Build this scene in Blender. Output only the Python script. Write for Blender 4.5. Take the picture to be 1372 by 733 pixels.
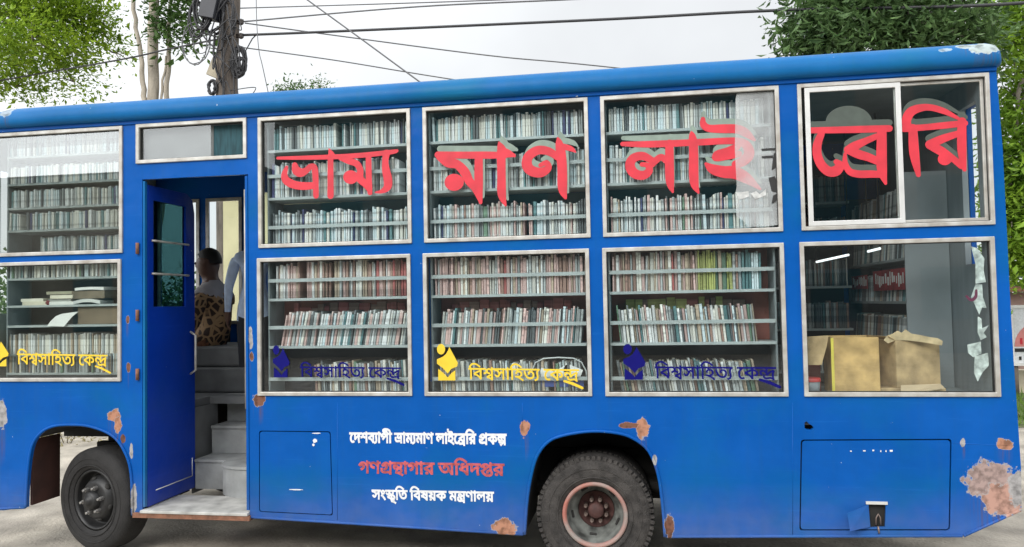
import bpy, bmesh, math, random
from mathutils import Vector, Matrix, geometry, noise
R = math.radians
random.seed(7)
scene = bpy.context.scene
for o in list(bpy.data.objects):
    bpy.data.objects.remove(o)
col = scene.collection

# ------------------------------------------------------------------ camera
F, YAW, PITCH, ROLL = 1030.0, -0.16469, 0.03798, -0.01861     # focal length in photo pixels, three angles
CAM = Vector((0, -5, 1.7606))
fw = Vector((math.sin(YAW)*math.cos(PITCH), math.cos(YAW)*math.cos(PITCH), math.sin(PITCH)))
rt = fw.cross(Vector((0, 0, 1))).normalized()
up = rt.cross(fw)
rt, up = rt*math.cos(ROLL)+up*math.sin(ROLL), -rt*math.sin(ROLL)+up*math.cos(ROLL)
cd = bpy.data.cameras.new('camera')
cam = bpy.data.objects.new('camera', cd)
col.objects.link(cam)
m = Matrix((rt, up, -fw)).transposed().to_4x4()
m.translation = CAM
cam.matrix_world = m
cd.sensor_width = 36.0
cd.lens = 36.0*F/1372.0
cd.clip_start, cd.clip_end = 0.05, 3000
scene.camera = cam

# ------------------------------------------------------------------ sky, sun, exposure (bright overcast day)
SUN_EL, SUN_AZ = R(34), R(200)          # azimuth from +Y clockwise: behind the photographer, a little to the left
w = bpy.data.worlds.new('World')
scene.world = w
w.use_nodes = True
nt = w.node_tree
nt.nodes.clear()
out = nt.nodes.new('ShaderNodeOutputWorld')
sky = nt.nodes.new('ShaderNodeTexSky')
sky.sky_type = 'NISHITA'
sky.sun_disc = False
sky.sun_elevation, sky.sun_rotation = SUN_EL, SUN_AZ
bg1 = nt.nodes.new('ShaderNodeBackground'); bg1.inputs[1].default_value = 0.10
nt.links.new(sky.outputs[0], bg1.inputs[0])
# cloud deck: brightest overhead, as under a real overcast, with soft uneven patches
tc = nt.nodes.new('ShaderNodeTexCoord')
sep = nt.nodes.new('ShaderNodeVectorMath'); sep.operation = 'DOT_PRODUCT'     # the deck is brightest where the sun stands behind it
sep.inputs[1].default_value = (math.sin(SUN_AZ)*math.cos(SUN_EL), math.cos(SUN_AZ)*math.cos(SUN_EL), math.sin(SUN_EL))
nt.links.new(tc.outputs['Generated'], sep.inputs[0])
mr = nt.nodes.new('ShaderNodeMapRange')
mr.inputs[1].default_value, mr.inputs[2].default_value = -0.5, 0.95
mr.inputs[3].default_value, mr.inputs[4].default_value = 0.70, 2.0
nt.links.new(sep.outputs['Value'], mr.inputs[0])
nz = nt.nodes.new('ShaderNodeTexNoise'); nz.inputs['Scale'].default_value = 2.2; nz.inputs['Detail'].default_value = 5
nt.links.new(tc.outputs['Generated'], nz.inputs[0])
mr2 = nt.nodes.new('ShaderNodeMapRange')
mr2.inputs[1].default_value, mr2.inputs[2].default_value = 0.3, 0.7
mr2.inputs[3].default_value, mr2.inputs[4].default_value = 0.84, 1.10
nt.links.new(nz.outputs[0], mr2.inputs[0])
mul = nt.nodes.new('ShaderNodeMath'); mul.operation = 'MULTIPLY'
nt.links.new(mr.outputs[0], mul.inputs[0]); nt.links.new(mr2.outputs[0], mul.inputs[1])
bg2 = nt.nodes.new('ShaderNodeBackground')
bg2.inputs[0].default_value = (0.965, 0.985, 1.0, 1)
nt.links.new(mul.outputs[0], bg2.inputs[1])
mx = nt.nodes.new('ShaderNodeMixShader'); mx.inputs[0].default_value = 0.93
nt.links.new(bg1.outputs[0], mx.inputs[1]); nt.links.new(bg2.outputs[0], mx.inputs[2])
nt.links.new(mx.outputs[0], out.inputs[0])

sl = bpy.data.lights.new('sun', 'SUN')
sl.energy, sl.angle, sl.color = 1.4, R(28), (1.0, 0.96, 0.9)
sun = bpy.data.objects.new('sun', sl)
col.objects.link(sun)
sd = Vector((math.sin(SUN_AZ)*math.cos(SUN_EL), math.cos(SUN_AZ)*math.cos(SUN_EL), math.sin(SUN_EL)))
sun.rotation_euler = sd.to_track_quat('Z', 'Y').to_euler()
sun.location = sd*40

vs = scene.view_settings
vs.view_transform, vs.look, vs.exposure, vs.gamma, vs.use_curve_mapping = 'Standard', 'None', 0.5, 1.0, False
scene.cycles.max_bounces = 10
scene.cycles.diffuse_bounces = 5
scene.cycles.transparent_max_bounces = 24
scene.cycles.use_denoising = True

# ------------------------------------------------------------------ helpers
def at(px, py, Y=0.0):
    """the point of the place that stands at distance plane y=Y behind that spot of the photograph"""
    d = fw + rt*((px-686)/F) - up*((py-366.5)/F)
    return CAM + d*((Y-CAM.y)/d.y)

def tag(o, label=None, cat=None, group=None, kind=None):
    if label: o['label'] = label
    if cat: o['category'] = cat
    if group: o['group'] = group
    if kind: o['kind'] = kind
    return o

def empty(name, loc=(0, 0, 0)):
    o = bpy.data.objects.new(name, None)
    col.objects.link(o)
    o.location = loc
    return o

def link(name, me, mats, parent=None):
    o = bpy.data.objects.new(name, me)
    col.objects.link(o)
    for mm in (mats if isinstance(mats, (list, tuple)) else [mats]):
        me.materials.append(mm)
    if parent is not None:
        o.parent = parent
        p = parent; base = Vector((0, 0, 0))
        while p is not None:
            base += p.location; p = p.parent
        o.location = -base          # meshes are written in world metres
    return o

class MB:
    """collects shapes and links them as one mesh object"""
    def __init__(s): s.v, s.f, s.m, s.sm = [], [], [], []
    def add(s, vs_, fs_, mi=0, smooth=False):
        b = len(s.v)
        s.v += [tuple(v) for v in vs_]
        for f in fs_:
            s.f.append(tuple(i+b for i in f)); s.m.append(mi); s.sm.append(smooth)
        return s
    def box(s, x0, x1, y0, y1, z0, z1, mi=0, mat=None):
        vv = [Vector((x, y, z)) for z in (z0, z1) for y in (y0, y1) for x in (x0, x1)]
        if mat is not None: vv = [mat @ v for v in vv]
        return s.add(vv, [(0, 2, 3, 1), (4, 5, 7, 6), (0, 1, 5, 4), (2, 6, 7, 3), (0, 4, 6, 2), (1, 3, 7, 5)], mi)
    def tube(s, path, r, n=8, mi=0, closed=False, smooth=True):
        P = [Vector(p) for p in path]
        rr = r if isinstance(r, (list, tuple)) else [r]*len(P)
        vs_, fs_ = [], []
        ref = None
        for i, p in enumerate(P):
            if closed: t = P[(i+1) % len(P)]-P[i-1]
            else: t = P[min(i+1, len(P)-1)]-P[max(i-1, 0)]
            t.normalize()
            if ref is None:
                ref = Vector((0, 0, 1)) if abs(t.z) < 0.9 else Vector((1, 0, 0))
            a = (ref - t*ref.dot(t)).normalized(); b = t.cross(a); ref = a
            for k in range(n):
                an = 2*math.pi*k/n
                vs_.append(p+(a*math.cos(an)+b*math.sin(an))*rr[i])
        L = len(P)
        for i in range(L if closed else L-1):
            j = (i+1) % L
            for k in range(n):
                fs_.append((i*n+k, i*n+(k+1) % n, j*n+(k+1) % n, j*n+k))
        s.add(vs_, fs_, mi, smooth)
        if not closed:
            b = len(s.v)-len(vs_)
            s.f += [tuple(b+k for k in range(n-1, -1, -1)), tuple(b+len(vs_)-n+k for k in range(n))]
            s.m += [mi, mi]; s.sm += [False, False]
        return s
    def lathe(s, prof, mat, n=48, mi=0, smooth=True):
        """prof: (radius, axial) pairs turned about local Y, then moved by mat"""
        vs_, fs_ = [], []
        for r_, a_ in prof:
            for k in range(n):
                an = 2*math.pi*k/n
                vs_.append(mat @ Vector((r_*math.cos(an), a_, r_*math.sin(an))))
        for i in range(len(prof)-1):
            for k in range(n):
                fs_.append((i*n+k, (i+1)*n+k, (i+1)*n+(k+1) % n, i*n+(k+1) % n))
        return s.add(vs_, fs_, mi, smooth)
    def ball(s, c, r, mi=0, mat=None, nu=14, nv=9):
        rx, ry, rz = r if isinstance(r, (tuple, list)) else (r, r, r)
        vs_, fs_ = [], []
        for i in range(nv+1):
            th = math.pi*i/nv
            for k in range(nu):
                ph = 2*math.pi*k/nu
                v = Vector((rx*math.sin(th)*math.cos(ph), ry*math.sin(th)*math.sin(ph), rz*math.cos(th)))
                if mat is not None: v = mat @ v
                vs_.append(Vector(c)+v)
        for i in range(nv):
            for k in range(nu):
                fs_.append((i*nu+k, (i+1)*nu+k, (i+1)*nu+(k+1) % nu, i*nu+(k+1) % nu))
        return s.add(vs_, fs_, mi, True)
    def ring(s, x0, x1, z0, z1, wd, y0, y1, mi=0):
        """a rectangular frame in the side plane, mitred so that no faces overlap"""
        O = [(x0, z0), (x1, z0), (x1, z1), (x0, z1)]
        I = [(x0+wd, z0+wd), (x1-wd, z0+wd), (x1-wd, z1-wd), (x0+wd, z1-wd)]
        vs_ = [(x, y0, z) for x, z in O]+[(x, y0, z) for x, z in I]+[(x, y1, z) for x, z in O]+[(x, y1, z) for x, z in I]
        fs_ = []
        for k in range(4):
            j = (k+1) % 4
            fs_ += [(k, j, 4+j, 4+k), (8+k, 12+k, 12+j, 8+j), (k, 8+k, 8+j, j), (4+k, 4+j, 12+j, 12+k)]
        return s.add(vs_, fs_, mi)
    def plate(s, loops, y0, y1, mi=0, mi_side=None):
        """flat sheet of real thickness: loops = outer outline then holes, as (x, z) points"""
        L3 = [[Vector((x, z, 0)) for x, z in l] for l in loops]
        tris = geometry.tessellate_polygon(L3)
        flat = [p for l in L3 for p in l]
        n = len(flat)
        def area(t):
            a, b, c = (flat[i] for i in t)
            return (b.x-a.x)*(c.y-a.y)-(b.y-a.y)*(c.x-a.x)
        T = [t if area(t) > 0 else (t[0], t[2], t[1]) for t in tris if abs(area(t)) > 1e-12]
        s.add([(p.x, y0, p.y) for p in flat]+[(p.x, y1, p.y) for p in flat],
              list(T)+[(a+n, c+n, b+n) for a, b, c in T], mi)
        for li, l in enumerate(loops):
            k = len(l)
            vs_ = [(x, y0, z) for x, z in l]+[(x, y1, z) for x, z in l]
            s.add(vs_, [(i, i+k, (i+1) % k+k, (i+1) % k) for i in range(k)], mi if mi_side is None else mi_side)
        return s
    def build(s, name, mats, parent=None, bevel=0.0, recalc=True):
        me = bpy.data.meshes.new(name)
        me.from_pydata(s.v, [], s.f)
        me.polygons.foreach_set('material_index', s.m)
        me.polygons.foreach_set('use_smooth', s.sm)
        if recalc:
            bm = bmesh.new(); bm.from_mesh(me)
            bmesh.ops.remove_doubles(bm, verts=bm.verts, dist=1e-5)
            bmesh.ops.recalc_face_normals(bm, faces=bm.faces)
            bm.to_mesh(me); bm.free()
        me.update()
        o = link(name, me, mats, parent)
        if bevel:
            b = o.modifiers.new('bevel', 'BEVEL'); b.width = bevel; b.segments = 2; b.limit_method = 'ANGLE'; b.angle_limit = R(40)
        return o

def build_each(mb, name, mats, parent=None, bevel=0.0):
    """links every separate piece of a collection as an object of its own"""
    par = list(range(len(mb.v)))
    def find(i):
        while par[i] != i: par[i] = par[par[i]]; i = par[i]
        return i
    for f in mb.f:
        for i in f[1:]: par[find(i)] = find(f[0])
    comp = {}
    for k, f in enumerate(mb.f): comp.setdefault(find(f[0]), []).append(k)
    objs = []
    for fs_ in comp.values():
        q = MB(); ix = {}
        for k in fs_:
            for i in mb.f[k]:
                if i not in ix: ix[i] = len(q.v); q.v.append(mb.v[i])
            q.f.append(tuple(ix[i] for i in mb.f[k])); q.m.append(mb.m[k]); q.sm.append(mb.sm[k])
        objs.append(q.build(name, mats, parent, bevel=bevel))
    return objs

def winding_fill(loops):
    """triangles of the area that the closed loops cover (non-zero rule)"""
    vs_, es_ = [], []
    for l in loops:
        b = len(vs_)
        vs_ += [Vector(p) for p in l]
        es_ += [(b+i, b+(i+1) % len(l)) for i in range(len(l))]
    V, E_, T, *_ = geometry.delaunay_2d_cdt(vs_, es_, [], 0, 1e-7)
    keep = []
    box_ = [(min(p[0] for p in l), max(p[0] for p in l), min(p[1] for p in l), max(p[1] for p in l), l) for l in loops]
    for t in T:
        cx = sum(V[i].x for i in t)/len(t); cy = sum(V[i].y for i in t)/len(t)
        wn = 0
        for x0, x1, y0, y1, l in box_:
            if not (y0 <= cy <= y1 and cx <= x1): continue
            for i in range(len(l)):
                ax, ay = l[i-1]; bx, by = l[i]
                if (ay <= cy) != (by <= cy):
                    if ax+(cy-ay)/(by-ay)*(bx-ax) > cx: wn += 1 if by > ay else -1
        if wn: keep.append(t)
    return V, keep

def paint(name, loops, y, mat, parent, thick=0.0008):
    """a coat of paint on the side of the bus: loops in (x, z)"""
    V, T = winding_fill(loops)
    mb = MB()
    n = len(V)
    mb.add([(v.x, y, v.y) for v in V]+[(v.x, y+thick, v.y) for v in V], list(T)+[tuple(i+n for i in reversed(t)) for t in T])
    return mb.build(name, mat, parent, recalc=False)

def catmull(P, sub=6):
    outp = []
    for i in range(len(P)-1):
        p0, p1, p2, p3 = P[max(i-1, 0)], P[i], P[i+1], P[min(i+2, len(P)-1)]
        for k in range(sub):
            t = k/sub
            outp.append(tuple(0.5*(2*b+(c-a)*t+(2*a-5*b+4*c-d)*t*t+(3*b-a-3*c+d)*t**3) for a, b, c, d in zip(p0, p1, p2, p3)))
    outp.append(tuple(P[-1]))
    return outp

def ccw(l):
    a = sum(l[i-1][0]*l[i][1]-l[i][0]*l[i-1][1] for i in range(len(l)))
    return l if a > 0 else l[::-1]

def brush(stroke, sub=5):
    """closed loops of a brush stroke given as (x, z, width)"""
    P = catmull(stroke, sub)
    loops = []
    for i in range(len(P)):
        x, z, wd = P[i]
        r = max(wd, 1e-4)/2
        loops.append([(x+r*math.cos(a), z+r*math.sin(a)) for a in [2*math.pi*k/12+0.1 for k in range(12)]])
        if i:
            x0, z0, w0 = P[i-1]
            dx, dz = x-x0, z-z0
            L = math.hypot(dx, dz) or 1
            nx, nz = -dz/L, dx/L
            r0 = max(w0, 1e-4)/2
            loops.append(ccw([(x0+nx*r0, z0+nz*r0), (x0-nx*r0, z0-nz*r0), (x-nx*r, z-nz*r), (x+nx*r, z+nz*r)]))
    return loops

def px_loop(pts, Y=0.0):
    return ccw([(p.x, p.z) for p in (at(a, b, Y) for a, b in pts)])
PXM = 5.0/F/0.985                    # metres per photo pixel on the side of the bus
def px_stroke(pts, Y=0.0, dx=0, dy=0):
    r_ = []
    for a, b, c in pts:
        p = at(a+dx, b+dy, Y)
        d = (p-CAM).dot(fw)
        r_.append((p.x, p.z, c*d/F))
    return r_
def px_ellipse(cx, cy, rx, ry, n=20, a0=0, a1=360):
    return [(cx+rx*math.cos(R(a0+(a1-a0)*k/n)), cy+ry*math.sin(R(a0+(a1-a0)*k/n))) for k in range(n)]

def glyph_loops(line, bold=22):
    loops = []
    for g, ox in line:
        for c in GLYPH[g]:
            P = [(c[i]+ox, c[i+1]) for i in range(0, len(c), 2)]
            n = len(P); Q = []
            for i in range(n):
                ax, ay = P[i-1]; bx, by = P[i]; cx, cy = P[(i+1) % n]
                d1 = Vector((bx-ax, by-ay)); d2 = Vector((cx-bx, cy-by))
                if d1.length < 1e-6 or d2.length < 1e-6: continue
                d1.normalize(); d2.normalize()
                nn = Vector((-d1.y-d2.y, d1.x+d2.x))       # outlines run clockwise: left is outside
                if nn.length < 1e-3: nn = Vector((-d1.y, d1.x))
                nn.normalize()
                kk = min(1.6, 1/max(0.4, nn.dot(Vector((-d1.y, d1.x)))))
                Q.append((bx+nn.x*bold*kk, by+nn.y*bold*kk))
            loops.append(Q)
    return loops

def set_text(line, tl, tr, base_left, bold=22, slant=0.0):
    """writes a line so that its headline runs from photo spot tl to tr and its letters stand down to base_left"""
    a, b, c = at(*tl), at(*tr), at(*base_left)
    L = glyph_loops(line, bold)
    x0 = min(p[0] for l in L for p in l); x1 = max(p[0] for l in L for p in l)
    sx = (b.x-a.x)/(x1-x0); sz = (a.z-c.z)/622.0
    r_ = []
    for l in L:
        r_.append([(a.x+(x-x0)*sx+(z-622)*sz*slant, a.z+(b.z-a.z)*(x-x0)/(x1-x0)+(z-622)*sz) for x, z in l])
    return r_

# ------------------------------------------------------------------ materials
def mat(name, color, rough=0.6, metal=0.0, var=0.12, scale=6.0, bump=0.0, bscale=40.0, spec=0.5, dark=None, coat=0.0, stretch=None):
    """painted, cast or woven surface whose own colour wanders a little"""
    M = bpy.data.materials.new(name); M.use_nodes = True
    n = M.node_tree; B = n.nodes['Principled BSDF']
    B.inputs['Roughness'].default_value = rough; B.inputs['Metallic'].default_value = metal
    B.inputs['Specular IOR Level'].default_value = spec
    if coat: B.inputs['Coat Weight'].default_value = coat; B.inputs['Coat Roughness'].default_value = 0.15
    t = n.nodes.new('ShaderNodeTexCoord')
    src = t.outputs['Object']
    if stretch:
        mp = n.nodes.new('ShaderNodeMapping'); mp.inputs['Scale'].default_value = stretch
        n.links.new(src, mp.inputs[0]); src = mp.outputs[0]
    z = n.nodes.new('ShaderNodeTexNoise'); z.inputs['Scale'].default_value = scale; z.inputs['Detail'].default_value = 6
    n.links.new(src, z.inputs[0])
    rp = n.nodes.new('ShaderNodeValToRGB')
    c = Vector(color)
    d = Vector(dark) if dark else c*(1-var*1.6)
    rp.color_ramp.elements[0].position = 0.3; rp.color_ramp.elements[0].color = (*d, 1)
    rp.color_ramp.elements[1].position = 0.72; rp.color_ramp.elements[1].color = (*[min(1, q*(1+var*0.6)) for q in c], 1)
    n.links.new(z.outputs[0], rp.inputs[0]); n.links.new(rp.outputs[0], B.inputs['Base Color'])
    if bump:
        z2 = n.nodes.new('ShaderNodeTexNoise'); z2.inputs['Scale'].default_value = bscale; z2.inputs['Detail'].default_value = 4
        n.links.new(t.outputs['Object'], z2.inputs[0])
        bp = n.nodes.new('ShaderNodeBump'); bp.inputs['Strength'].default_value = bump; bp.inputs['Distance'].default_value = 0.02
        n.links.new(z2.outputs[0], bp.inputs['Height']); n.links.new(bp.outputs[0], B.inputs['Normal'])
    return M

def glass(name, tint, ior=1.5, extra=0.0, rough=0.0):
    """a window pane: see-through with the mirror image that glass gives at its angle"""
    M = bpy.data.materials.new(name); M.use_nodes = True
    n = M.node_tree; n.nodes.clear()
    o = n.nodes.new('ShaderNodeOutputMaterial'); t = n.nodes.new('ShaderNodeBsdfTransparent'); g = n.nodes.new('ShaderNodeBsdfGlossy')
    t.inputs[0].default_value = (*tint, 1); g.inputs['Roughness'].default_value = rough
    fr = n.nodes.new('ShaderNodeFresnel'); fr.inputs[0].default_value = ior
    ge = n.nodes.new('ShaderNodeNewGeometry'); mi = n.nodes.new('ShaderNodeMapRange')     # the same mirror strength on leaving as on entering
    mi.inputs[3].default_value = ior; mi.inputs[4].default_value = 1/ior
    n.links.new(ge.outputs['Backfacing'], mi.inputs[0]); n.links.new(mi.outputs[0], fr.inputs[0])
    ad = n.nodes.new('ShaderNodeMath'); ad.operation = 'ADD'; ad.inputs[1].default_value = extra
    mxs = n.nodes.new('ShaderNodeMixShader')
    n.links.new(fr.outputs[0], ad.inputs[0]); n.links.new(ad.outputs[0], mxs.inputs[0])
    n.links.new(t.outputs[0], mxs.inputs[1]); n.links.new(g.outputs[0], mxs.inputs[2])
    bp = n.nodes.new('ShaderNodeBump'); bp.inputs['Strength'].default_value = 0.02
    tcn = n.nodes.new('ShaderNodeTexCoord'); zz = n.nodes.new('ShaderNodeTexNoise'); zz.inputs['Scale'].default_value = 1.6
    n.links.new(tcn.outputs['Object'], zz.inputs[0]); n.links.new(zz.outputs[0], bp.inputs['Height']); n.links.new(bp.outputs[0], g.inputs['Normal'])
    n.links.new(mxs.outputs[0], o.inputs[0])
    return M

def reflection_layer(name, color, cover):
    """a bright reflection on glass, painted as a thin see-through layer"""
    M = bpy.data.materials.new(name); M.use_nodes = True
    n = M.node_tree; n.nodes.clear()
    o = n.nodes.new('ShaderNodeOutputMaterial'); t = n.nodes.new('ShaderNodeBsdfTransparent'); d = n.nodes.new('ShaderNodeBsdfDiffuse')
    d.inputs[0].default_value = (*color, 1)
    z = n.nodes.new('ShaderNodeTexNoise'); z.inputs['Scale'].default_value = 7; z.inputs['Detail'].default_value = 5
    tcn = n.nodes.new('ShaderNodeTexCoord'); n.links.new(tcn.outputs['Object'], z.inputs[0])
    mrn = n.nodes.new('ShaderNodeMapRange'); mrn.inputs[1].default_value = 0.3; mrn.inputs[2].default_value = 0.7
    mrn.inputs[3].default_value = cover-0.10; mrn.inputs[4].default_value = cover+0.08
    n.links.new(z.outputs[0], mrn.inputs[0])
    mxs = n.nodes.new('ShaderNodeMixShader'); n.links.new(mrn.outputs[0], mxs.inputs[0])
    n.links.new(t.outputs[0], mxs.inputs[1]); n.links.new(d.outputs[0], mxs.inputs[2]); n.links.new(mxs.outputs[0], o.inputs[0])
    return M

def bus_paint(name, color, patches, rough=0.32, faded=None):
    """blue enamel with the chipped and rusted spots of this bus; patches: (x, z, rx, rz, inner colour, rim colour)"""
    M = bpy.data.materials.new(name); M.use_nodes = True
    n = M.node_tree; B = n.nodes['Principled BSDF']; L = n.links.new; B.inputs['Specular IOR Level'].default_value = 0.12
    t = n.nodes.new('ShaderNodeTexCoord')
    z = n.nodes.new('ShaderNodeTexNoise'); z.inputs['Scale'].default_value = 1.7; z.inputs['Detail'].default_value = 7; z.inputs['Roughness'].default_value = 0.62
    L(t.outputs['Object'], z.inputs[0])
    rp = n.nodes.new('ShaderNodeValToRGB'); e = rp.color_ramp.elements
    c = Vector(color)
    e[0].position = 0.28; e[0].color = (c.x, c.y*0.80, c.z*0.76, 1)
    e[1].position = 0.75; e[1].color = (*(Vector((c.x*1.3+0.004, c.y*1.14, c.z*1.05))), 1)
    L(z.outputs[0], rp.inputs[0]); cur = rp.outputs[0]
    # rain streaks and dull, greenish touched-up areas
    mp = n.nodes.new('ShaderNodeMapping'); mp.inputs['Scale'].default_value = (26, 1, 1.2); L(t.outputs['Object'], mp.inputs[0])
    zs = n.nodes.new('ShaderNodeTexNoise'); zs.inputs['Scale'].default_value = 1.0; zs.inputs['Detail'].default_value = 4; L(mp.outputs[0], zs.inputs[0])
    ms = n.nodes.new('ShaderNodeMapRange'); ms.inputs[1].default_value = 0.52; ms.inputs[2].default_value = 0.8; ms.inputs[3].default_value = 0; ms.inputs[4].default_value = 0.5
    L(zs.outputs[0], ms.inputs[0])
    mxx = n.nodes.new('ShaderNodeMixRGB'); L(ms.outputs[0], mxx.inputs[0]); L(cur, mxx.inputs[1]); mxx.inputs[2].default_value = (c.x*0.5+0.008, c.y*0.95, c.z*0.72, 1)
    cur = mxx.outputs[0]
    # road dirt, thick at the very bottom of the skirt
    sp = n.nodes.new('ShaderNodeSeparateXYZ'); L(t.outputs['Object'], sp.inputs[0])
    dm = n.nodes.new('ShaderNodeMapRange'); dm.inputs[1].default_value = 0.62; dm.inputs[2].default_value = 0.27; dm.inputs[3].default_value = 0; dm.inputs[4].default_value = 0.34
    L(sp.outputs[2], dm.inputs[0])
    dn = n.nodes.new('ShaderNodeMath'); dn.operation = 'MULTIPLY'; L(dm.outputs[0], dn.inputs[0])
    zd = n.nodes.new('ShaderNodeTexNoise'); zd.inputs['Scale'].default_value = 9; zd.inputs['Detail'].default_value = 5; L(t.outputs['Object'], zd.inputs[0]); L(zd.outputs[0], dn.inputs[1])
    md = n.nodes.new('ShaderNodeMixRGB'); L(dn.outputs[0], md.inputs[0]); L(cur, md.inputs[1]); md.inputs[2].default_value = (0.22, 0.2, 0.17, 1)
    cur = md.outputs[0]
    # big dull greenish areas of old touch-up paint
    zt = n.nodes.new('ShaderNodeTexNoise'); zt.inputs['Scale'].default_value = 0.9; zt.inputs['Detail'].default_value = 5; zt.inputs['Roughness'].default_value = 0.55
    mpt = n.nodes.new('ShaderNodeMapping'); mpt.inputs['Location'].default_value = (3.7, 0, 1.9); mpt.inputs['Scale'].default_value = (1, 1, 1.8); L(t.outputs['Object'], mpt.inputs[0]); L(mpt.outputs[0], zt.inputs[0])
    mt_ = n.nodes.new('ShaderNodeMapRange'); mt_.inputs[1].default_value = 0.53; mt_.inputs[2].default_value = 0.68; mt_.inputs[3].default_value = 0; mt_.inputs[4].default_value = 0.6; L(zt.outputs[0], mt_.inputs[0])
    mxt = n.nodes.new('ShaderNodeMixRGB'); L(mt_.outputs[0], mxt.inputs[0]); L(cur, mxt.inputs[1]); mxt.inputs[2].default_value = (c.x+0.001, c.y*1.2, c.z*0.66, 1)
    cur = mxt.outputs[0]
    # long faint rub marks along the side
    mpr = n.nodes.new('ShaderNodeMapping'); mpr.inputs['Scale'].default_value = (1.1, 1, 30); mpr.inputs['Rotation'].default_value = (0, 0.03, 0); L(t.outputs['Object'], mpr.inputs[0])
    zu = n.nodes.new('ShaderNodeTexNoise'); zu.inputs['Scale'].default_value = 1.6; zu.inputs['Detail'].default_value = 6; zu.inputs['Roughness'].default_value = 0.7; L(mpr.outputs[0], zu.inputs[0])
    mu = n.nodes.new('ShaderNodeMapRange'); mu.inputs[1].default_value = 0.58; mu.inputs[2].default_value = 0.76; mu.inputs[3].default_value = 0; mu.inputs[4].default_value = 0.35; L(zu.outputs[0], mu.inputs[0])
    mxu = n.nodes.new('ShaderNodeMixRGB'); L(mu.outputs[0], mxu.inputs[0]); L(cur, mxu.inputs[1]); mxu.inputs[2].default_value = (c.x+0.02, c.y*1.7+0.01, c.z*1.25+0.02, 1)
    cur = mxu.outputs[0]
    # little flecks where the enamel has flown off
    v = n.nodes.new('ShaderNodeTexNoise'); v.inputs['Scale'].default_value = 34; v.inputs['Detail'].default_value = 3; L(t.outputs['Object'], v.inputs[0])
    fl = n.nodes.new('ShaderNodeMapRange'); fl.inputs[1].default_value = 0.755; fl.inputs[2].default_value = 0.78; L(v.outputs[0], fl.inputs[0])
    mf = n.nodes.new('ShaderNodeMixRGB'); L(fl.outputs[0], mf.inputs[0]); L(cur, mf.inputs[1]); mf.inputs[2].default_value = (0.5, 0.55, 0.6, 1)
    cur = mf.outputs[0]
    rough_in = None
    # thin brown runs below the rusted spots
    mpd = n.nodes.new('ShaderNodeMapping'); mpd.inputs['Scale'].default_value = (48, 1, 2.2); L(t.outputs['Object'], mpd.inputs[0])
    zr = n.nodes.new('ShaderNodeTexNoise'); zr.inputs['Scale'].default_value = 1; zr.inputs['Detail'].default_value = 3; L(mpd.outputs[0], zr.inputs[0])
    zrr = n.nodes.new('ShaderNodeMapRange'); zrr.inputs[1].default_value = 0.45; zrr.inputs[2].default_value = 0.65; L(zr.outputs[0], zrr.inputs[0])
    run = None
    for (x, zz, rx, rz, inner, rim) in patches:
        if rz < 0.02: continue
        s1 = n.nodes.new('ShaderNodeVectorMath'); s1.operation = 'SUBTRACT'; L(t.outputs['Object'], s1.inputs[0]); s1.inputs[1].default_value = (x, 0, zz-rz*1.6)
        s2 = n.nodes.new('ShaderNodeVectorMath'); s2.operation = 'MULTIPLY'; L(s1.outputs[0], s2.inputs[0]); s2.inputs[1].default_value = (1/(rx*1.1), 0, 1/(rz*2.6))
        s3 = n.nodes.new('ShaderNodeVectorMath'); s3.operation = 'LENGTH'; L(s2.outputs[0], s3.inputs[0])
        a = n.nodes.new('ShaderNodeMapRange'); a.inputs[1].default_value = 1.0; a.inputs[2].default_value = 0.2; L(s3.outputs['Value'], a.inputs[0])
        if run is None: run = a.outputs[0]
        else:
            mm_ = n.nodes.new('ShaderNodeMath'); mm_.operation = 'MAXIMUM'; L(run, mm_.inputs[0]); L(a.outputs[0], mm_.inputs[1]); run = mm_.outputs[0]
    if run is not None:
        m1 = n.nodes.new('ShaderNodeMath'); m1.operation = 'MULTIPLY'; L(run, m1.inputs[0]); L(zrr.outputs[0], m1.inputs[1])
        m2 = n.nodes.new('ShaderNodeMath'); m2.operation = 'MULTIPLY'; L(m1.outputs[0], m2.inputs[0]); m2.inputs[1].default_value = 0.55
        q = n.nodes.new('ShaderNodeMixRGB'); L(m2.outputs[0], q.inputs[0]); L(cur, q.inputs[1]); q.inputs[2].default_value = (0.10, 0.06, 0.05, 1); cur = q.outputs[0]
    nzx = n.nodes.new('ShaderNodeTexNoise'); nzx.inputs['Scale'].default_value = 16; nzx.inputs['Detail'].default_value = 7; nzx.inputs['Roughness'].default_value = 0.65
    L(t.outputs['Object'], nzx.inputs[0])
    nzi = n.nodes.new('ShaderNodeTexNoise'); nzi.inputs['Scale'].default_value = 22; nzi.inputs['Detail'].default_value = 5; L(t.outputs['Object'], nzi.inputs[0])
    for (x, zz, rx, rz, inner, rim) in patches:
        s1 = n.nodes.new('ShaderNodeVectorMath'); s1.operation = 'SUBTRACT'; L(t.outputs['Object'], s1.inputs[0]); s1.inputs[1].default_value = (x, 0, zz)
        s2 = n.nodes.new('ShaderNodeVectorMath'); s2.operation = 'MULTIPLY'; L(s1.outputs[0], s2.inputs[0]); s2.inputs[1].default_value = (1/rx, 0, 1/rz)
        s3 = n.nodes.new('ShaderNodeVectorMath'); s3.operation = 'LENGTH'; L(s2.outputs[0], s3.inputs[0])
        s4 = n.nodes.new('ShaderNodeMath'); s4.operation = 'MULTIPLY_ADD'; L(nzx.outputs[0], s4.inputs[0]); s4.inputs[1].default_value = -2.0; L(s3.outputs['Value'], s4.inputs[2])
        a = n.nodes.new('ShaderNodeMapRange'); a.inputs[1].default_value = 0.05; a.inputs[2].default_value = -0.05; L(s4.outputs[0], a.inputs[0])
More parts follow.
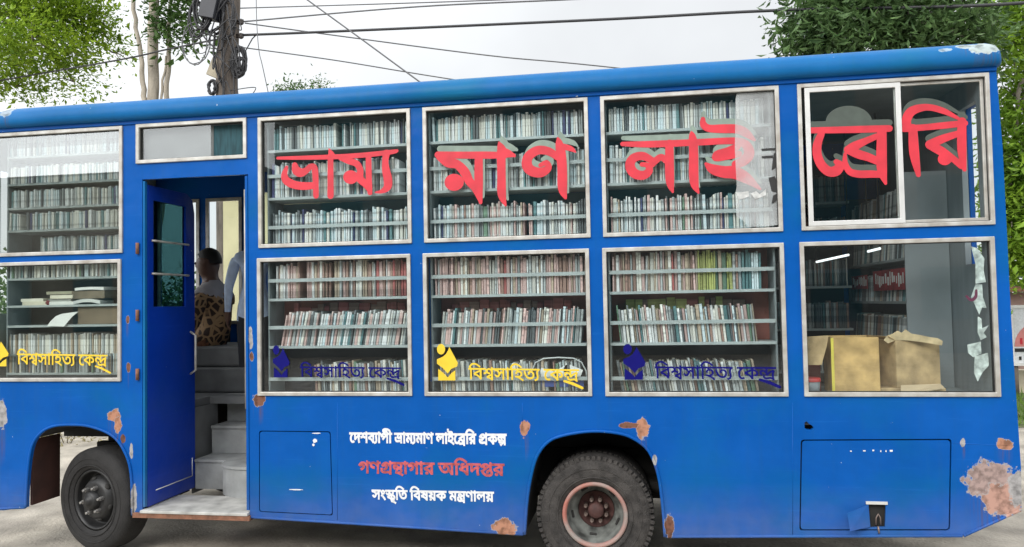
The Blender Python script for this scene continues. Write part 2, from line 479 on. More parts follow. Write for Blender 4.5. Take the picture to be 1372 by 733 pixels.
        b_ = n.nodes.new('ShaderNodeMapRange'); b_.inputs[1].default_value = -0.03; b_.inputs[2].default_value = -0.09; L(s4.outputs[0], b_.inputs[0])
        q = n.nodes.new('ShaderNodeMixRGB'); L(a.outputs[0], q.inputs[0]); L(cur, q.inputs[1]); q.inputs[2].default_value = (*rim, 1)
        ir = n.nodes.new('ShaderNodeValToRGB'); ii = Vector(inner)
        ir.color_ramp.elements[0].position = 0.36; ir.color_ramp.elements[0].color = (*(ii*0.5), 1)
        ir.color_ramp.elements[1].position = 0.56; ir.color_ramp.elements[1].color = (*ii, 1)
        L(nzi.outputs[0], ir.inputs[0])
        q2 = n.nodes.new('ShaderNodeMixRGB'); L(b_.outputs[0], q2.inputs[0]); L(q.outputs[0], q2.inputs[1]); L(ir.outputs[0], q2.inputs[2])
        cur = q2.outputs[0]
        if rough_in is None: rough_in = a.outputs[0]
        else:
            mxm = n.nodes.new('ShaderNodeMath'); mxm.operation = 'MAXIMUM'; L(rough_in, mxm.inputs[0]); L(a.outputs[0], mxm.inputs[1]); rough_in = mxm.outputs[0]
    L(cur, B.inputs['Base Color'])
    if rough_in is not None:
        rr = n.nodes.new('ShaderNodeMapRange'); rr.inputs[3].default_value = rough; rr.inputs[4].default_value = 0.85; L(rough_in, rr.inputs[0]); L(rr.outputs[0], B.inputs['Roughness'])
    else: B.inputs['Roughness'].default_value = rough
    # hammered sheet metal is never quite flat
    zb = n.nodes.new('ShaderNodeTexNoise'); zb.inputs['Scale'].default_value = 3.2; zb.inputs['Detail'].default_value = 3; L(t.outputs['Object'], zb.inputs[0])
    bp = n.nodes.new('ShaderNodeBump'); bp.inputs['Strength'].default_value = 0.4; bp.inputs['Distance'].default_value = 0.03
    L(zb.outputs[0], bp.inputs['Height']); L(bp.outputs[0], B.inputs['Normal'])
    return M

# outlines of the Bengali letters used on the bus: glyph -> closed contours of x, y pairs
GLYPH = {
6:[[123,314,164,287,204,257,242,224,279,188,313,150,346,111,375,71,401,31,424,-8,359,-41,332,0,305,37,278,72,250,105,220,136,188,166,154,194,116,222,73,250],[78,486,80,512,86,536,96,558,110,576,127,592,147,605,169,614,193,620,219,622,245,620,269,614,291,605,311,592,328,576,342,558,352,536,358,512,360,486,358,460,352,436,342,414,328,395,311,379,291,366,269,357,245,351,219,349,193,351,169,357,147,366,127,379,110,395,96,414,86,435,80,459],[147,486,149,465,156,447,168,433,182,422,200,416,219,414,239,416,256,423,271,434,282,448,289,466,291,486,289,507,282,524,271,538,256,549,239,555,219,557,200,555,182,548,168,538,156,523,149,506]],
8:[[903,622,903,551,798,551,798,0,721,0,700,38,676,72,649,104,620,132,589,157,557,180,582,246,608,230,634,210,661,186,686,161,707,135,724,109,723,119,723,128,722,137,722,146,722,155,722,164,721,174,721,184,721,194,721,551,-10,551,-10,622],[376,91,331,95,288,105,246,123,206,149,167,185,130,232,94,289,61,359,29,442,102,466,126,401,152,344,178,296,205,255,234,223,266,198,300,181,338,170,378,167,412,169,442,175,466,184,487,198,503,214,515,232,523,254,528,276,530,300,527,336,516,368,498,394,476,414,450,426,420,430,400,428,383,424,370,416,361,404,355,390,353,372,353,367,354,360,355,353,357,345,359,338,361,331,285,316,281,330,277,342,274,354,273,366,271,377,271,388,273,411,280,432,292,450,307,465,324,478,344,488,367,494,389,499,413,500,451,497,485,488,515,474,542,454,564,430,582,401,595,369,603,333,606,294,603,259,595,225,581,194,561,165,536,140,505,119,468,103,425,94],[344,465,339,486,329,504,314,522,296,536,272,548,243,556,267,601,312,589,346,574,374,557,394,539,408,519,418,495,423,468]],
10:[[358,622,355,647,349,666,338,681,324,691,303,697,278,699,206,699,165,700,132,703,104,708,82,715,62,724,44,736,28,751,14,768,4,788,-4,809,-8,833,-10,859,-10,868,-9,876,-8,885,-7,894,-6,903,-5,912,69,907,68,899,67,892,66,886,65,880,65,874,65,869,66,855,67,842,70,830,73,819,78,810,84,802,95,792,108,784,124,778,145,774,170,772,200,771,257,771,290,770,318,767,341,763,361,756,378,747,394,734,404,722,413,708,420,690,425,671,428,648,430,622],[242,500,291,497,334,488,370,474,399,454,423,432,441,406,454,379,461,352,464,325,458,274,438,231,406,195,362,168,305,150,236,141,246,152,277,142,308,130,341,115,374,98,408,80,442,60,476,38,508,15,540,-10,494,-63,454,-34,416,-7,380,16,346,38,312,57,279,75,245,91,210,106,173,119,134,131,92,143,46,154,61,223,84,217,107,212,128,208,152,206,178,204,207,204,251,206,287,212,316,221,340,233,357,248,370,265,378,283,383,301,385,320,381,353,368,380,346,402,318,417,285,427,247,430,225,429,205,427,189,423,176,418,165,411,158,402,152,393,149,382,148,370,148,365,149,359,150,354,151,348,153,343,154,338,81,323,78,333,75,344,73,354,71,365,70,375,70,384,72,407,80,428,92,447,109,463,129,476,152,486,180,494,209,498],[175,465,169,486,159,504,145,522,126,536,102,548,73,556,97,601,143,589,177,574,204,557,224,539,239,519,249,495,254,468],[540,622,540,551,-10,551,-10,622]],
20:[[817,622,817,551,492,551,492,489,492,473,492,0,415,0,393,39,366,76,334,111,298,144,258,173,216,198,170,219,124,234,76,243,37,339,102,375,166,408,231,439,297,467,366,493,437,517,415,475,415,551,-10,551,-10,622],[415,467,436,438,402,428,366,415,330,401,295,385,259,369,224,353,191,336,160,320,130,304,168,294,206,280,246,262,284,240,320,215,354,186,385,156,409,124,428,90,420,88,419,103,418,119,416,134,416,150,415,169,415,189],[761,288,760,266,755,246,748,226,737,207,723,191,705,177,683,166,656,160,625,158,615,158,604,158,594,159,585,160,575,161,566,163,572,235,576,234,581,234,586,234,592,233,599,233,606,233,634,235,655,241,668,252,677,265,681,280,683,296,677,330,660,360,632,386,592,409,541,426,479,438,482,513,532,505,578,492,622,474,661,452,695,426,723,396,744,363,757,327]],
22:[[484,0,484,425,505,362,482,394,460,423,440,448,419,471,400,492,381,509,362,524,343,535,324,544,304,551,284,555,263,556,230,553,201,544,178,528,157,509,138,488,120,465,106,457,117,465,131,472,149,478,169,483,192,486,216,487,245,485,270,479,290,469,308,456,322,441,332,424,340,405,344,387,346,369,342,331,328,296,306,264,274,233,233,202,182,172,131,245,166,261,198,278,226,296,248,317,262,340,266,365,264,379,258,391,249,402,236,410,220,415,200,417,183,416,167,414,152,411,136,406,120,400,103,392,22,458,43,491,65,521,88,548,112,572,138,592,164,608,193,620,223,627,255,629,287,627,318,621,346,612,374,598,401,580,428,559,454,534,480,505,507,472,489,483,488,494,487,508,486,526,485,545,484,565,484,585,484,688,537,688,560,622,666,622,666,551,561,551,561,0]],
34:[[630,622,630,551,525,551,525,0,448,0,448,425,468,363,438,405,409,441,381,472,354,498,327,519,301,536,275,547,249,554,222,556,202,555,184,551,168,544,155,535,143,524,134,512,127,497,123,481,122,463,124,443,129,425,138,409,150,395,166,384,186,374,211,366,241,360,275,355,269,272,227,278,187,287,152,300,120,318,92,338,70,364,53,392,43,425,40,462,43,496,51,527,64,554,82,576,103,595,127,610,154,621,182,627,211,629,245,627,276,621,306,611,334,597,361,580,388,558,415,534,442,505,470,473,454,477,452,490,451,505,450,522,449,541,448,559,448,576,448,688,501,688,524,622]],
35:[[407,50,354,55,303,68,254,90,208,123,166,167,126,222,91,290,58,371,29,466,105,486,129,408,155,340,182,282,211,233,243,194,278,164,316,143,358,130,405,126,435,127,461,131,484,138,504,146,521,157,536,170,547,185,557,201,564,218,569,237,572,257,573,278,571,305,566,331,557,354,545,376,530,394,512,409,492,420,469,427,444,429,420,427,401,421,386,412,377,399,371,384,369,367,369,360,370,353,371,346,373,338,375,330,378,321,301,306,297,319,294,331,292,343,290,355,288,367,288,380,290,405,297,426,308,446,322,462,340,475,362,486,386,494,412,498,440,500,480,497,516,487,549,472,578,450,603,424,623,392,638,356,647,317,650,274,647,233,638,196,624,160,603,129,576,102,543,80,504,63,459,53],[717,622,717,551,-10,551,-10,622]],
37:[[613,622,613,551,159,551,159,253,145,273,173,302,203,330,236,357,271,382,308,406,347,428,388,449,431,468,475,486,540,422,528,399,518,376,510,354,503,332,497,309,492,285,489,260,488,233,487,205,488,173,491,141,495,111,502,80,511,46,522,10,447,-7,436,31,427,69,419,106,413,144,410,182,409,222,410,249,412,274,415,299,420,322,425,344,432,364,439,381,446,397,453,410,465,405,427,389,390,370,354,349,318,326,283,301,248,273,213,243,177,210,141,175,82,215,82,551,-10,551,-10,622]],
38:[[606,622,606,551,501,551,501,0,424,0,402,39,374,76,342,110,305,142,265,171,221,196,175,217,126,232,76,243,37,339,102,376,168,411,236,444,305,474,375,500,447,524,424,482,424,622],[424,474,445,446,393,428,340,408,285,384,230,359,179,332,130,304,167,294,205,280,245,263,285,242,322,218,358,190,390,159,417,125,438,88,429,88,428,103,427,119,426,134,425,150,424,169,424,189],[240,629,248,629,257,628,266,628,275,626,284,625,293,624,287,552,283,553,278,553,272,554,266,554,259,554,251,554,233,553,217,548,204,542,195,532,190,522,188,509,191,492,198,478,211,464,230,452,258,438,293,423,233,378,209,391,187,404,167,418,150,433,135,449,124,466,116,484,111,503,109,524,111,542,115,559,123,575,134,590,148,603,166,614,187,622,212,627]],
40:[[726,622,726,551,621,551,621,0,544,0,544,396,566,332,539,370,514,404,491,434,469,461,447,484,426,504,406,520,386,534,365,544,344,550,321,555,298,556,272,554,248,549,226,541,204,530,185,517,166,501,148,484,132,466,116,447,108,445,119,451,129,456,140,460,150,463,162,464,174,465,209,462,238,451,259,434,274,411,283,385,286,356,286,349,286,342,285,335,284,329,283,324,282,320,265,326,273,335,281,343,288,351,296,359,303,367,312,375,320,383,328,391,337,400,461,516,510,463,226,195,167,250,249,328,213,285,183,262,192,274,201,286,208,298,214,312,218,327,219,343,217,359,212,372,204,383,192,391,178,396,160,398,149,398,139,396,129,394,119,391,109,386,98,380,22,452,49,486,76,517,104,544,132,569,162,590,192,606,223,619,256,626,291,629,327,627,361,620,392,608,422,592,451,571,479,546,507,515,537,481,567,441,549,446,547,462,546,480,545,498,544,517,544,537,544,558,544,688,597,688,620,622]],
42:[[606,622,606,551,501,551,501,0,424,0,402,39,374,76,342,110,305,142,265,171,221,196,175,217,126,232,76,243,37,339,102,376,168,411,236,444,305,474,375,500,447,524,424,482,424,551,-10,551,-10,622],[424,474,445,446,393,428,340,408,285,384,230,359,179,332,130,304,167,294,205,280,245,263,285,242,322,218,358,190,390,159,417,125,438,88,429,88,428,103,427,119,426,134,425,150,424,169,424,189]],
44:[[632,622,632,551,527,551,527,0,450,0,450,135,468,82,445,116,421,149,398,180,373,208,348,232,322,253,295,269,266,278,236,281,213,279,192,273,174,262,159,247,151,228,148,205,151,184,159,166,172,150,191,135,214,122,243,111,218,34,184,48,155,63,130,80,110,99,94,118,82,140,73,162,68,184,66,208,69,238,76,265,90,288,107,308,127,324,150,336,174,346,198,351,223,353,261,351,297,343,328,331,358,315,384,295,408,272,431,246,452,219,471,189,454,186,453,201,452,217,451,232,450,248,450,264,450,281,450,551,-10,551,-10,622],[299,323,299,319,299,315,298,311,298,307,298,303,297,299,221,322,218,358,211,389,201,415,187,436,168,454,144,468,115,480,80,488,38,494,51,566,97,553,128,549,156,543,182,534,206,522,227,507,246,490,262,470,275,447,286,420,293,391,298,359]],
46:[[606,622,606,551,501,551,501,0,424,0,402,39,374,76,342,110,305,142,265,171,221,196,175,217,126,232,76,243,37,339,102,376,168,411,236,444,305,474,375,500,447,524,424,482,424,551,-10,551,-10,622],[424,474,445,446,393,428,340,408,285,384,230,359,179,332,130,304,167,294,205,280,245,263,285,242,322,218,358,190,390,159,417,125,438,88,429,88,428,103,427,119,426,134,425,150,424,169,424,189],[185,-6,169,-4,155,1,142,10,133,22,127,36,125,52,127,68,133,83,142,95,155,104,169,110,185,112,201,110,215,104,228,95,237,83,243,68,245,52,243,36,237,22,228,10,215,1,201,-4]],
47:[[741,622,741,551,636,551,636,0,559,0,559,335,565,309,550,329,535,346,518,360,502,371,484,377,465,379,455,378,445,377,434,374,425,369,416,362,408,353,403,341,399,326,398,307,398,300,398,293,398,288,399,282,399,276,400,271,335,266,331,292,323,315,313,336,300,353,285,368,269,379,251,387,233,392,213,394,196,393,181,389,167,384,155,376,146,366,138,356,132,343,129,330,128,316,131,291,141,268,158,248,180,230,208,215,241,201,214,127,183,138,154,152,128,168,104,187,84,208,68,232,56,259,48,288,46,320,48,349,56,374,68,398,84,418,104,434,127,448,152,458,179,464,208,466,242,464,272,457,299,446,324,431,347,410,369,384,354,383,363,403,376,420,392,434,412,443,432,449,452,451,475,449,496,445,514,437,532,426,551,413,571,397,562,382,561,396,561,410,560,424,559,438,559,452,559,467,559,551,-10,551,-10,622]],
48:[[687,622,687,551,582,551,582,0,505,0,505,512,510,532,508,543,507,555,506,567,505,579,505,593,505,607,505,688,558,688,582,622],[361,629,386,627,410,622,433,614,454,603,474,589,492,572,508,553,522,532,534,509,530,404,508,448,484,486,457,516,428,538,397,552,363,556,339,554,318,546,300,534,287,518,279,497,276,471,280,446,290,424,308,406,335,391,369,382,413,377,406,300,365,305,328,314,298,327,272,344,251,364,235,388,224,414,217,443,215,474,217,507,224,536,236,562,251,583,270,600,290,612,313,622,337,627],[77,629,104,627,131,621,156,612,180,598,200,580,218,558,231,531,239,498,242,461,240,434,233,408,222,383,206,360,186,340,160,323,130,310,95,303,54,300,48,377,80,379,106,384,128,392,145,401,159,413,169,426,176,440,180,454,181,468,178,493,169,515,155,532,135,546,108,553,76,556,64,556,52,555,40,554,28,551,14,549,-1,545,-9,620,7,623,22,625,36,627,49,628,63,629]],
49:[[643,622,643,551,538,551,538,0,461,0,428,37,394,70,360,100,324,127,284,151,242,171,195,188,142,202,84,212,48,303,82,324,119,345,157,366,197,387,238,406,280,425,339,432,341,376,307,361,273,345,237,328,202,310,171,292,142,275,189,264,232,251,272,236,310,217,344,197,376,175,407,151,436,126,463,99,463,110,463,122,462,134,461,146,461,158,461,171,461,312,465,334,464,350,463,367,462,384,462,400,461,417,461,434,461,551,-10,551,-10,622],[77,569,118,555,160,542,201,526,244,508,285,486,326,463,365,438,402,411,437,383,468,355,467,264,440,292,411,318,380,344,346,369,311,392,274,414,236,434,198,452,160,468,122,482,84,493,48,502]],
50:[[692,622,692,551,587,551,587,0,510,0,510,353,533,290,513,315,495,336,480,353,465,365,450,373,436,375,427,374,418,371,410,367,402,360,393,350,383,336,372,319,359,296,343,268,326,237,309,210,294,188,279,168,264,153,248,142,230,133,210,129,188,127,170,128,153,132,136,138,120,147,104,159,88,174,71,194,53,217,35,244,96,281,113,253,128,232,141,218,153,210,166,205,180,203,191,204,202,208,212,214,223,222,234,234,246,250,259,269,274,293,289,321,312,354,329,386,346,411,362,428,379,440,396,447,415,449,436,447,456,441,474,430,493,416,514,397,536,374,516,373,514,388,512,403,511,416,510,430,510,444,510,458,510,551,-10,551,-10,622],[271,271,264,313,257,349,250,379,242,404,230,424,214,441,195,455,173,467,146,476,115,483,79,489,38,495,53,571,107,551,143,544,175,537,202,528,226,518,246,506,264,492,278,475,290,457,299,436,306,412,311,386,315,356]],
51:[[242,500,291,497,334,488,370,474,399,454,423,432,441,406,454,379,461,352,464,325,458,274,438,231,406,195,362,168,305,150,236,141,246,152,277,142,308,130,341,115,374,98,408,80,442,60,476,38,508,15,540,-10,494,-63,454,-34,416,-7,380,16,346,38,312,57,279,75,245,91,210,106,173,119,134,131,92,143,46,154,61,223,84,217,107,212,128,208,152,206,178,204,207,204,251,206,287,212,316,221,340,233,357,248,370,265,378,283,383,301,385,320,381,353,368,380,346,402,318,417,285,427,247,430,225,429,205,427,189,423,176,418,165,411,158,402,152,393,149,382,148,370,148,365,149,359,150,354,151,348,153,343,154,338,81,323,78,333,75,344,73,354,71,365,70,375,70,384,72,407,80,428,92,447,109,463,129,476,152,486,180,494,209,498],[175,465,169,486,159,504,145,522,126,536,102,548,73,556,97,601,143,589,177,574,204,557,224,539,239,519,249,495,254,468],[540,622,540,551,-10,551,-10,622]],
54:[[276,622,276,551,171,551,171,0,94,0,94,469,85,491,73,510,58,527,41,540,21,548,-2,551,-10,551,-10,622,5,622,21,620,38,615,55,606,71,594,85,578,97,559,96,564,96,571,95,582,94,593,94,604,94,613,94,688,148,688,170,622]],
55:[[276,622,276,551,171,551,171,0,94,0,94,551,-10,551,-10,622,82,622,71,635,60,648,50,662,39,676,29,690,20,704,43,742,68,778,93,812,121,842,151,867,185,888,223,904,265,914,313,917,348,916,382,911,414,904,447,894,478,882,510,866,541,849,573,829,605,808,637,784,671,758,705,731,663,677,619,712,577,743,538,770,502,793,467,811,432,826,398,836,362,842,325,844,290,842,258,836,230,825,204,811,180,793,160,772,140,748,123,722,106,693,112,683,119,672,128,660,138,648,148,635,160,622]],
56:[[276,551,171,551,171,0,94,0,94,551,-10,551,-10,622,94,622,88,663,77,699,60,731,39,758,13,781,-16,800,-50,816,-86,828,-124,837,-166,843,-208,847,-252,848,-290,847,-323,845,-354,842,-380,837,-402,830,-419,823,-432,814,-439,804,-442,792,-439,781,-431,773,-418,768,-401,765,-384,764,-365,763,-269,763,-236,762,-208,759,-185,754,-166,747,-149,737,-135,725,-124,712,-115,697,-108,680,-104,661,-101,640,-100,615,-167,615,-168,630,-170,643,-173,654,-177,664,-182,672,-189,678,-196,683,-204,686,-214,689,-224,691,-238,692,-254,692,-353,692,-379,693,-403,694,-425,698,-444,702,-461,707,-476,713,-491,723,-503,734,-511,747,-517,761,-520,775,-521,789,-514,825,-492,856,-456,882,-405,901,-339,913,-258,917,-133,909,-29,885,54,846,116,789,156,714,174,622,276,622]],
59:[[-355,-80,-329,-67,-302,-55,-275,-43,-247,-31,-219,-19,-191,-8,-162,4,-134,15,-105,25,-79,-41,-102,-48,-126,-56,-150,-64,-174,-72,-196,-80,-218,-88,-239,-97,-259,-105,-277,-114,-290,-102,-241,-108,-195,-116,-154,-126,-116,-138,-81,-151,-49,-166,-19,-182,9,-198,35,-214,-1,-271,-35,-250,-69,-232,-103,-216,-137,-202,-171,-190,-206,-180,-243,-171,-281,-165,-321,-160]],
61:[[356,622,356,551,336,551,315,545,292,534,269,520,245,503,223,483,201,460,181,433,163,404,148,372,137,338,130,301,128,262,130,217,138,179,150,148,165,122,183,102,203,87,224,77,246,71,267,69,283,70,297,71,309,74,321,78,334,84,348,92,383,31,365,19,346,10,326,3,305,-1,285,-4,264,-5,224,-1,186,10,152,28,123,53,97,84,76,120,61,162,52,209,49,260,52,313,63,362,80,408,103,451,131,488,164,521,200,549,239,571,280,588,216,555,204,554,191,553,177,552,162,551,147,551,130,551,-10,551,-10,622]],
70:[[636,622,636,551,531,551,531,0,454,0,425,36,394,69,361,98,325,125,286,149,243,170,196,188,143,202,84,212,48,303,69,317,91,330,113,343,136,356,159,368,182,380,206,392,229,403,252,414,225,433,196,450,164,466,130,480,91,492,48,502,79,570,81,551,-10,551,-10,622],[454,551,135,551,114,560,142,552,170,541,198,528,226,513,252,497,278,480,300,464,320,448,336,432,341,376,317,365,291,353,266,341,240,328,214,316,190,303,166,290,145,278,125,265,113,280,168,270,218,257,264,240,305,220,343,197,378,172,410,144,441,115,470,83,457,79,456,93,456,109,455,124,454,141,454,156,454,171],[180,-6,164,-4,150,1,138,10,128,22,122,36,120,52,122,68,128,83,138,95,150,104,164,110,180,112,196,110,210,104,222,95,232,83,238,68,240,52,238,36,232,22,222,10,210,1,196,-4]],
202:[[265,622,265,551,195,551,255,573,230,552,209,532,193,514,181,496,171,478,165,460,161,441,159,419,158,395,159,373,162,349,166,325,171,300,177,275,182,248,187,222,190,194,191,166,190,142,187,119,183,96,176,75,166,54,154,34,137,16,117,-1,92,-16,64,-30,29,-42,-10,-52,-31,17,8,28,39,40,64,54,82,70,95,87,104,106,109,126,112,146,113,168,112,194,109,220,105,246,100,271,94,296,88,321,84,345,81,369,80,393,81,417,83,439,87,460,93,478,101,497,111,514,124,533,139,552,157,572,172,551,-10,551,-10,622]],
205:[[737,622,737,551,632,551,632,0,555,0,555,425,576,362,553,394,531,423,510,448,490,471,471,492,452,509,433,524,414,535,394,544,375,551,355,555,334,556,301,553,272,544,248,528,228,509,208,488,191,465,177,457,188,465,202,472,220,478,240,483,263,486,287,487,316,485,341,479,362,469,379,456,393,441,404,424,411,405,416,387,417,369,413,331,400,297,379,266,349,237,311,207,264,178,213,250,245,266,274,282,300,299,321,318,333,340,337,365,335,379,329,391,320,402,307,410,291,415,271,417,254,416,238,414,222,411,207,406,191,400,174,392,93,458,114,491,136,521,159,548,183,572,209,592,236,608,264,620,294,627,326,629,358,627,389,621,418,612,445,598,472,580,498,559,525,534,551,505,578,472,560,483,559,494,558,508,556,526,556,545,555,565,555,585,555,688,608,688,631,622],[632,-43,558,-43,548,-18,534,3,516,20,495,33,472,40,446,43,425,43,404,41,384,39,364,36,343,33,322,30,301,28,277,26,252,26,230,27,208,29,184,33,161,39,138,48,116,59,97,74,80,92,66,115,55,142,48,175,46,212,46,225,47,238,48,251,50,264,52,276,54,287,131,277,129,267,127,257,126,246,125,235,124,223,124,211,126,185,131,163,140,145,152,130,167,118,186,109,206,103,229,99,254,98,277,98,298,100,317,102,336,105,354,108,373,111,392,113,413,115,436,115,458,114,478,110,498,104,517,94,536,80,555,61,555,69,632,68]],
224:[[765,622,765,551,660,551,660,0,583,0,583,396,605,332,578,370,553,404,530,434,508,461,486,484,466,504,445,520,425,534,404,544,383,550,360,555,337,556,311,554,287,549,264,541,243,530,224,517,205,501,187,484,171,466,155,447,147,445,158,451,168,456,178,460,189,463,201,464,213,465,249,462,277,451,298,434,313,411,322,385,325,356,325,349,325,342,324,335,323,329,322,324,321,320,304,326,312,335,320,343,327,351,335,359,342,367,350,375,359,383,367,391,376,400,500,516,549,463,265,195,206,250,288,328,252,285,222,262,232,274,240,286,248,298,253,312,257,327,258,343,256,359,251,372,243,383,231,391,217,396,199,398,188,398,178,396,168,394,158,391,148,386,137,380,61,452,88,486,115,517,143,544,171,569,201,590,231,606,262,619,295,626,330,629,366,627,400,620,430,608,460,592,489,571,518,546,546,515,576,481,606,441,588,446,586,462,585,480,584,498,583,517,583,537,583,558,583,688,636,688,659,622],[660,-43,585,-43,578,-24,569,-8,560,6,549,18,536,27,523,34,508,39,492,42,475,43,441,42,407,39,374,34,341,30,306,27,269,26,245,27,220,29,194,33,169,39,144,48,121,59,100,74,81,92,66,115,54,142,47,175,45,212,45,223,46,235,47,248,49,261,51,274,54,287,131,277,129,268,127,259,125,248,124,236,123,224,123,211,125,185,131,163,140,145,154,130,171,118,191,109,214,103,240,99,269,98,300,99,331,102,362,106,393,111,425,114,458,115,483,114,506,109,528,102,548,92,567,78,583,61,583,151,660,151]],
226:[[673,622,673,551,568,551,568,0,491,14,469,50,441,85,408,118,372,148,332,174,288,198,242,218,194,233,143,243,104,339,169,376,235,411,302,444,372,474,442,500,514,524,491,482,491,551,-10,551,-10,622],[491,474,512,446,460,428,407,408,352,384,297,359,246,332,197,304,234,294,272,281,312,265,352,245,389,222,425,196,457,166,484,134,505,98,496,98,495,113,494,129,492,144,492,160,491,179,491,199],[568,-117,493,-117,483,-90,470,-68,454,-52,434,-40,410,-32,383,-30,365,-30,347,-32,330,-34,313,-37,295,-40,277,-42,259,-45,239,-46,219,-47,199,-46,179,-44,158,-40,139,-34,120,-26,102,-16,87,-2,73,13,62,32,53,54,48,79,46,108,46,121,47,134,49,146,51,156,53,166,55,174,132,165,130,156,128,148,126,139,125,130,124,121,124,111,127,81,136,59,152,43,172,33,195,27,222,25,240,26,256,27,272,30,287,32,302,35,316,38,332,40,348,42,366,42,392,40,416,35,438,27,457,15,475,0,491,-18,491,73,568,104]],
227:[[363,284,324,288,291,298,264,316,244,339,232,368,228,402,229,417,231,432,235,448,240,462,245,475,250,486,330,462,325,455,321,446,317,437,314,427,312,417,311,406,313,390,318,377,326,367,337,360,350,356,365,355,380,356,394,359,409,364,424,371,440,383,456,398,473,418,491,444,510,475,611,453,559,422,541,394,523,368,504,346,484,328,463,312,440,300,417,291,391,286],[611,0,536,0,527,27,516,49,502,66,484,78,462,85,437,87,418,87,399,85,380,83,362,80,342,77,321,74,298,72,273,70,246,70,226,71,204,73,182,77,159,83,137,92,116,104,97,119,80,138,66,161,55,189,48,223,46,262,46,277,47,293,49,309,51,325,53,340,56,353,133,341,130,330,128,318,126,306,125,293,124,279,124,265,126,233,133,206,144,186,157,171,173,159,191,152,210,148,228,145,246,144,270,144,292,146,312,148,331,151,349,154,367,157,385,159,403,161,421,161,445,160,467,155,487,148,505,138,520,124,534,106,534,326,534,337,534,349,535,360,536,372,537,384,538,396,550,426,611,453],[716,622,716,551,-10,551,-10,622]],
273:[[692,622,692,551,587,551,587,244,510,244,510,512,515,532,513,543,512,555,511,567,510,579,510,593,510,607,510,688,563,688,587,622],[361,629,386,627,410,623,433,614,454,603,474,590,492,573,508,554,522,533,534,510,530,404,508,448,484,486,457,516,428,538,397,552,363,556,339,554,318,546,300,534,287,518,279,497,276,471,280,446,290,424,308,406,335,391,369,382,413,377,407,300,366,305,329,314,298,327,273,344,252,364,236,388,224,414,217,443,215,474,217,507,224,536,236,562,251,583,270,600,290,612,313,622,337,627],[77,629,104,627,131,621,156,612,180,598,200,580,218,558,231,531,239,498,242,461,240,434,233,408,222,383,206,360,186,340,160,323,130,310,95,303,54,300,48,377,80,379,106,384,128,392,145,401,159,413,169,426,176,440,180,454,181,468,178,493,169,515,155,532,135,546,108,553,76,556,64,556,52,555,40,554,28,551,14,549,-1,545,-9,620,7,623,22,625,36,627,49,628,63,629],[587,292,587,-43,510,-43,485,-19,460,2,434,20,407,35,379,48,351,58,322,67,291,74,260,80,224,160,250,175,279,190,310,206,343,223,377,238,412,254,446,268,479,281,510,292],[510,220,488,211,464,202,439,191,413,180,388,168,364,157,341,146,321,136,303,126,314,134,351,124,386,113,420,99,452,82,483,62,513,38,512,50,512,63,511,76,510,90,510,101,510,111]],
358:[[398,305,377,306,357,308,339,312,322,317,305,324,289,334,272,346,254,360,235,377,220,391,207,401,196,408,187,413,177,416,167,417,157,416,147,412,138,406,130,398,126,388,124,375,125,363,129,352,136,342,144,331,154,320,166,308,111,253,92,271,76,291,62,310,51,332,44,355,42,380,44,403,50,424,59,441,71,456,86,468,102,477,120,484,138,488,155,489,181,487,204,482,225,474,245,462,265,447,286,429,308,410,327,395,344,384,360,377,378,372,398,371,418,373,435,379,449,388,460,402,466,420,468,442,466,467,459,491,448,514,433,537,416,557,398,575,477,591,488,581,498,569,508,554,518,539,527,522,534,504,540,484,544,464,545,442,541,401,529,367,508,340,480,321,443,309],[625,622,625,551,-10,551,-10,622],[350,319,384,317,415,313,442,305,466,295,486,283,503,268,517,253,528,237,536,220,542,203,546,186,547,169,546,147,541,127,534,109,525,93,512,78,498,64,480,53,461,43,439,34,415,28,389,22,361,18,364,43,388,37,414,29,440,20,466,9,493,-3,520,-16,546,-30,572,-45,598,-60,562,-117,530,-97,499,-78,468,-62,437,-47,406,-33,376,-21,344,-10,312,0,280,8,247,16,212,24,177,30,190,100,212,94,233,89,253,86,274,83,296,82,320,81,369,84,408,91,436,104,455,122,466,143,470,168,467,194,456,215,440,232,417,245,390,252,359,255,333,253,312,249,298,240,288,230,282,216,280,200,280,195,281,189,282,184,283,178,285,173,287,169,212,156,209,165,207,175,204,185,203,195,201,204,201,213,203,234,209,254,220,270,234,285,252,297,272,306,296,313,322,318]],
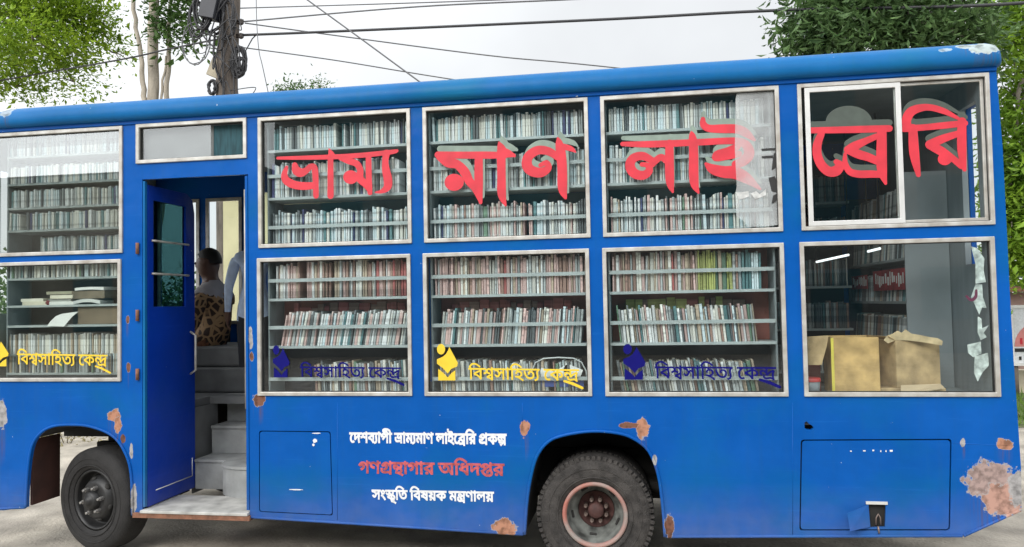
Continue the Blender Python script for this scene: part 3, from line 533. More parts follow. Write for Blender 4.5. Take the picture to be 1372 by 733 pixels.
369:[[468,308,446,309,427,311,409,314,392,319,376,326,360,335,343,346,325,360,305,377,290,391,277,401,266,408,257,413,247,416,237,417,227,416,217,412,208,406,200,398,196,388,194,375,195,363,199,352,206,342,214,331,224,320,236,308,181,253,162,271,146,291,132,310,121,332,114,355,112,380,114,403,120,424,129,441,141,456,156,468,172,477,190,484,208,488,225,489,251,487,274,482,295,474,315,462,335,447,356,429,378,410,397,395,414,384,430,377,448,372,468,371,488,373,505,379,519,388,530,402,536,420,538,442,536,467,529,491,518,514,503,537,486,557,467,575,547,591,558,581,568,569,578,554,588,539,597,522,604,504,610,484,614,464,615,442,611,402,598,368,576,342,547,323,511,312],[703,622,703,551,-10,551,-10,622],[456,370,478,369,498,367,515,363,530,358,544,351,556,343,568,332,579,320,587,306,593,288,597,265,598,236,598,-117,521,-117,513,-90,503,-68,489,-51,472,-39,453,-32,431,-30,413,-30,394,-32,375,-34,355,-37,335,-40,314,-42,293,-45,270,-46,245,-47,225,-46,204,-44,182,-40,160,-34,138,-25,117,-13,98,2,81,22,66,45,55,73,48,106,46,145,46,159,47,175,49,191,51,207,53,222,56,235,133,223,130,213,128,202,126,190,125,177,124,162,124,146,126,114,133,88,144,68,158,53,174,42,192,35,210,31,228,28,245,27,264,28,284,29,303,32,322,34,341,37,360,40,379,42,397,44,414,44,435,43,455,38,474,32,492,21,507,7,521,-11,521,229,521,245,519,258,516,268,513,277,508,284,502,290,496,294,489,298,482,300,473,302,462,304,451,304,434,303,417,300,402,294,386,287,372,278,360,268,348,258,338,247,330,236,324,224,320,213,319,202,320,194,323,186,328,178,336,173,350,169,368,168,376,168,383,168,390,169,395,170,402,170,408,171,415,102,408,100,399,98,390,96,379,95,366,94,352,94,334,95,316,99,298,104,283,113,269,123,257,136,248,152,243,171,241,192,243,212,249,233,258,254,271,274,286,293,305,312,326,328,349,342,374,354,400,363,428,368]],
372:[[195,475,223,474,249,469,273,462,296,451,318,438,339,422,360,404,380,384,400,361,399,272,370,307,338,338,306,366,272,386,239,399,207,403,186,401,167,395,151,386,138,373,131,356,128,335,130,320,134,306,142,294,153,282,167,272,184,262,143,193,115,211,91,232,72,255,57,281,49,308,46,338,48,366,56,392,68,414,83,432,102,448,124,460,147,468,171,473],[906,622,906,551,452,551,452,253,438,273,481,316,529,357,582,394,640,428,702,459,768,486,833,422,821,399,811,376,802,352,795,329,789,305,785,280,782,254,781,226,780,196,780,166,782,139,784,113,786,88,790,64,795,40,801,15,807,-12,815,-40,740,-59,719,45,714,72,710,99,706,126,704,156,702,188,702,223,703,248,705,273,708,297,713,320,718,342,724,362,732,381,739,397,746,410,758,405,720,389,684,370,648,349,612,326,577,301,542,273,506,243,470,210,434,175,375,215,375,360,379,370,378,383,377,397,376,410,375,423,375,437,375,450,375,551,-10,551,-10,622],[598,100,623,98,648,94,672,86,695,75,717,59,738,40,740,-59,729,-32,713,-10,693,7,669,19,641,26,611,28,590,27,569,25,548,22,527,17,505,13,482,8,459,4,434,2,407,1,386,2,364,5,342,10,321,16,301,26,282,38,265,52,251,69,238,89,229,112,224,138,222,167,222,180,223,192,225,204,227,215,229,224,231,232,308,223,306,215,304,206,302,198,301,188,300,179,300,169,301,148,306,130,313,114,323,101,335,91,350,83,368,77,386,74,407,73,428,74,449,76,469,80,489,85,510,89,530,94,552,97,574,99]],
378:[[290,629,330,626,367,618,400,604,431,585,462,560,494,530,526,493,562,450,600,401,545,362,521,395,499,424,478,450,457,473,438,493,418,510,399,525,380,536,360,545,339,551,318,555,295,556,270,555,247,551,224,545,203,537,183,527,164,516,147,504,130,491,114,478,106,477,117,483,128,487,140,492,153,495,167,496,182,497,214,494,239,483,258,466,271,445,278,422,281,396,281,391,281,385,280,380,280,374,279,368,278,363,169,299,182,311,193,323,203,335,210,348,215,364,216,383,215,395,210,406,203,418,192,427,178,432,160,434,149,433,138,432,128,428,117,424,106,419,95,413,22,485,49,512,76,537,104,560,132,580,162,597,192,610,223,621,256,627],[498,474,216,238,162,297,254,368,266,370,273,377,280,384,288,390,295,396,302,402,309,408,317,415,325,421,333,428,451,526],[736,622,736,551,621,551,621,208,544,253,544,396,549,446,547,462,546,480,545,498,544,517,544,537,544,558,544,688,597,688,620,622],[445,-61,403,-59,363,-53,324,-44,286,-31,251,-13,217,9,185,35,155,67,127,102,101,143,76,190,54,241,128,267,151,216,176,171,203,130,233,95,266,66,304,44,345,27,392,17,444,14,483,16,516,20,542,28,563,39,580,52,592,66,600,83,604,100,606,118,603,144,594,167,578,187,558,203,534,212,505,215,491,214,478,212,467,208,458,202,451,196,445,188,441,180,439,170,438,160,438,155,439,149,440,142,441,135,442,129,444,123,371,109,367,120,365,132,362,144,361,154,360,164,360,171,362,194,369,215,380,233,394,248,411,261,431,270,453,277,476,282,500,283,536,280,569,272,598,259,622,241,643,221,660,197,671,171,679,144,681,115,678,83,670,53,656,25,636,0,611,-21,579,-38,541,-51,496,-58]],
410:[[758,622,758,551,653,551,653,-43,576,-43,576,107,578,123,577,137,577,152,576,166,576,182,576,200,576,220,576,379,585,338,563,358,541,375,518,391,495,403,472,411,448,413,434,412,421,407,408,400,398,389,392,373,390,352,390,348,390,344,390,338,391,333,391,328,392,323,327,318,323,340,316,359,306,376,294,392,280,404,264,414,248,422,229,426,210,428,185,426,165,420,149,410,137,396,130,380,128,361,130,342,136,325,145,311,158,298,176,286,198,275,160,204,138,215,118,228,100,242,85,258,71,275,60,294,52,316,48,339,46,365,48,391,55,414,66,435,82,454,101,469,123,482,148,492,175,498,203,500,225,499,246,496,265,492,283,485,300,476,316,465,332,452,346,436,360,418,344,417,353,437,366,454,384,468,403,477,424,483,446,485,475,483,503,475,529,463,554,447,578,430,601,411,578,418,577,431,577,443,576,454,576,465,576,477,576,491,576,551,-10,551,-10,622],[374,261,401,260,427,255,452,248,475,237,497,224,519,208,540,189,562,167,584,142,606,115,629,86,653,53,602,18,581,48,560,74,542,98,523,119,506,137,488,152,471,165,453,175,435,183,417,189,397,192,377,193,345,191,314,183,286,172,260,156,235,140,213,122,205,121,216,127,226,132,237,135,248,137,261,139,274,139,303,136,326,128,342,114,354,97,361,78,363,57,363,51,363,45,362,40,362,35,361,31,360,28,265,-31,277,-21,286,-12,293,-2,298,7,301,19,302,33,301,46,297,57,290,66,281,74,269,78,253,80,243,80,233,78,224,76,214,72,204,68,195,63,127,131,151,154,175,176,200,196,225,215,252,230,280,244,309,253,340,259],[563,113,303,-94,254,-36,338,25,349,28,356,34,363,40,370,45,376,50,382,56,389,62,396,67,403,73,411,79,519,163]],
431:[[500,310,456,314,417,324,384,342,355,366,331,398,312,437,324,439,318,418,311,396,302,375,290,355,276,337,260,322,242,310,221,302,197,300,178,301,160,305,142,310,126,319,108,331,92,346,74,366,56,389,37,417,98,453,116,424,132,403,146,390,158,382,172,378,186,376,201,378,216,383,228,392,240,405,250,423,258,446,264,475,269,510,271,551,340,551,346,527,353,504,361,482,370,461,381,442,394,424,407,409,423,396,440,385,458,377,479,373,501,371,522,373,540,379,554,390,565,404,571,421,573,442,571,467,564,491,552,514,538,537,521,557,503,575,583,591,594,581,604,569,614,554,624,539,633,522,640,504,646,484,649,464,650,442,646,401,632,368,610,342,580,324,543,314],[823,622,823,551,-10,551,-10,622],[546,352,546,318,544,323,585,315,624,305,660,291,694,274,723,253,747,230,765,202,776,171,780,136,777,106,766,78,749,54,725,35,694,24,656,20,647,20,638,21,630,22,621,23,612,24,604,25,608,95,612,94,616,94,620,94,626,93,631,93,637,93,661,95,679,100,690,108,697,119,702,130,703,143,699,168,685,191,664,212,633,231,593,245,545,256,546,263,546,-43,469,-43,448,-15,423,10,396,32,366,52,334,69,300,84,265,95,228,104,191,109,154,199,208,225,263,250,320,273,377,294,433,310,489,323,469,286,469,342],[469,285,493,256,450,244,405,230,359,212,314,194,272,176,233,159,227,172,278,162,325,146,368,126,407,102,442,77,473,50,472,62,471,75,470,89,470,103,469,115,469,125]],
}
LINE_PROJECT = [(61, 0), (37, 346), (48, 949), (42, 1626), (202, 2222), (54, 2477), (40, 2743), (56, 3459), (227, 3985), (54, 4691), (44, 4957), (202, 5579), (44, 5834), (54, 6456), (34, 6722), (47, 7602), (54, 8333), (10, 8599), (61, 9129), (226, 9475), (55, 10138), (46, 10404), (224, 11260), (20, 12015), (410, 12822)]
LINE_DEPARTMENT = [(22, 0), (34, 656), (205, 1276), (358, 2003), (54, 2618), (22, 2884), (54, 3540), (46, 3806), (8, 4662), (55, 5555), (38, 5821), (37, 6417), (378, 7020), (46, 7746)]
LINE_MINISTRY = [(50, 0), (6, 682), (431, 1120), (59, 1933), (55, 1933), (35, 2199), (55, 3166), (42, 3432), (49, 4028), (70, 4661), (20, 5287), (44, 6354), (369, 6976), (34, 7669), (54, 8289), (47, 8555), (70, 9286)]
LINE_CENTRE = [(55, 0), (42, 266), (273, 862), (50, 1544), (54, 2226), (55, 2492), (51, 2758), (35, 3288), (202, 3995), (61, 4510), (20, 4856), (372, 5663)]

# ------------------------------------------------------------------ shared materials
def xz(px, py, Y=0.0):
    p = at(px, py, Y); return p.x, p.z
ORANGE, PINK, RUST, PALE = (0.40, 0.20, 0.13), (0.34, 0.25, 0.23), (0.17, 0.08, 0.055), (0.34, 0.33, 0.33)
chips = []
for px, py, rx, ry, ci, co in (
        (347, 535, 10, 9, RUST, PALE), (153, 556, 11, 9, ORANGE, PALE), (158, 570, 6, 11, ORANGE, PALE), (165, 588, 4, 6, RUST, RUST),
        (703, 574, 6, 11, ORANGE, ORANGE), (862, 574, 8, 14, ORANGE, PALE), (842, 570, 13, 4, RUST, ORANGE),
        (676, 706, 17, 11, ORANGE, PALE), (1330, 645, 30, 24, PINK, PALE), (1345, 670, 26, 20, (0.42, 0.25, 0.2), PALE), (1364, 655, 10, 22, PALE, PALE),
        (1346, 595, 9, 6.5, ORANGE, PALE), (897, 706, 6, 14, RUST, PALE), (2, 556, 9, 20, PALE, PALE), (336, 452, 3, 16, PALE, PALE), (337, 478, 3, 7, RUST, PALE),
        (171, 428, 3, 7, RUST, PALE), (172, 492, 3, 8, RUST, PALE), (176, 604, 2.5, 10, PALE, PALE), (180, 668, 4, 22, PALE, PALE), (877, 617, 3, 6, PALE, PALE), (1290, 594, 3, 5, PALE, PALE)):
    X, Z = xz(px, py)
    chips.append((X, Z, rx*PXM, ry*PXM, ci, co))
M_body = bus_paint('blue_enamel', (0.0003, 0.082, 0.375), chips, rough=0.32)
roof_chips = [(*xz(1318, 66), 0.10, 0.045, (0.36, 0.42, 0.42), (0.45, 0.55, 0.62)), (*xz(1290, 64), 0.05, 0.02, (0.36, 0.42, 0.42), (0.4, 0.5, 0.6)), (*xz(1262, 70), 0.04, 0.012, (0.3, 0.4, 0.5), (0.3, 0.45, 0.6)), (*xz(14, 152), 0.06, 0.04, (0.3, 0.36, 0.42), (0.25, 0.38, 0.5))]
M_roof = bus_paint('blue_roof_enamel', (0.004, 0.115, 0.34), roof_chips, rough=0.42)
M_door = bus_paint('blue_door_enamel', (0.0006, 0.036, 0.36), [], rough=0.34)
M_alu = mat('weathered_aluminium', (0.53, 0.53, 0.505), rough=0.42, metal=0.35, var=0.1, scale=11, dark=(0.34, 0.315, 0.28))
M_alu2 = mat('bright_aluminium', (0.66, 0.66, 0.65), rough=0.35, metal=0.3, var=0.08, scale=9)
M_rubber = mat('black_rubber', (0.018, 0.018, 0.018), rough=0.7)
M_dark = mat('dark_underside', (0.022, 0.021, 0.02), rough=0.85)
M_inside = mat('inside_lining', (0.20, 0.23, 0.24), rough=0.7)
M_shelf = mat('grey_shelf_steel', (0.40, 0.44, 0.44), rough=0.4, metal=0.1, var=0.1, scale=10)
M_back_teal = mat('teal_shelf_back', (0.055, 0.15, 0.185), rough=0.6)
M_back_brown = mat('brown_shelf_back', (0.26, 0.08, 0.06), rough=0.6)
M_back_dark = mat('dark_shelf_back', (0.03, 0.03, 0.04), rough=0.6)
M_pane = glass('window_glass', (0.955, 0.985, 0.985), ior=1.45, extra=0.022)
M_pane_side = glass('front_window_glass', (0.93, 0.96, 0.95), ior=1.5, extra=0.17)
M_pane_side2 = glass('front_lower_glass', (0.95, 0.98, 0.97), ior=1.5, extra=0.05)
M_red = mat('red_sign_paint', (0.58, 0.020, 0.040), rough=0.55, var=0.14, scale=9)
M_olive = mat('grey_green_letter_shadow', (0.20, 0.26, 0.22), rough=0.6, var=0.12, scale=18)  # both olives: shadow of the red letters, kept as flat colour
M_olive2 = mat('dark_olive_letter_shadow', (0.055, 0.072, 0.06), rough=0.6, var=0.12, scale=18)
M_yellow = mat('yellow_sign_paint', (0.72, 0.50, 0.025), rough=0.5, var=0.06, scale=20)
M_navy = mat('navy_sign_paint', (0.005, 0.005, 0.13), rough=0.6, spec=0.1, var=0.06, scale=20)
M_white = mat('white_sign_paint', (0.70, 0.71, 0.73), rough=0.5, var=0.12, scale=30)
M_salmon = mat('faded_red_sign_paint', (0.52, 0.09, 0.10), rough=0.6, var=0.35, scale=26)
M_reflection = reflection_layer('pale_reflection', (0.66, 0.69, 0.70), 0.27)
M_paper = mat('white_paper', (0.80, 0.80, 0.78), rough=0.8, var=0.08)
M_steps = mat('worn_grey_step', (0.30, 0.31, 0.31), rough=0.7, var=0.2, scale=7, bump=0.15)
M_stepside = mat('dark_step_side', (0.13, 0.135, 0.14), rough=0.7, var=0.15)
M_plate = mat('scuffed_white_plate', (0.46, 0.455, 0.43), rough=0.65, var=0.25, scale=9)
M_rustedge = mat('rusty_steel', (0.22, 0.10, 0.06), rough=0.85, var=0.35, scale=22)
M_tyre = mat('tyre_rubber', (0.020, 0.019, 0.019), rough=0.85, var=0.3, scale=9, bump=0.25, bscale=90)
M_tyre2 = mat('dusty_tyre_rubber', (0.055, 0.05, 0.047), rough=0.9, var=0.4, scale=16, bump=0.5, bscale=110)
M_rim = mat('dark_steel_rim', (0.035, 0.035, 0.036), rough=0.5, metal=0.4, var=0.25, scale=14)
M_rimpale = mat('pale_steel_rim', (0.20, 0.21, 0.195), rough=0.65, metal=0.2, var=0.5, scale=12)
M_rimred = mat('red_rim_edge', (0.30, 0.11, 0.085), rough=0.75, var=0.35, scale=7, dark=(0.26, 0.24, 0.22))
M_hub = mat('rusty_hub', (0.10, 0.045, 0.04), rough=0.7, var=0.3, scale=20)
M_nut = mat('greasy_wheel_nut', (0.22, 0.17, 0.15), rough=0.45, metal=0.5)

# ------------------------------------------------------------------ ground
def slab(name, x0, x1, y0, y1, z, M, kind='structure', label=None):
    mb = MB(); mb.add([(x0, y0, z), (x1, y0, z), (x1, y1, z), (x0, y1, z)], [(0, 1, 2, 3)])
    o = mb.build(name, M); tag(o, kind=kind, label=label); return o
M_ground = mat('pale_concrete', (0.41, 0.37, 0.31), rough=0.9, var=0.3, scale=2.6, bump=0.6, bscale=38)
slab('ground', -1500, 1500, -1500, 1500, 0, M_ground)

# ------------------------------------------------------------------ the library bus
bus = empty('library_bus', (-1.3, 1.05, 0))
tag(bus, 'blue mobile library bus with big windows, red Bengali lettering and rust spots, parked side on', 'bus')

XF, XR, YF = -4.86, 2.135, 2.10           # front end, rear end, far side
def rect_of(tl, tr, br, bl):
    P = [at(*q) for q in (tl, tr, br, bl)]
    return ((P[0].x+P[3].x)/2, (P[1].x+P[2].x)/2, (P[2].z+P[3].z)/2, (P[0].z+P[1].z)/2)   # x0 x1 z0 z1
W = {
 'u1': (-4.80, at(165, 300).x, at(100, 341).z, at(100, 173).z),
 'l1': (-4.80, at(163, 430).x, at(100, 511).z, at(100, 349).z),
 'tr': rect_of((183, 167), (331, 158), (331, 213), (183, 219)),
 'u2': rect_of((347, 160), (551, 146), (551, 327), (346, 331)),
 'l2': rect_of((346, 347), (551, 340), (552, 531), (345, 528)),
 'u3': rect_of((567, 145), (789, 131), (790, 320), (568, 327)),
 'l3': rect_of((568, 341), (790, 334), (793, 532), (568, 532)),
 'u4': rect_of((805, 130), (1045, 114), (1047, 310), (807, 318)),
 'l4': rect_of((808, 333), (1051, 324), (1055, 531), (810, 532)),
 'u5': rect_of((1069, 111), (1326, 97), (1331, 300), (1072, 308)),
 'l5': rect_of((1072, 324), (1333, 315), (1339, 529), (1076, 531)),
}
ZL = {}
for row, keys in (('u', 'u2 u3 u4 u5'), ('l', 'l2 l3 l4 l5')):     # the panes stand in line
    z0 = sum(W[k][2] for k in keys.split())/4; z1 = sum(W[k][3] for k in keys.split())/4
    for k in keys.split(): W[k] = (W[k][0], W[k][1], z0, z1)
DX0, DX1, DZ1 = -3.52, -2.70, at(260, 237).z

ARCH_R = [(891, 719), (887.5, 675), (881.6, 635), (869, 604), (848, 587), (826, 580), (793, 577.7), (757, 582.7), (735, 591.5), (719.6, 611), (711, 641), (706, 674.7), (703, 716)]
ARCH_F = [(178, 690), (176, 633), (166, 602), (149.6, 582.6), (122, 571.5), (97, 569), (72, 571), (55, 580), (44, 596), (38.8, 621), (36, 655), (35, 680)]
def smooth_px(P, sub=4): return [q[:2] for q in catmull([(a, b, 0) for a, b in P], sub)]
arch_r = [xz(*q) for q in smooth_px(ARCH_R)]
arch_f = [xz(*q) for q in smooth_px(ARCH_F)]
outline = [(XF, 3.15), (XR+0.01, 3.15)] + [xz(*q) for q in ((1343.5, 200), (1348, 290), (1353.5, 400), (1358, 480), (1363.5, 560), (1368, 625), (1369, 682))]
outline += [xz(1342, 694), xz(1290, 718), xz(1100, 719)] + arch_r + [xz(690, 715.5), xz(520, 706), (DX1, at(345, 693).z), (DX1, DZ1), (DX0, DZ1), (DX0, at(190, 690).z)] + arch_f + [xz(5, 684), (XF, at(5, 684).z)]
holes = []
for k, (x0, x1, z0, z1) in W.items():
    g = 0.014
    holes.append([(x0+g, z0+g), (x1-g, z0+g), (x1-g, z1-g), (x0+g, z1-g)])
HL = [xz(*q) for q in ((347, 577), (443, 578), (446, 691), (347, 686))]
HR = [xz(*q) for q in ((1073, 589), (1275, 588), (1273, 711), (1071, 711))]
def round_rect(Q, r=0.02):
    outp = []
    for i in range(4):
        a, b, c = Vector(Q[i-1]), Vector(Q[i]), Vector(Q[(i+1) % 4])
        p, q = b+(a-b).normalized()*r, b+(c-b).normalized()*r
        for k in range(5):
            t = k/4
            v = p*(1-t)**2+b*2*t*(1-t)+q*t*t
            outp.append((v.x, v.y))
    return outp
def grow(Q, d):
    c = sum((Vector(q) for q in Q), Vector((0, 0)))/len(Q)
    return [(x+(d if x > c.x else -d), z+(d if z > c.y else -d)) for x, z in Q]
for Q in (HL, HR): holes.append(round_rect(Q))
# the small torn hole above the rear locker
TORN = [xz(*q) for q in ((1078, 566), (1081, 564.5), (1084, 568), (1088, 570), (1090.5, 573.5), (1087, 576), (1081, 575.5), (1078, 573))]
holes.append(TORN)
mb = MB(); mb.plate([outline]+holes, 0.0, 0.03)
body = mb.build('body_side', M_body, bus)
# rolled lips round the wheel arches, with the edge of the skirt
for nm, A in (('wheel_arch_lip', arch_r), ('wheel_arch_lip', arch_f)):
    mb = MB(); mb.tube([(x, -0.004, z) for x, z in A], 0.010, 8); mb.build(nm, M_body, bus)
mb = MB()
for a, b in (((-2.69, at(345, 693).z), xz(701, 716)), (xz(893, 719), xz(1289, 718)), (xz(1291, 718), xz(1368, 683)), ((XF+.02, at(5, 684).z), xz(34, 680))):
    mb.tube([(a[0], -0.002, a[1]), (b[0], -0.002, b[1])], 0.009, 8)
build_each(mb, 'skirt_edge', M_body, bus)

# pillars stand a little proud between the windows; gutter strip under the roof
mb = MB()
mb.box(XF, XR+.012, -0.012, -0.0005, W['u2'][3]+0.008, 3.148)
mb.build('rain_gutter', M_body, bus, bevel=0.004)

# far side, front and rear of the bus, floor and ceiling
mb = MB()
fh = []
for x0, x1 in ((-4.78, -4.36), (-4.25, -3.90)): fh.append([(x0, 1.62), (x1, 1.62), (x1, 2.84), (x0, 2.84)])
for x0, x1 in ((-3.7, -2.7),): fh.append([(x0, 2.25), (x1, 2.25), (x1, 2.9), (x0, 2.9)])
mb.plate([[(XF, 0.42), (XR, 0.42), (XR, 3.15), (XF, 3.15)]]+fh, YF-0.03, YF)
mb.build('body_far_side', [M_body, M_inside], bus)
def endwall(name, x0, x1, zb, holes_yz, M):
    """a wall across the bus; holes in (y, z)"""
    t = MB(); t.plate([[(0.031, zb), (YF-0.031, zb), (YF-0.031, 3.15), (0.031, 3.15)]]+holes_yz, 0, x1-x0)
    rot = [(x0+y, x, z) for x, y, z in t.v]
    t.v = rot
    return t.build(name, M, bus)
endwall('front_end', XF, XF+0.03, 0.78, [[(0.15, 1.75), (1.95, 1.75), (1.95, 2.85), (0.15, 2.85)]], M_body)
endwall('front_lining', XF+0.032, XF+0.037, 0.78, [[(0.15, 1.75), (1.95, 1.75), (1.95, 2.85), (0.15, 2.85)]], mat('grey_front_lining', (0.36, 0.40, 0.36), rough=0.7, var=0.3, scale=3))
M_rear = mat('grey_rear_lining', (0.25, 0.275, 0.29), rough=0.55, var=0.12, scale=3, stretch=(1, 5, 0.6))
endwall('rear_lining', XR-0.07, XR-0.035, 0.62, [[(0.10, 1.95), (0.34, 1.95), (0.34, 2.95), (0.10, 2.95)]], M_rear)
endwall('rear_end', XR-0.03, XR, 0.62, [[(0.10, 1.95), (0.34, 1.95), (0.34, 2.95), (0.10, 2.95)]], M_body)
mb = MB()
mb.box(XF+.03, DX0-.03, 0.031, YF-.031, 0.97, 1.03); mb.box(DX1+.03, XR-.08, 0.031, YF-.031, 0.97, 1.03); mb.box(DX0-.03, DX1+.03, 0.92, YF-.031, 0.97, 1.028)
build_each(mb, 'cabin_floor', M_stepside, bus)
mb = MB(); mb.box(XF+.03, XR-.08, 0.031, YF-.031, 3.10, 3.14); mb.build('ceiling', M_inside, bus)
mb = MB()
for y in (0.62, 1.40): mb.box(DX1+.05, XR-.1, y, y+0.07, 0.52, 0.70); mb.box(XF+.5, DX0-.06, y, y+0.07, 0.52, 0.70)
mb.box(XF+.05, DX0-.35, 0.80, 1.95, 0.71, 0.93)
mb.box(DX1+.05, XR-.1, 0.60, 1.95, 0.71, 0.93)
mb.box(-2.5, -1.5, 0.55, 1.05, 0.36, 0.69)                      # battery and fuel boxes
mb.box(-1.02, 0.28, 0.66, 0.70, 0.34, 0.96); mb.box(-4.35, DX0-.06, 0.74, 0.78, 0.68, 0.96)
mb.tube([(-0.33, 0.3, 0.375), (-0.33, 1.8, 0.375)], 0.08, 12)
mb.tube([(-3.90, 0.35, 0.375), (-3.90, 1.8, 0.375)], 0.05, 12)
mb.tube([(-0.95, 0.5, 0.42), (-0.6, 0.5, 0.47), (-0.33, 0.5, 0.50), (0.05, 0.5, 0.47), (0.3, 0.5, 0.42)], 0.04, 8)
build_each(mb, 'chassis_member', M_dark, bus)
mb = MB()                                                         # inner arch linings
for A, dpt in ((arch_r, 0.62), (arch_f[:-14], 0.70)):
    n = len(A)
    mb.add([(x, 0.031, z) for x, z in A]+[(x, dpt, z) for x, z in A], [(i, i+1, n+i+1, n+i) for i in range(n-1)])
build_each(mb, 'arch_lining', M_dark, bus)
mb = MB(); x0 = at(37, 660).x
mb.plate([[(x0-.005, .345), (x0+.015, .345), (x0+.015, .82), (x0-.005, .82)]], 0.031, 0.30)
mb.build('mud_flap', mat('red_brown_flap', (0.05, 0.018, 0.013), rough=0.8, var=0.3), bus)
mb = MB(); mb.box(-2.69, XR-0.05, 0.04, 0.06, 0.40, 0.95)
# lockers: dark boxes behind the two covers
mb = MB()
for Q in (HL, HR):
    xs = [q[0] for q in Q]; zs = [q[1] for q in Q]
    mb.box(min(xs)-.01, max(xs)+.01, 0.0315, 0.20, min(zs)-.01, max(zs)+.01)
build_each(mb, 'locker_box', M_dark, bus)
hl = MB(); hl.plate([round_rect(grow(HL, -0.0065))], 0.0005, 0.014)
hlo = hl.build('locker_cover', M_body, bus)
LOCK = [xz(*q) for q in ((1163, 676), (1187, 675), (1186, 706), (1166, 707))]
hr = MB(); hr.plate([round_rect(grow(HR, -0.008)), LOCK], 0.0005, 0.014)
hro = hr.build('locker_cover', M_body, bus)
# bent flap, bright top edge and the latch inside the lock opening
fl = [(1163.5, 676), (1135, 688), (1139, 712), (1166, 706)]
fy = [-0.004, -0.075, -0.085, -0.006]
mb = MB(); P = [at(a, b, y) for (a, b), y in zip(fl, fy)]
mb.add(P+[p+Vector((0.002, 0.004, 0)) for p in P], [(0, 1, 2, 3), (7, 6, 5, 4), (0, 4, 5, 1), (1, 5, 6, 2), (2, 6, 7, 3), (3, 7, 4, 0)])
mb.build('lock_flap', M_body, hro)
mb = MB()
a, b = at(1160, 674.5), at(1189, 673.5); mb.box(a.x, b.x, -0.006, -0.0005, min(a.z, b.z)-.004, max(a.z, b.z)+.006)
mb.build('lock_trim', M_alu2, hro)
mb = MB(); c = at(1176, 693, 0.02); mb.tube([(c.x-.014, .012, c.z-.045), (c.x-.012, .01, c.z), (c.x, .008, c.z+.022), (c.x+.012, .01, c.z), (c.x+.014, .012, c.z-.045)], 0.005, 8)
mb.tube([(c.x-.005, .0, c.z-.05), (c.x-.002, -.004, c.z-.09)], 0.006, 8)
build_each(mb, 'latch', M_nut, hro)

# roof: bull-nosed cornice and slightly crowned top
prof = [(-0.030, 3.128), (-0.050, 3.137), (-0.062, 3.162), (-0.062, 3.195), (-0.052, 3.228), (-0.026, 3.258), (0.02, 3.280), (0.10, 3.296), (0.30, 3.312), (0.65, 3.326), (1.05, 3.33)]
prof = prof + [(YF-y, z) for y, z in prof[:-1][::-1]]
secs = []
X0, X1 = -4.69, 2.15
for x, s in ((X0-.03, 0.0), (X0-.028, 0.5), (X0-.015, 0.8), (X0+.02, 0.95), (X0+.07, 1.0)): secs.append((x, s))
k = 24
for i in range(1, k): secs.append((X0+.07+(X1-.05-X0-.07)*i/k, 1.0))
for x, s in ((X1-.05, 1.0), (X1-.015, 0.95), (X1+.005, 0.82), (X1+.014, 0.55), (X1+.016, 0.0)): secs.append((x, s))
mb = MB(); n = len(prof); V = []
for x, s in secs:
    for y, z in prof:
        sy = 1.0 if s == 1 else 1-(1-s)*0.06
        wob = 0.0025*noise.noise(Vector((x*1.3, y*2, z)))
        V.append((x, 1.05+(y-1.05)*sy, 3.128+(z-3.128)*s+wob*s))
mb.add(V, [(i*n+j, i*n+(j+1) % n, (i+1)*n+(j+1) % n, (i+1)*n+j) for i in range(len(secs)-1) for j in range(n)], 0, True)
mb.build('roof', M_roof, bus)

# a welded seam beside the rear locker and the sheet joints of the side
mb = MB()
for (a, b) in (((1276, 594), (1358, 597)), ((452, 540), (452, 697)), ((700, 540), (700, 572)), ((1062, 540), (1062, 717))):
    p, q = at(*a), at(*b); mb.tube([(p.x, .0012, p.z), (q.x, .0012, q.z)], .0028, 6)
build_each(mb, 'sheet_joint', M_body, bus)
# ---- windows
def window(key, fw_=0.026, pane_mat=M_pane, y_out=-0.014, pane=True):
    x0, x1, z0, z1 = W[key]
    mb = MB(); mb.ring(x0, x1, z0, z1, fw_, y_out, 0.034)
    o = mb.build('window', M_alu, bus, bevel=0.0035)
    mb = MB(); mb.ring(x0+fw_-.001, x1-fw_+.001, z0+fw_-.001, z1-fw_+.001, 0.005, 0.004, 0.030); mb.build('gasket', M_rubber, o)
    if pane:
        mb = MB(); mb.box(x0+fw_-.003, x1-fw_+.003, 0.014, 0.018, z0+fw_-.003, z1-fw_+.003); mb.build('pane', pane_mat, o)
    return o
WO = {}
for k in W:
    if k in ('u5', 'tr'): continue
    WO[k] = window(k, pane_mat={'u1': M_pane_side, 'l1': M_pane_side2}.get(k, M_pane))
# transom over the door: the left sliding leaf is shut, the right half stands open
WO['tr'] = window('tr', pane=False)
x0, x1, z0, z1 = W['tr']; xm = at(281, 190).x
mb = MB(); mb.box(x0+.022, xm, 0.014, 0.018, z0+.022, z1-.022); mb.build('pane', glass('transom_glass', (0.93, 0.95, 0.95), ior=1.5, extra=0.07), WO['tr'])
mb = MB(); mb.box(x0+.03, xm, 0.05, 0.056, z0+.03, z1-.03); mb.build('reflection_backing', mat('grey_sky_reflection', (0.17, 0.175, 0.175), rough=0.8), WO['tr'])  # grey panel added for the pale sky reflection in this leaf
mb = MB(); mb.box(xm+.002, x1-.03, 0.05, 0.056, z0+.03, z1-.03); mb.build('interior_shade', mat('teal_interior_shade', (0.025, 0.085, 0.105), rough=0.85, var=.3, scale=8, stretch=(8, 1, 1)), WO['tr'])  # teal panel added for the dim interior behind the open half
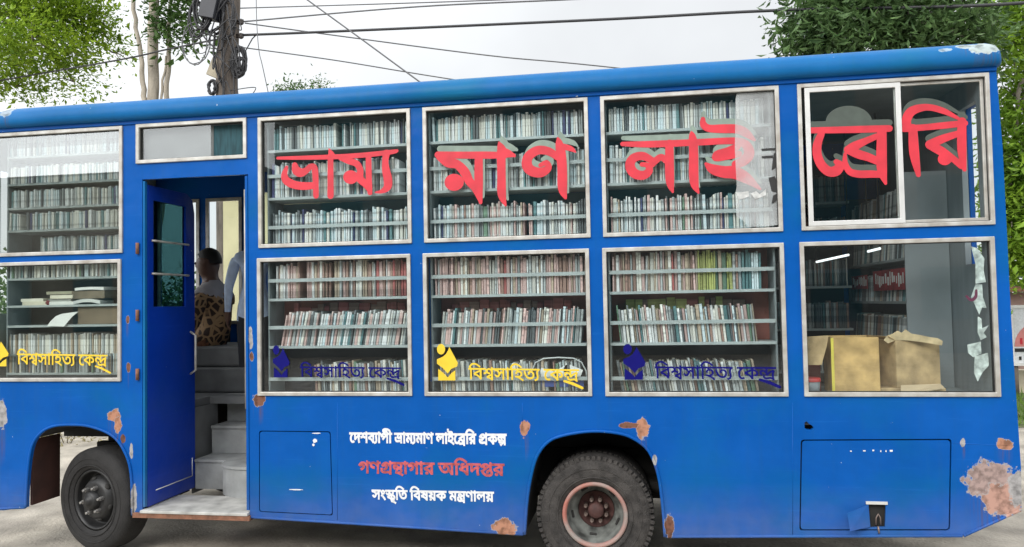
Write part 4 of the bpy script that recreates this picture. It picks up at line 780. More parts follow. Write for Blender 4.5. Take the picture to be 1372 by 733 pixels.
# upper rear window: fixed outer frame with two sliding sashes
WO['u5'] = window('u5', fw_=0.024, pane=False)
x0, x1, z0, z1 = W['u5']
sx = at(1209, 200).x; sx0 = at(1080, 200).x
mb = MB(); mb.ring(sx0, sx, z0+.026, z1-.026, 0.030, -0.010, 0.006); s1 = mb.build('sliding_sash', M_alu2, WO['u5'], bevel=0.003)
mb = MB(); mb.box(sx0+.028, sx-.028, -0.003, 0.001, z0+.052, z1-.052); mb.build('pane', M_pane, WO['u5'])
mb = MB(); mb.ring(sx-.035, x1-.026, z0+.026, z1-.026, 0.020, 0.010, 0.026); mb.build('sliding_sash', M_alu, WO['u5'], bevel=0.003)
mb = MB(); mb.box(sx-.017, x1-.044, 0.016, 0.020, z0+.044, z1-.044); mb.build('pane', M_pane, WO['u5'])

# ---- the big red name on the upper panes
YL = 0.0105
def lettering(key, strokes, extra=(), shade=(0, 0), shade_extra=(), y=YL):
    L = []
    for s in strokes: L += brush(px_stroke(s))
    for e in extra: L.append(px_loop(e))
    paint('painted_lettering', L, y, M_red, WO[key])
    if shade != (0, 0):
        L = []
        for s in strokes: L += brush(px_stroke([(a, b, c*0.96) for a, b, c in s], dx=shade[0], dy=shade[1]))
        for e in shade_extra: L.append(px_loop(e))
        paint('lettering_shade', L, y+0.0016, M_olive2 if key == 'u5' else M_olive, WO[key])  # the letters' shadow, painted as an offset copy behind them
lettering('u2', [
    [(371, 211.5, 4), (405, 211, 5.5), (440, 210, 6.5), (480, 208, 7), (526, 203, 6), (531, 200.5, 2)],
    [(440, 199, 1.5), (443, 206, 8), (446, 209, 6)],
    [(383, 224, 5), (380, 234, 9), (383, 242, 11), (394, 247.5, 11), (408, 249, 10.5), (421, 248, 9)],
    [(394, 221, 8), (396, 228, 12), (402, 231, 12), (409, 228.5, 9), (415, 223, 8), (420.5, 225, 9), (422, 240, 8.5), (422.5, 262, 8)],
    [(442, 208, 8), (442, 262, 9)],
    [(455, 212, 5), (466, 215.5, 8), (477, 219, 9), (482, 228, 9), (481, 238, 11), (488, 246, 9), (496, 258, 4)],
    [(493, 208, 8), (493.5, 240, 8.5), (495, 258, 7)],
    [(517, 205, 10), (515.5, 216, 9), (516.5, 228, 11), (519, 240, 12), (518.5, 250, 11), (511, 256, 6), (502, 257.5, 2)]],
    [px_ellipse(469, 237, 10, 9.3)])
lettering('u3', [
    [(586, 207, 9), (620, 207.5, 9.5), (660, 207.5, 9.5), (688, 207.5, 5)],
    [(668, 190, 2), (671, 198, 11), (674, 206, 14)], [(673, 201, 9), (682, 205, 8), (689, 208.5, 4)],
    [(588, 210, 9), (600, 217, 14), (612, 220, 12), (622, 230, 13), (628, 242, 12), (636, 252, 10), (643, 269, 5)],
    [(641, 209, 11), (641, 245, 11.5), (643.5, 271, 5)],
    [(671, 203, 12), (671.5, 235, 11.5), (672, 260, 11.5), (677, 275, 3)],
    [(748, 211, 9), (735, 202.5, 11), (720, 201, 12), (708, 209, 13), (705.5, 220, 14), (711, 228, 14), (724, 231, 13), (734, 225, 10), (732, 217.5, 7), (724, 221, 6)],
    [(747, 184, 2), (749, 192, 10), (751, 203, 13), (753, 225, 13), (753.5, 252, 12.5), (757.5, 265, 4)],
    [(755, 196, 8), (765, 199, 7), (771, 203.5, 2)]],
    [px_ellipse(608, 244, 13, 11.5)], (3, -8))
lettering('u4', [
    [(834, 192.5, 6), (870, 192.8, 9), (930, 190.5, 9), (970, 188.5, 9), (990, 189, 10), (1001, 195, 12), (1004, 206, 14), (997, 215, 13), (986, 220, 11)],
    [(893, 215, 9), (886, 210, 8.5), (879.5, 214, 9), (873, 220, 9)],
    [(874, 215, 9), (861, 208.5, 11), (848, 212, 12), (844, 222, 13), (850, 232, 13), (862, 234.5, 12), (870, 228, 10), (867, 221, 7), (860, 220, 6)],
    [(897, 192, 11), (897.5, 240, 11.5), (901.5, 257, 3)],
    [(926.5, 176, 2), (928, 184, 10), (929.5, 200, 12), (930, 242, 12), (936, 258, 3)],
    [(942, 159, 6), (942.5, 166, 9), (950, 171.5, 10), (970, 172, 12), (988, 172.5, 12), (1000, 178, 11), (1011, 187, 4)],
    [(988, 196, 9), (975, 203, 12), (963, 207, 13), (960, 210, 12)],
    [(962, 211, 10), (976, 209, 9), (990, 206, 9)],
    [(946, 219, 4), (955, 226, 13), (970, 230, 16), (985, 231, 17), (1001, 239, 14), (1019, 253, 3)]],
    [], (1, -8))
lettering('u5', [
    [(1085, 175, 8), (1120, 174.5, 9), (1160, 173.5, 9.5), (1191, 172.5, 9)],
    [(1100, 180, 9), (1095, 193, 11), (1094.5, 207, 11.5), (1100, 221, 12), (1110, 230, 13), (1120, 229, 14), (1125, 222, 11), (1120, 217, 7)],
    [(1174, 183, 8), (1160, 189, 9), (1145, 196, 12), (1136, 201, 11)],
    [(1136, 201, 11), (1150, 207, 12), (1163, 211, 11), (1177, 217, 10)],
    [(1132, 206, 4), (1132, 219, 7), (1138, 230, 9), (1150, 233.5, 10), (1166, 233.5, 10), (1180, 234, 9)],
    [(1181, 177, 12), (1181, 225, 13), (1186, 246, 4)],
    ], [], (0, -8), [px_ellipse(1137, 164, 31, 22, 24, 180, 360)], y=-0.0075)
lettering('u5', [
    [(1217, 171, 11), (1215.5, 160, 12), (1223, 148, 12), (1243, 143, 9), (1265, 148, 8), (1285, 158, 4)],
    [(1212, 172, 9), (1240, 170, 8.5), (1270, 167, 9), (1294, 164.5, 8)],
    [(1224, 171, 11), (1226, 205, 12.5), (1231.5, 234, 6)],
    [(1286, 178, 8), (1264, 185.5, 11), (1247, 193, 12)],
    [(1247, 194, 11), (1262, 202, 12), (1275, 210, 9), (1290, 222, 9)],
    [(1290, 162, 11), (1290, 200, 11.5), (1293.5, 227, 5)]],
    [px_ellipse(1267, 212.5, 9.5, 8.5)], (0, -8), y=0.0125)

# ---- emblem and name of the reading centre on the lower panes
def centre_mark(key, M, ex, ey, ew, eh, t0, t1, tl_y, tr_y, base, bold=14, y=0.0105, two=None):
    """emblem: round head, leaning leaf-shaped body, notched base"""
    def e(u, v): return (ex+u*ew, ey+v*eh)
    loops = [px_loop([e(0.22+0.19*math.cos(R(a)), 0.145+0.145*math.sin(R(a))) for a in range(0, 360, 20)])]
    loops.append(px_loop([e(u, v) for u, v in ((0.60, 0.08), (0.80, 0.30), (1.0, 0.52), (0.96, 0.62), (0.70, 0.68), (0.53, 0.81), (0.30, 0.66), (0.03, 0.54), (0.03, 0.42), (0.30, 0.35), (0.44, 0.28), (0.55, 0.17))]))
    loops.append(px_loop([e(u, v) for u, v in ((0.09, 0.68), (0.34, 0.80), (0.53, 0.92), (0.70, 0.80), (0.88, 0.72), (0.88, 1.0), (0.09, 1.0))]))
    paint('reading_emblem', loops, y, M, WO[key])
    if t0 is not None:
        L = set_text(LINE_CENTRE, (t0, tl_y), (t0+(t1-t0)*0.965, tl_y+(tr_y-tl_y)*0.965), (t0, base), bold)
        # the last letter ends in a long falling tail
        s = (t1-t0)/154.0
        q = lambda a, b: (t0+(a-627)*s, tr_y+(b-494)*(base-tl_y)/15.0)
        for st in ([(756, 510, 3.0), (767, 513.5, 3.6), (780, 519.5, 3.4)],):
            L += brush([(at(*q(a, b)).x, at(*q(a, b)).z, c*PXM*s) for a, b, c in st])
        paint('painted_lettering', L, y, M, WO[key])
centre_mark('l3', M_yellow, 584, 461, 29, 49, 627, 781, 493.5, 495.5, 508)
centre_mark('l2', M_navy, 364, 463, 23, 43, 401, 541, 491.5, 493, 505)
centre_mark('l4', M_navy, 834, 461, 31, 48, 877, 1046, 491.5, 492.5, 507)
centre_mark('l1', M_yellow, -16, 455, 26, 36, 21, 147, 474, 476, 488)

# ---- the three painted lines on the skirt
def line_on_side(line, tl, tr, base, M, bold):
    paint('painted_lettering', set_text(line, tl, tr, base, bold), -0.0022, M, bus)
line_on_side(LINE_PROJECT, (468, 580), (679, 582), (468, 592.5), M_white, 42)
line_on_side(LINE_DEPARTMENT, (480, 619), (676, 622), (480, 633.5), M_salmon, 30)
line_on_side(LINE_MINISTRY, (498, 656.5), (662, 659.5), (498, 668.5), M_white, 36)
# short worn white dashes left on the covers
mb = MB()
for px, py, wd, h in ((1140, 604.5, 2, 1.4), (1158, 604, 3, 1.4), (1170, 603.5, 2, 2), (1180, 604.5, 1.2, 2), (1187, 604.5, 1.4, 2), (1194, 604, 3.4, 2.2)):
    p = at(px, py); mb.box(p.x-wd*PXM/2, p.x+wd*PXM/2, -0.0018, -0.0006, p.z-h*PXM/2, p.z+h*PXM/2)
build_each(mb, 'worn_marking', M_white, hro)
mb = MB()
for px, py, wd, h in ((422, 590.5, 7, 6), (420, 596, 4, 4), (424, 580.5, 13, 1.6), (396, 656, 23, 1.6)):
    p = at(px, py)
    mb.plate([[(p.x+wd*PXM/2*math.cos(R(a))*random.uniform(.8, 1.1), p.z+h*PXM/2*math.sin(R(a))*random.uniform(.8, 1.1)) for a in range(0, 360, 30)]], -0.0018, -0.0006)
build_each(mb, 'worn_marking', M_white, hlo)

# ---- bright reflection, painted as a pale see-through layer, on the right of the upper pane beside the sliding window
sheet = [(985.5, 133), (987, 126), (992, 122.5), (1042, 119), (1045.5, 301), (1030, 303), (1002, 304), (996, 296), (986.5, 290), (985, 262), (987, 250), (984.5, 200)]  # outline of the painted reflection
paint('sky_reflection', [px_loop(sheet, 0.011)], 0.0088, M_reflection, WO['u4'], thick=0.0006)
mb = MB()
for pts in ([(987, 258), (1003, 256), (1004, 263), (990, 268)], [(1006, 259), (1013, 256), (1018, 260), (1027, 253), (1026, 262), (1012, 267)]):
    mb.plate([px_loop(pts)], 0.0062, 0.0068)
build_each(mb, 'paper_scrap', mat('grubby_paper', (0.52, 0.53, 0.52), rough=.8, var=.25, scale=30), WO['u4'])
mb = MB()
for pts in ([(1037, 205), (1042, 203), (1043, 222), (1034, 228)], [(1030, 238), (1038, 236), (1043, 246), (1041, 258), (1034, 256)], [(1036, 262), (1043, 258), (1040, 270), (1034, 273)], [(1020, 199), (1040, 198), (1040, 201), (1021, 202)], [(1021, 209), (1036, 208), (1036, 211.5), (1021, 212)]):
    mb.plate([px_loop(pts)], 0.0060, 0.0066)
build_each(mb, 'reflected_dark_mark', M_rubber, WO['u4'])  # dark marks painted into the reflection, such as tree silhouettes
# torn stickers on the right of the lower rear pane
mb = MB()
for pts in ([(1303, 330), (1311, 332), (1321, 346), (1320, 362), (1323, 378), (1309, 380), (1309, 354)], [(1309, 381), (1318, 381), (1319, 398), (1324, 413), (1318, 412), (1314, 422), (1308, 408), (1303, 398)],
            [(1312, 424), (1317, 427), (1318, 440), (1327, 436), (1320, 446), (1324, 452), (1316, 456), (1312, 446)], [(1298, 462), (1316, 458), (1317, 474), (1306, 479), (1299, 473)],
            [(1308, 478), (1326, 473), (1327, 490), (1318, 500), (1312, 512), (1307, 500)]):
    mb.plate([px_loop(pts)], 0.0205, 0.0212)
build_each(mb, 'torn_sticker', mat('torn_sticker_paper', (0.62, 0.67, 0.64), rough=0.7, var=0.35, scale=30), WO['l5'])
mb = MB(); L = px_stroke([(1297, 397, 3), (1303, 402, 4), (1309, 398, 4), (1310, 389, 3)])
paint('sticker_print', brush(L), 0.0195, mat('maroon_print', (0.15, 0.02, 0.06)), WO['l5'])

# ---- entrance: folded door, steps, plate, trims
HZ = DZ1-0.012
mb = MB()
xd = -3.513
z0 = 0.352
def door_panel(loops_yz, xa, xb, mi=0):
    t = MB(); t.plate(loops_yz, 0, xb-xa); t.v = [(xa+y, x, z) for x, y, z in t.v]; return t
win = [(0.10, 1.78), (0.50, 1.78), (0.50, 2.56), (0.10, 2.56)]
d = door_panel([[(0.035, z0), (0.625, z0), (0.625, 2.52), (0.60, 2.62), (0.52, 2.665), (0.035, 2.665)], win], xd-.015, xd+.015)
door = d.build('door', M_door, bus, bevel=0.004)
d = door_panel([[(0.09, 1.77), (0.51, 1.77), (0.51, 2.57), (0.09, 2.57)]], xd-.004, xd+.002); d.build('pane', glass('door_glass', (0.22, 0.36, 0.37), ior=1.5, extra=.02), door)
mb = MB()
for z in (2.02, 2.26): mb.tube([(xd+.02, .07, z), (xd+.035, .09, z), (xd+.035, .51, z), (xd+.02, .53, z)], 0.008, 8)
build_each(mb, 'guard_bar', M_alu, door)
mb = MB(); mb.tube([(xd+.016, .56, 1.25), (xd+.06, .56, 1.28), (xd+.06, .56, 1.55), (xd+.016, .56, 1.58)], 0.010, 8); mb.build('handle', M_alu, door)
mb = MB()
for a, b in (((.12, z0+.10), (.58, z0+.10)), ((.58, z0+.10), (.58, z0+.24))): mb.tube([(xd+.016, a[0], a[1]), (xd+.016, b[0], b[1])], 0.004, 6)
build_each(mb, 'scratch_strip', M_alu2, door)
mb = MB(); mb.box(DX0+.002, DX0+.020, 0.002, 0.03, 0.36, HZ); mb.build('door_jamb', M_roof, bus, bevel=0.003)
mb = MB(); mb.box(DX1-.022, DX1-.002, -0.006, 0.03, 0.36, HZ); mb.build('door_jamb', M_body, bus, bevel=0.003)
mb = MB()
for z in (1.30, 1.72, 2.2): mb.tube([(DX0-.03, -.012, z-.04), (DX0-.03, -.012, z+.04)], 0.012, 8)
build_each(mb, 'hinge', M_rustedge, bus)
# bottom plate with its rusty edge
mb = MB(); mb.box(DX0+.0, DX1-.004, -0.03, 0.42, 0.325, 0.345); mb.build('entry_plate', M_plate, bus, bevel=0.004)
mb = MB(); mb.box(DX0-.06, DX1+.01, -0.024, 0.40, 0.292, 0.324); mb.build('sill_beam', M_rustedge, bus)
# winding steps: straight treads whose left ends sweep back in a curve
def step(y0, zt, zb, xc):
    pts = [(DX1-.003, y0), (xc, y0)]
    for k in range(1, 9):
        a = R(90*k/8); pts.append((xc-0.24*math.sin(a), y0+0.24*(1-math.cos(a))))
    pts += [(DX0+.03, y0+0.24), (DX0+.03, 1.14), (DX1-.003, 1.14)]
    pts = pts[::-1]
    t = MB(); L = len(pts)
    tri = [tuple(q) for q in geometry.tessellate_polygon([[Vector((x, y, 0)) for x, y in pts]])]
    t.add([(x, y, zt) for x, y in pts]+[(x, y, zt-.02) for x, y in pts], tri+[tuple(i+L for i in q[::-1]) for q in tri]+[(i, (i+1) % L, (i+1) % L+L, i+L) for i in range(L)], 0)
    o = t.build('step', M_steps, bus)
    s = MB(); s.add([(x, y+.012, zt-.0202) for x, y in pts[:]]+[(x, y+.012, zb) for x, y in pts], [(i, (i+1) % L, (i+1) % L+L, i+L) for i in range(L)], 0)
    s.build('riser', M_stepside if False else M_steps, o)
step(0.36, 0.575, 0.345, -2.98); step(0.60, 0.80, 0.577, -2.86); step(0.84, 1.03, 0.802, -2.95)
mb = MB(); mb.box(DX1, DX1+.02, 0.031, 1.0, 0.30, 0.97); mb.box(DX0-.02, DX0-.005, 0.64, 1.0, 0.30, 0.97); build_each(mb, 'stairwell_side', M_stepside, bus)
# grab rail on the right of the doorway
mb = MB(); mb.tube([(DX1-.05, .06, 1.05), (DX1-.05, .06, 2.6)], 0.014, 10); mb.build('grab_rail', M_alu, bus)
# engine cover beside the driver
mb = MB()
mb.box(-4.35, -3.36, 1.16, 1.95, 1.03, 1.25); mb.box(-4.33, -3.37, 1.19, 1.95, 1.253, 1.43)
build_each(mb, 'engine_cover', mat('dark_grey_cover', (0.13, 0.135, 0.14), rough=0.6, var=0.2), bus, bevel=0.02)
# frames of the far side windows
mb = MB()
for x0, x1 in ((-4.78, -4.36), (-4.25, -3.90)): mb.ring(x0-.02, x1+.02, 1.60, 2.86, 0.035, YF-.045, YF-.0305)
build_each(mb, 'far_window_frame', M_alu, bus, bevel=0.003)
mb = MB()
for x0, x1, z0, z1 in ((-4.78, -4.36, 1.62, 2.84), (-4.25, -3.90, 1.62, 2.84), (-3.7, -2.7, 2.25, 2.9)): mb.box(x0, x1, YF-.018, YF-.014, z0, z1)
build_each(mb, 'far_pane', M_pane, bus)
# driver's steering wheel and seat back show through the doorway
mb = MB()
mb.box(-4.2, -3.95, 1.78, 1.99, 1.05, 1.9)
mb.build('driver_seat', mat('black_seat', (0.02, 0.02, 0.022), rough=0.8), bus, bevel=0.04)

# ---- wheels
def tyre_profile(Rt, Wd, ri):
    h = Wd/2
    return [(ri, -h*.80), (ri+.012, -h*.92), (ri+.05, -h), (Rt-.06, -h*1.0), (Rt-.025, -h*.90), (Rt-.006, -h*.74), (Rt, -h*.5), (Rt+.002, 0), (Rt, h*.5), (Rt-.006, h*.74), (Rt-.025, h*.90), (Rt-.06, h), (ri+.05, h), (ri+.012, h*.92), (ri, h*.8)]
def tread(mb, Rt, Wd, mat_, n=64, depth=0.010, mi=0):
    h = Wd/2
    for k in range(n):
        a = 2*math.pi*k/n
        for side in (-1, 1):
            rot = Matrix.Rotation(-a-(0.02 if side > 0 else 0), 4, 'Y')
            mm = mat_ @ rot
            # shoulder block
            mb.box(Rt-.022, Rt+.004, min(side*h*.62, side*h*.93), max(side*h*.62, side*h*.93), -0.011, 0.011, mi, mm @ Matrix.Translation((0, 0, 0)))
def wheel(name, M4, Rt, Wd, rim_prof, mats_rim, tmat, ri):
    base = M4.translation.copy()
    root = MB(); root.lathe(rim_prof[0], M4, 56)
    o = root.build(name, mats_rim[0], bus)
    t = MB(); t.lathe(tyre_profile(Rt, Wd, ri), M4, 72)
    if tmat is M_tyre2: tread(t, Rt, Wd, M4)
    # raised ring and ribs on the sidewall
    for rr in (ri+.03, Rt-.075): t.lathe([(rr-.004, -Wd/2-.0005), (rr-.002, -Wd/2-.004), (rr+.002, -Wd/2-.004), (rr+.004, -Wd/2-.0005)], M4, 72)
    t.build('tyre', tmat, o)
    return o
# rear: deep dished outer rim, red edge, dark hub ring of nuts
M4 = Matrix.Translation((-0.325, 0.155, 0.374))
prof_r = [(0.212, -0.085), (0.208, -0.100), (0.196, -0.101), (0.188, -0.08), (0.183, -0.045), (0.170, 0.005), (0.150, 0.045), (0.122, 0.060), (0.119, 0.09)]
rw = wheel('rear_wheel', M4, 0.376, 0.22, [prof_r], [M_rimpale], M_tyre2, 0.213)
mb = MB(); mb.lathe([(0.213, -0.094), (0.210, -0.106), (0.194, -0.108), (0.184, -0.088), (0.186, -0.075)], M4, 56); mb.build('rim_edge', M_rimred, rw)
mb = MB(); mb.lathe([(0.119, 0.055), (0.117, 0.075), (0.0, 0.075)], M4, 40); mb.build('wheel_disc', M_hub, rw)
mb = MB(); mb.lathe([(0.056, 0.075), (0.054, 0.02), (0.045, 0.0), (0.0, -0.004)], M4, 30); mb.build('hub', M_hub, rw)
for k in range(8):
    mb = MB()
    a = R(22.5+45*k); c = M4 @ Vector((0.073*math.cos(a), 0, 0.073*math.sin(a)))
    mb.tube([c+Vector((0, 0.075, 0)), c+Vector((0, 0.02, 0))], 0.0135, 6, smooth=False); mb.tube([c+Vector((0, .02, 0)), c+Vector((0, -0.005, 0))], 0.008, 8)
    mb.build('wheel_nut', M_nut, rw)
mb = MB()
for k in range(5):
    a = R(-98+72*k)
    rot = M4 @ Matrix.Rotation(-a, 4, 'Y') @ Matrix.Translation((0.160, 0.026, 0)) @ Matrix.Rotation(R(-30), 4, 'Z')
    mb.box(-0.008, 0.008, -0.014, 0.004, -0.024, 0.024, 0, rot)
build_each(mb, 'hand_hole', M_dark, rw, bevel=0.004)
M4b = Matrix.Translation((-0.325, 0.43, 0.374))
mb = MB(); mb.lathe(tyre_profile(0.376, 0.22, 0.213), M4b, 60); mb.lathe([(0.213, -.09), (0.19, -.05), (0.13, .02), (0, .02)], M4b, 40); mb.build('inner_tyre', M_tyre, bus)
# front: turned outwards, domed dark rim with holes and nuts
M4 = Matrix.Translation((-3.955, 0.19, 0.376)) @ Matrix.Rotation(R(-15), 4, 'Z')
prof_f = [(0.222, -0.07), (0.218, -0.092), (0.206, -0.094), (0.200, -0.07), (0.196, -0.02), (0.180, -0.005), (0.160, -0.05), (0.135, -0.088), (0.118, -0.094), (0.085, -0.092), (0.0, -0.092)]
fwh = wheel('front_wheel', M4, 0.376, 0.23, [prof_f], [M_rim], M_tyre, 0.223)
mb = MB(); mb.lathe([(0.068, -0.09), (0.066, -0.125), (0.05, -0.14), (0.034, -0.142), (0.03, -0.155), (0.0, -0.157)], M4, 30); mb.build('hub', M_rim, fwh)
M_bnut = mat('bright_wheel_nut', (0.35, 0.34, 0.33), rough=0.35, metal=0.7)
for k in range(6):
    mb = MB()
    a = R(60*k+12); c = Vector((0.094*math.cos(a), 0, 0.094*math.sin(a)))
    mb.tube([M4 @ (c+Vector((0, -.09, 0))), M4 @ (c+Vector((0, -.118, 0)))], 0.015, 6, smooth=False); mb.tube([M4 @ (c+Vector((0, -.118, 0))), M4 @ (c+Vector((0, -.138, 0)))], 0.009, 8)
    mb.build('wheel_nut', M_bnut, fwh)
mb = MB()
for k in range(6):
    a = R(60*k+42)
    rot = M4 @ Matrix.Rotation(-a, 4, 'Y') @ Matrix.Translation((0.150, -0.068, 0)) @ Matrix.Rotation(R(55), 4, 'Z')
    mb.ball((0, 0, 0), 1, 0, rot @ Matrix.Diagonal((0.018, 0.012, 0.024, 1)))
mb.v = [tuple(v) for v in mb.v]
build_each(mb, 'hand_hole', M_dark, fwh)
mb = MB()
for x, y in ((-3.885, 1.9), (-0.325, 1.92), (-0.325, 1.66)): mb.lathe(tyre_profile(0.376, 0.2, 0.22), Matrix.Translation((x, y, 0.376)), 48)
build_each(mb, 'far_tyre', M_tyre, bus)

# ------------------------------------------------------------------ bookcases behind the panes
SHZ = [2.868, 2.531, 2.168, 1.820, 1.488, 1.150]         # tops of the six shelves
BH = [0.175, 0.258, 0.278, 0.262, 0.246, 0.236]            # usual book height on each
RAIL = [None, 2.682, 2.320, 1.945, 1.617, 1.258]
YB = 0.062                                               # spines stand here
def bookcase(x0, x1, rows, back=None):
    c = empty('bookcase', ((x0+x1)/2, 0.2, 1.1)); c.parent = bus; c.location = Vector(((x0+x1)/2, 0.2, 1.1))-bus.location
    for i in rows:
        mb = MB(); mb.box(x0, x1, YB-.014, YB+.205, SHZ[i]-.018, SHZ[i]); mb.build('shelf', M_shelf, c)
        if RAIL[i]:
            mb = MB(); mb.box(x0, x1, YB-.018, YB-.012, RAIL[i]-.012, RAIL[i]+.012); mb.build('guard_rail', M_shelf, c)
    for i in rows:
        top = SHZ[i-1]-.018 if i else 3.09
        mb = MB(); mb.box(x0, x1, YB+.218, YB+.228, SHZ[i], top)
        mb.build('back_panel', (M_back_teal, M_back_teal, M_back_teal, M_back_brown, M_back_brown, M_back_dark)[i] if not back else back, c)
    for x in (x0, x1):
        mb = MB(); mb.box(x-.006, x+.006, YB-.010, YB+.228, SHZ[rows[-1]]-.02, 3.09); mb.build('side_panel', M_inside, c)
    return c
CASE = {2: (W['u2'][0]+.045, W['u2'][1]-.012), 3: (W['u3'][0]+.03, W['u3'][1]-.012), 4: (W['u4'][0]+.03, W['u4'][1]-.05)}
for k, (a, b) in CASE.items(): bookcase(a, b, range(6))

BOOKCOL = {
 'cream': (0.84, 0.82, 0.74), 'white': (0.88, 0.90, 0.90), 'pale blue': (0.66, 0.80, 0.85), 'grey': (0.46, 0.50, 0.50), 'dark grey': (0.12, 0.14, 0.15),
 'pink': (0.72, 0.46, 0.42), 'brown': (0.36, 0.20, 0.15), 'red': (0.45, 0.07, 0.06), 'teal': (0.10, 0.26, 0.28), 'yellow-green': (0.52, 0.56, 0.12), 'tan': (0.52, 0.40, 0.28), 'green': (0.14, 0.27, 0.17), 'navy': (0.03, 0.04, 0.16)}
def spine_mat(nm, c):
    M = bpy.data.materials.new('book_spine_'+nm.replace(' ', '_')); M.use_nodes = True
    n = M.node_tree; B = n.nodes['Principled BSDF']; B.inputs['Roughness'].default_value = 0.55; L = n.links.new
    t = n.nodes.new('ShaderNodeTexCoord'); s = n.nodes.new('ShaderNodeSeparateXYZ'); L(t.outputs['Object'], s.inputs[0])
    oi = n.nodes.new('ShaderNodeObjectInfo')
    # printed title block and author band at a height that differs from book to book
    a = n.nodes.new('ShaderNodeMath'); a.operation = 'MULTIPLY_ADD'; L(oi.outputs['Random'], a.inputs[0]); a.inputs[1].default_value = 0.35; L(s.outputs[2], a.inputs[2])
    z = n.nodes.new('ShaderNodeTexNoise'); z.noise_dimensions = '1D'; z.inputs['Scale'].default_value = 7.0; z.inputs['Detail'].default_value = 3; z.inputs['Roughness'].default_value = 0.8
    L(a.outputs[0], z.inputs['W'])
    r = n.nodes.new('ShaderNodeValToRGB'); r.color_ramp.interpolation = 'LINEAR'
    v = Vector(c); e = r.color_ramp.elements
    e[0].position = 0.38; e[0].color = (*(v*0.55), 1)
    e[1].position = 0.47; e[1].color = (*v, 1)
    e.new(0.60).color = (*v, 1); e.new(0.66).color = (*[min(0.85, q*1.35+0.04) for q in v], 1)
    L(z.outputs[0], r.inputs[0])
    hs = n.nodes.new('ShaderNodeHueSaturation'); L(r.outputs[0], hs.inputs['Color'])
    mrn = n.nodes.new('ShaderNodeMapRange'); mrn.inputs[3].default_value = 0.46; mrn.inputs[4].default_value = 1.0; hs.inputs['Saturation'].default_value = 0.85; L(oi.outputs['Random'], mrn.inputs[0]); L(mrn.outputs[0], hs.inputs['Value'])
    L(hs.outputs[0], B.inputs['Base Color'])
    return M
SPINE = {k: spine_mat(k, c) for k, c in BOOKCOL.items()}
M_pages = mat('page_edges', (0.62, 0.57, 0.46), rough=0.9, var=0.2, scale=60, stretch=(30, 1, 1))
def book_mesh(nm):
    """one book, spine towards -Y, 20 mm thick, 230 mm high, 150 mm deep: rounded spine, boards, page block"""
    mb = MB()
    t, h, d = 0.010, 0.230, 0.150
    pr = [(-t, d), (-t, 0.004), (-t*.8, 0.0012), (-t*.35, 0), (t*.35, 0), (t*.8, 0.0012), (t, 0.004), (t, d), (t-.0018, d), (t-.0018, .006), (-t+.0018, .006), (-t+.0018, d)]
    n = len(pr)
    tri = geometry.tessellate_polygon([[Vector((x, y, 0)) for x, y in pr]])
    mb.add([(x, y, 0) for x, y in pr]+[(x, y, h) for x, y in pr], [(i, (i+1) % n, (i+1) % n+n, i+n) for i in range(n)]+[tuple(reversed(q)) for q in tri]+[tuple(i+n for i in q) for q in tri], 0)
    mb.box(-t+.0018, t-.0018, .0062, d-.004, .003, h-.004, 1)
    me = bpy.data.meshes.new('book'); me.from_pydata(mb.v, [], mb.f); me.polygons.foreach_set('material_index', mb.m)
    bm = bmesh.new(); bm.from_mesh(me); bmesh.ops.recalc_face_normals(bm, faces=bm.faces); bm.to_mesh(me); bm.free()
    me.materials.append(SPINE[nm]); me.materials.append(M_pages)
    return me
BMESH = {k: book_mesh(k) for k in BOOKCOL}
WINW = {2: 'lower window nearest the door', 3: 'lower window with yellow emblem', 4: 'lower window nearest the cardboard boxes'}
ROWW = {0: 'top row', 1: 'second row', 2: 'third row', 3: 'upper row', 4: 'middle row', 5: 'bottom row'}
rest = MB()                              # the books beyond the three hundred largest
rest_mats = list(BOOKCOL)
nbook = 0
def place_row(case, i, x0, x1, z, hgt, pal, single, lean=0.0, gap=0.004, yb=YB, tmin=.008, tmax=.020, hv=.86, rot=None):
    """one shelf of books from x0 to x1"""
    global nbook
    x = x0
    while True:
        th = random.uniform(tmin, tmax)
        if random.random() < .10: th *= 1.35
        if x+th > x1: break
        if random.random() < gap: x += random.uniform(.02, .05); continue
        cn = pal(x) if callable(pal) else random.choice(pal)
        h = hgt*random.uniform(hv, 1.0)
        ln = lean+random.gauss(0, .012)
        y = yb+random.uniform(0, .022)
        sc = (th/0.020, random.uniform(.85, 1.12), h/0.230)
        if single and nbook < 300:
            o = bpy.data.objects.new('book', BMESH[cn]); col.objects.link(o)
            o.location = (x+th/2+max(0, -ln)*h*.5, y, z); o.scale = sc; o.rotation_euler = (0, ln, random.gauss(0, .01))
            where = '%s behind the %s' % (ROWW[i], WINW[case])
            tag(o, 'upright %s book in the %s' % (cn, where), 'book', group='%s books, %s' % (cn, where))
            nbook += 1
        else:
            M4_ = Matrix.Translation((x+th/2, y, z)) @ Matrix.Rotation(ln, 4, 'Y') @ Matrix.Diagonal((*sc, 1))
            if rot is not None: M4_ = rot @ M4_
            me = BMESH[cn]
            b = len(rest.v)
            rest.v += [tuple(M4_ @ v.co) for v in me.vertices]
            for p in me.polygons:
                rest.f.append(tuple(q+b for q in p.vertices)); rest.m.append(rest_mats.index(cn) if p.material_index == 0 else len(rest_mats)); rest.sm.append(False)
        x += th+random.uniform(.0004, .004)
PALE_ = ['white']*5+['cream']*6+['pale blue']*6+['grey']*4+['dark grey']*3+['teal']*2+['navy']
WARM = ['pink']*11+['tan']*6+['brown']*6+['red']*2+['cream']*6+['grey']*3+['white']*2
GREY = ['white']*4+['cream']*7+['grey']*8+['dark grey']*5+['pale blue']*4+['teal', 'brown', 'green', 'tan']
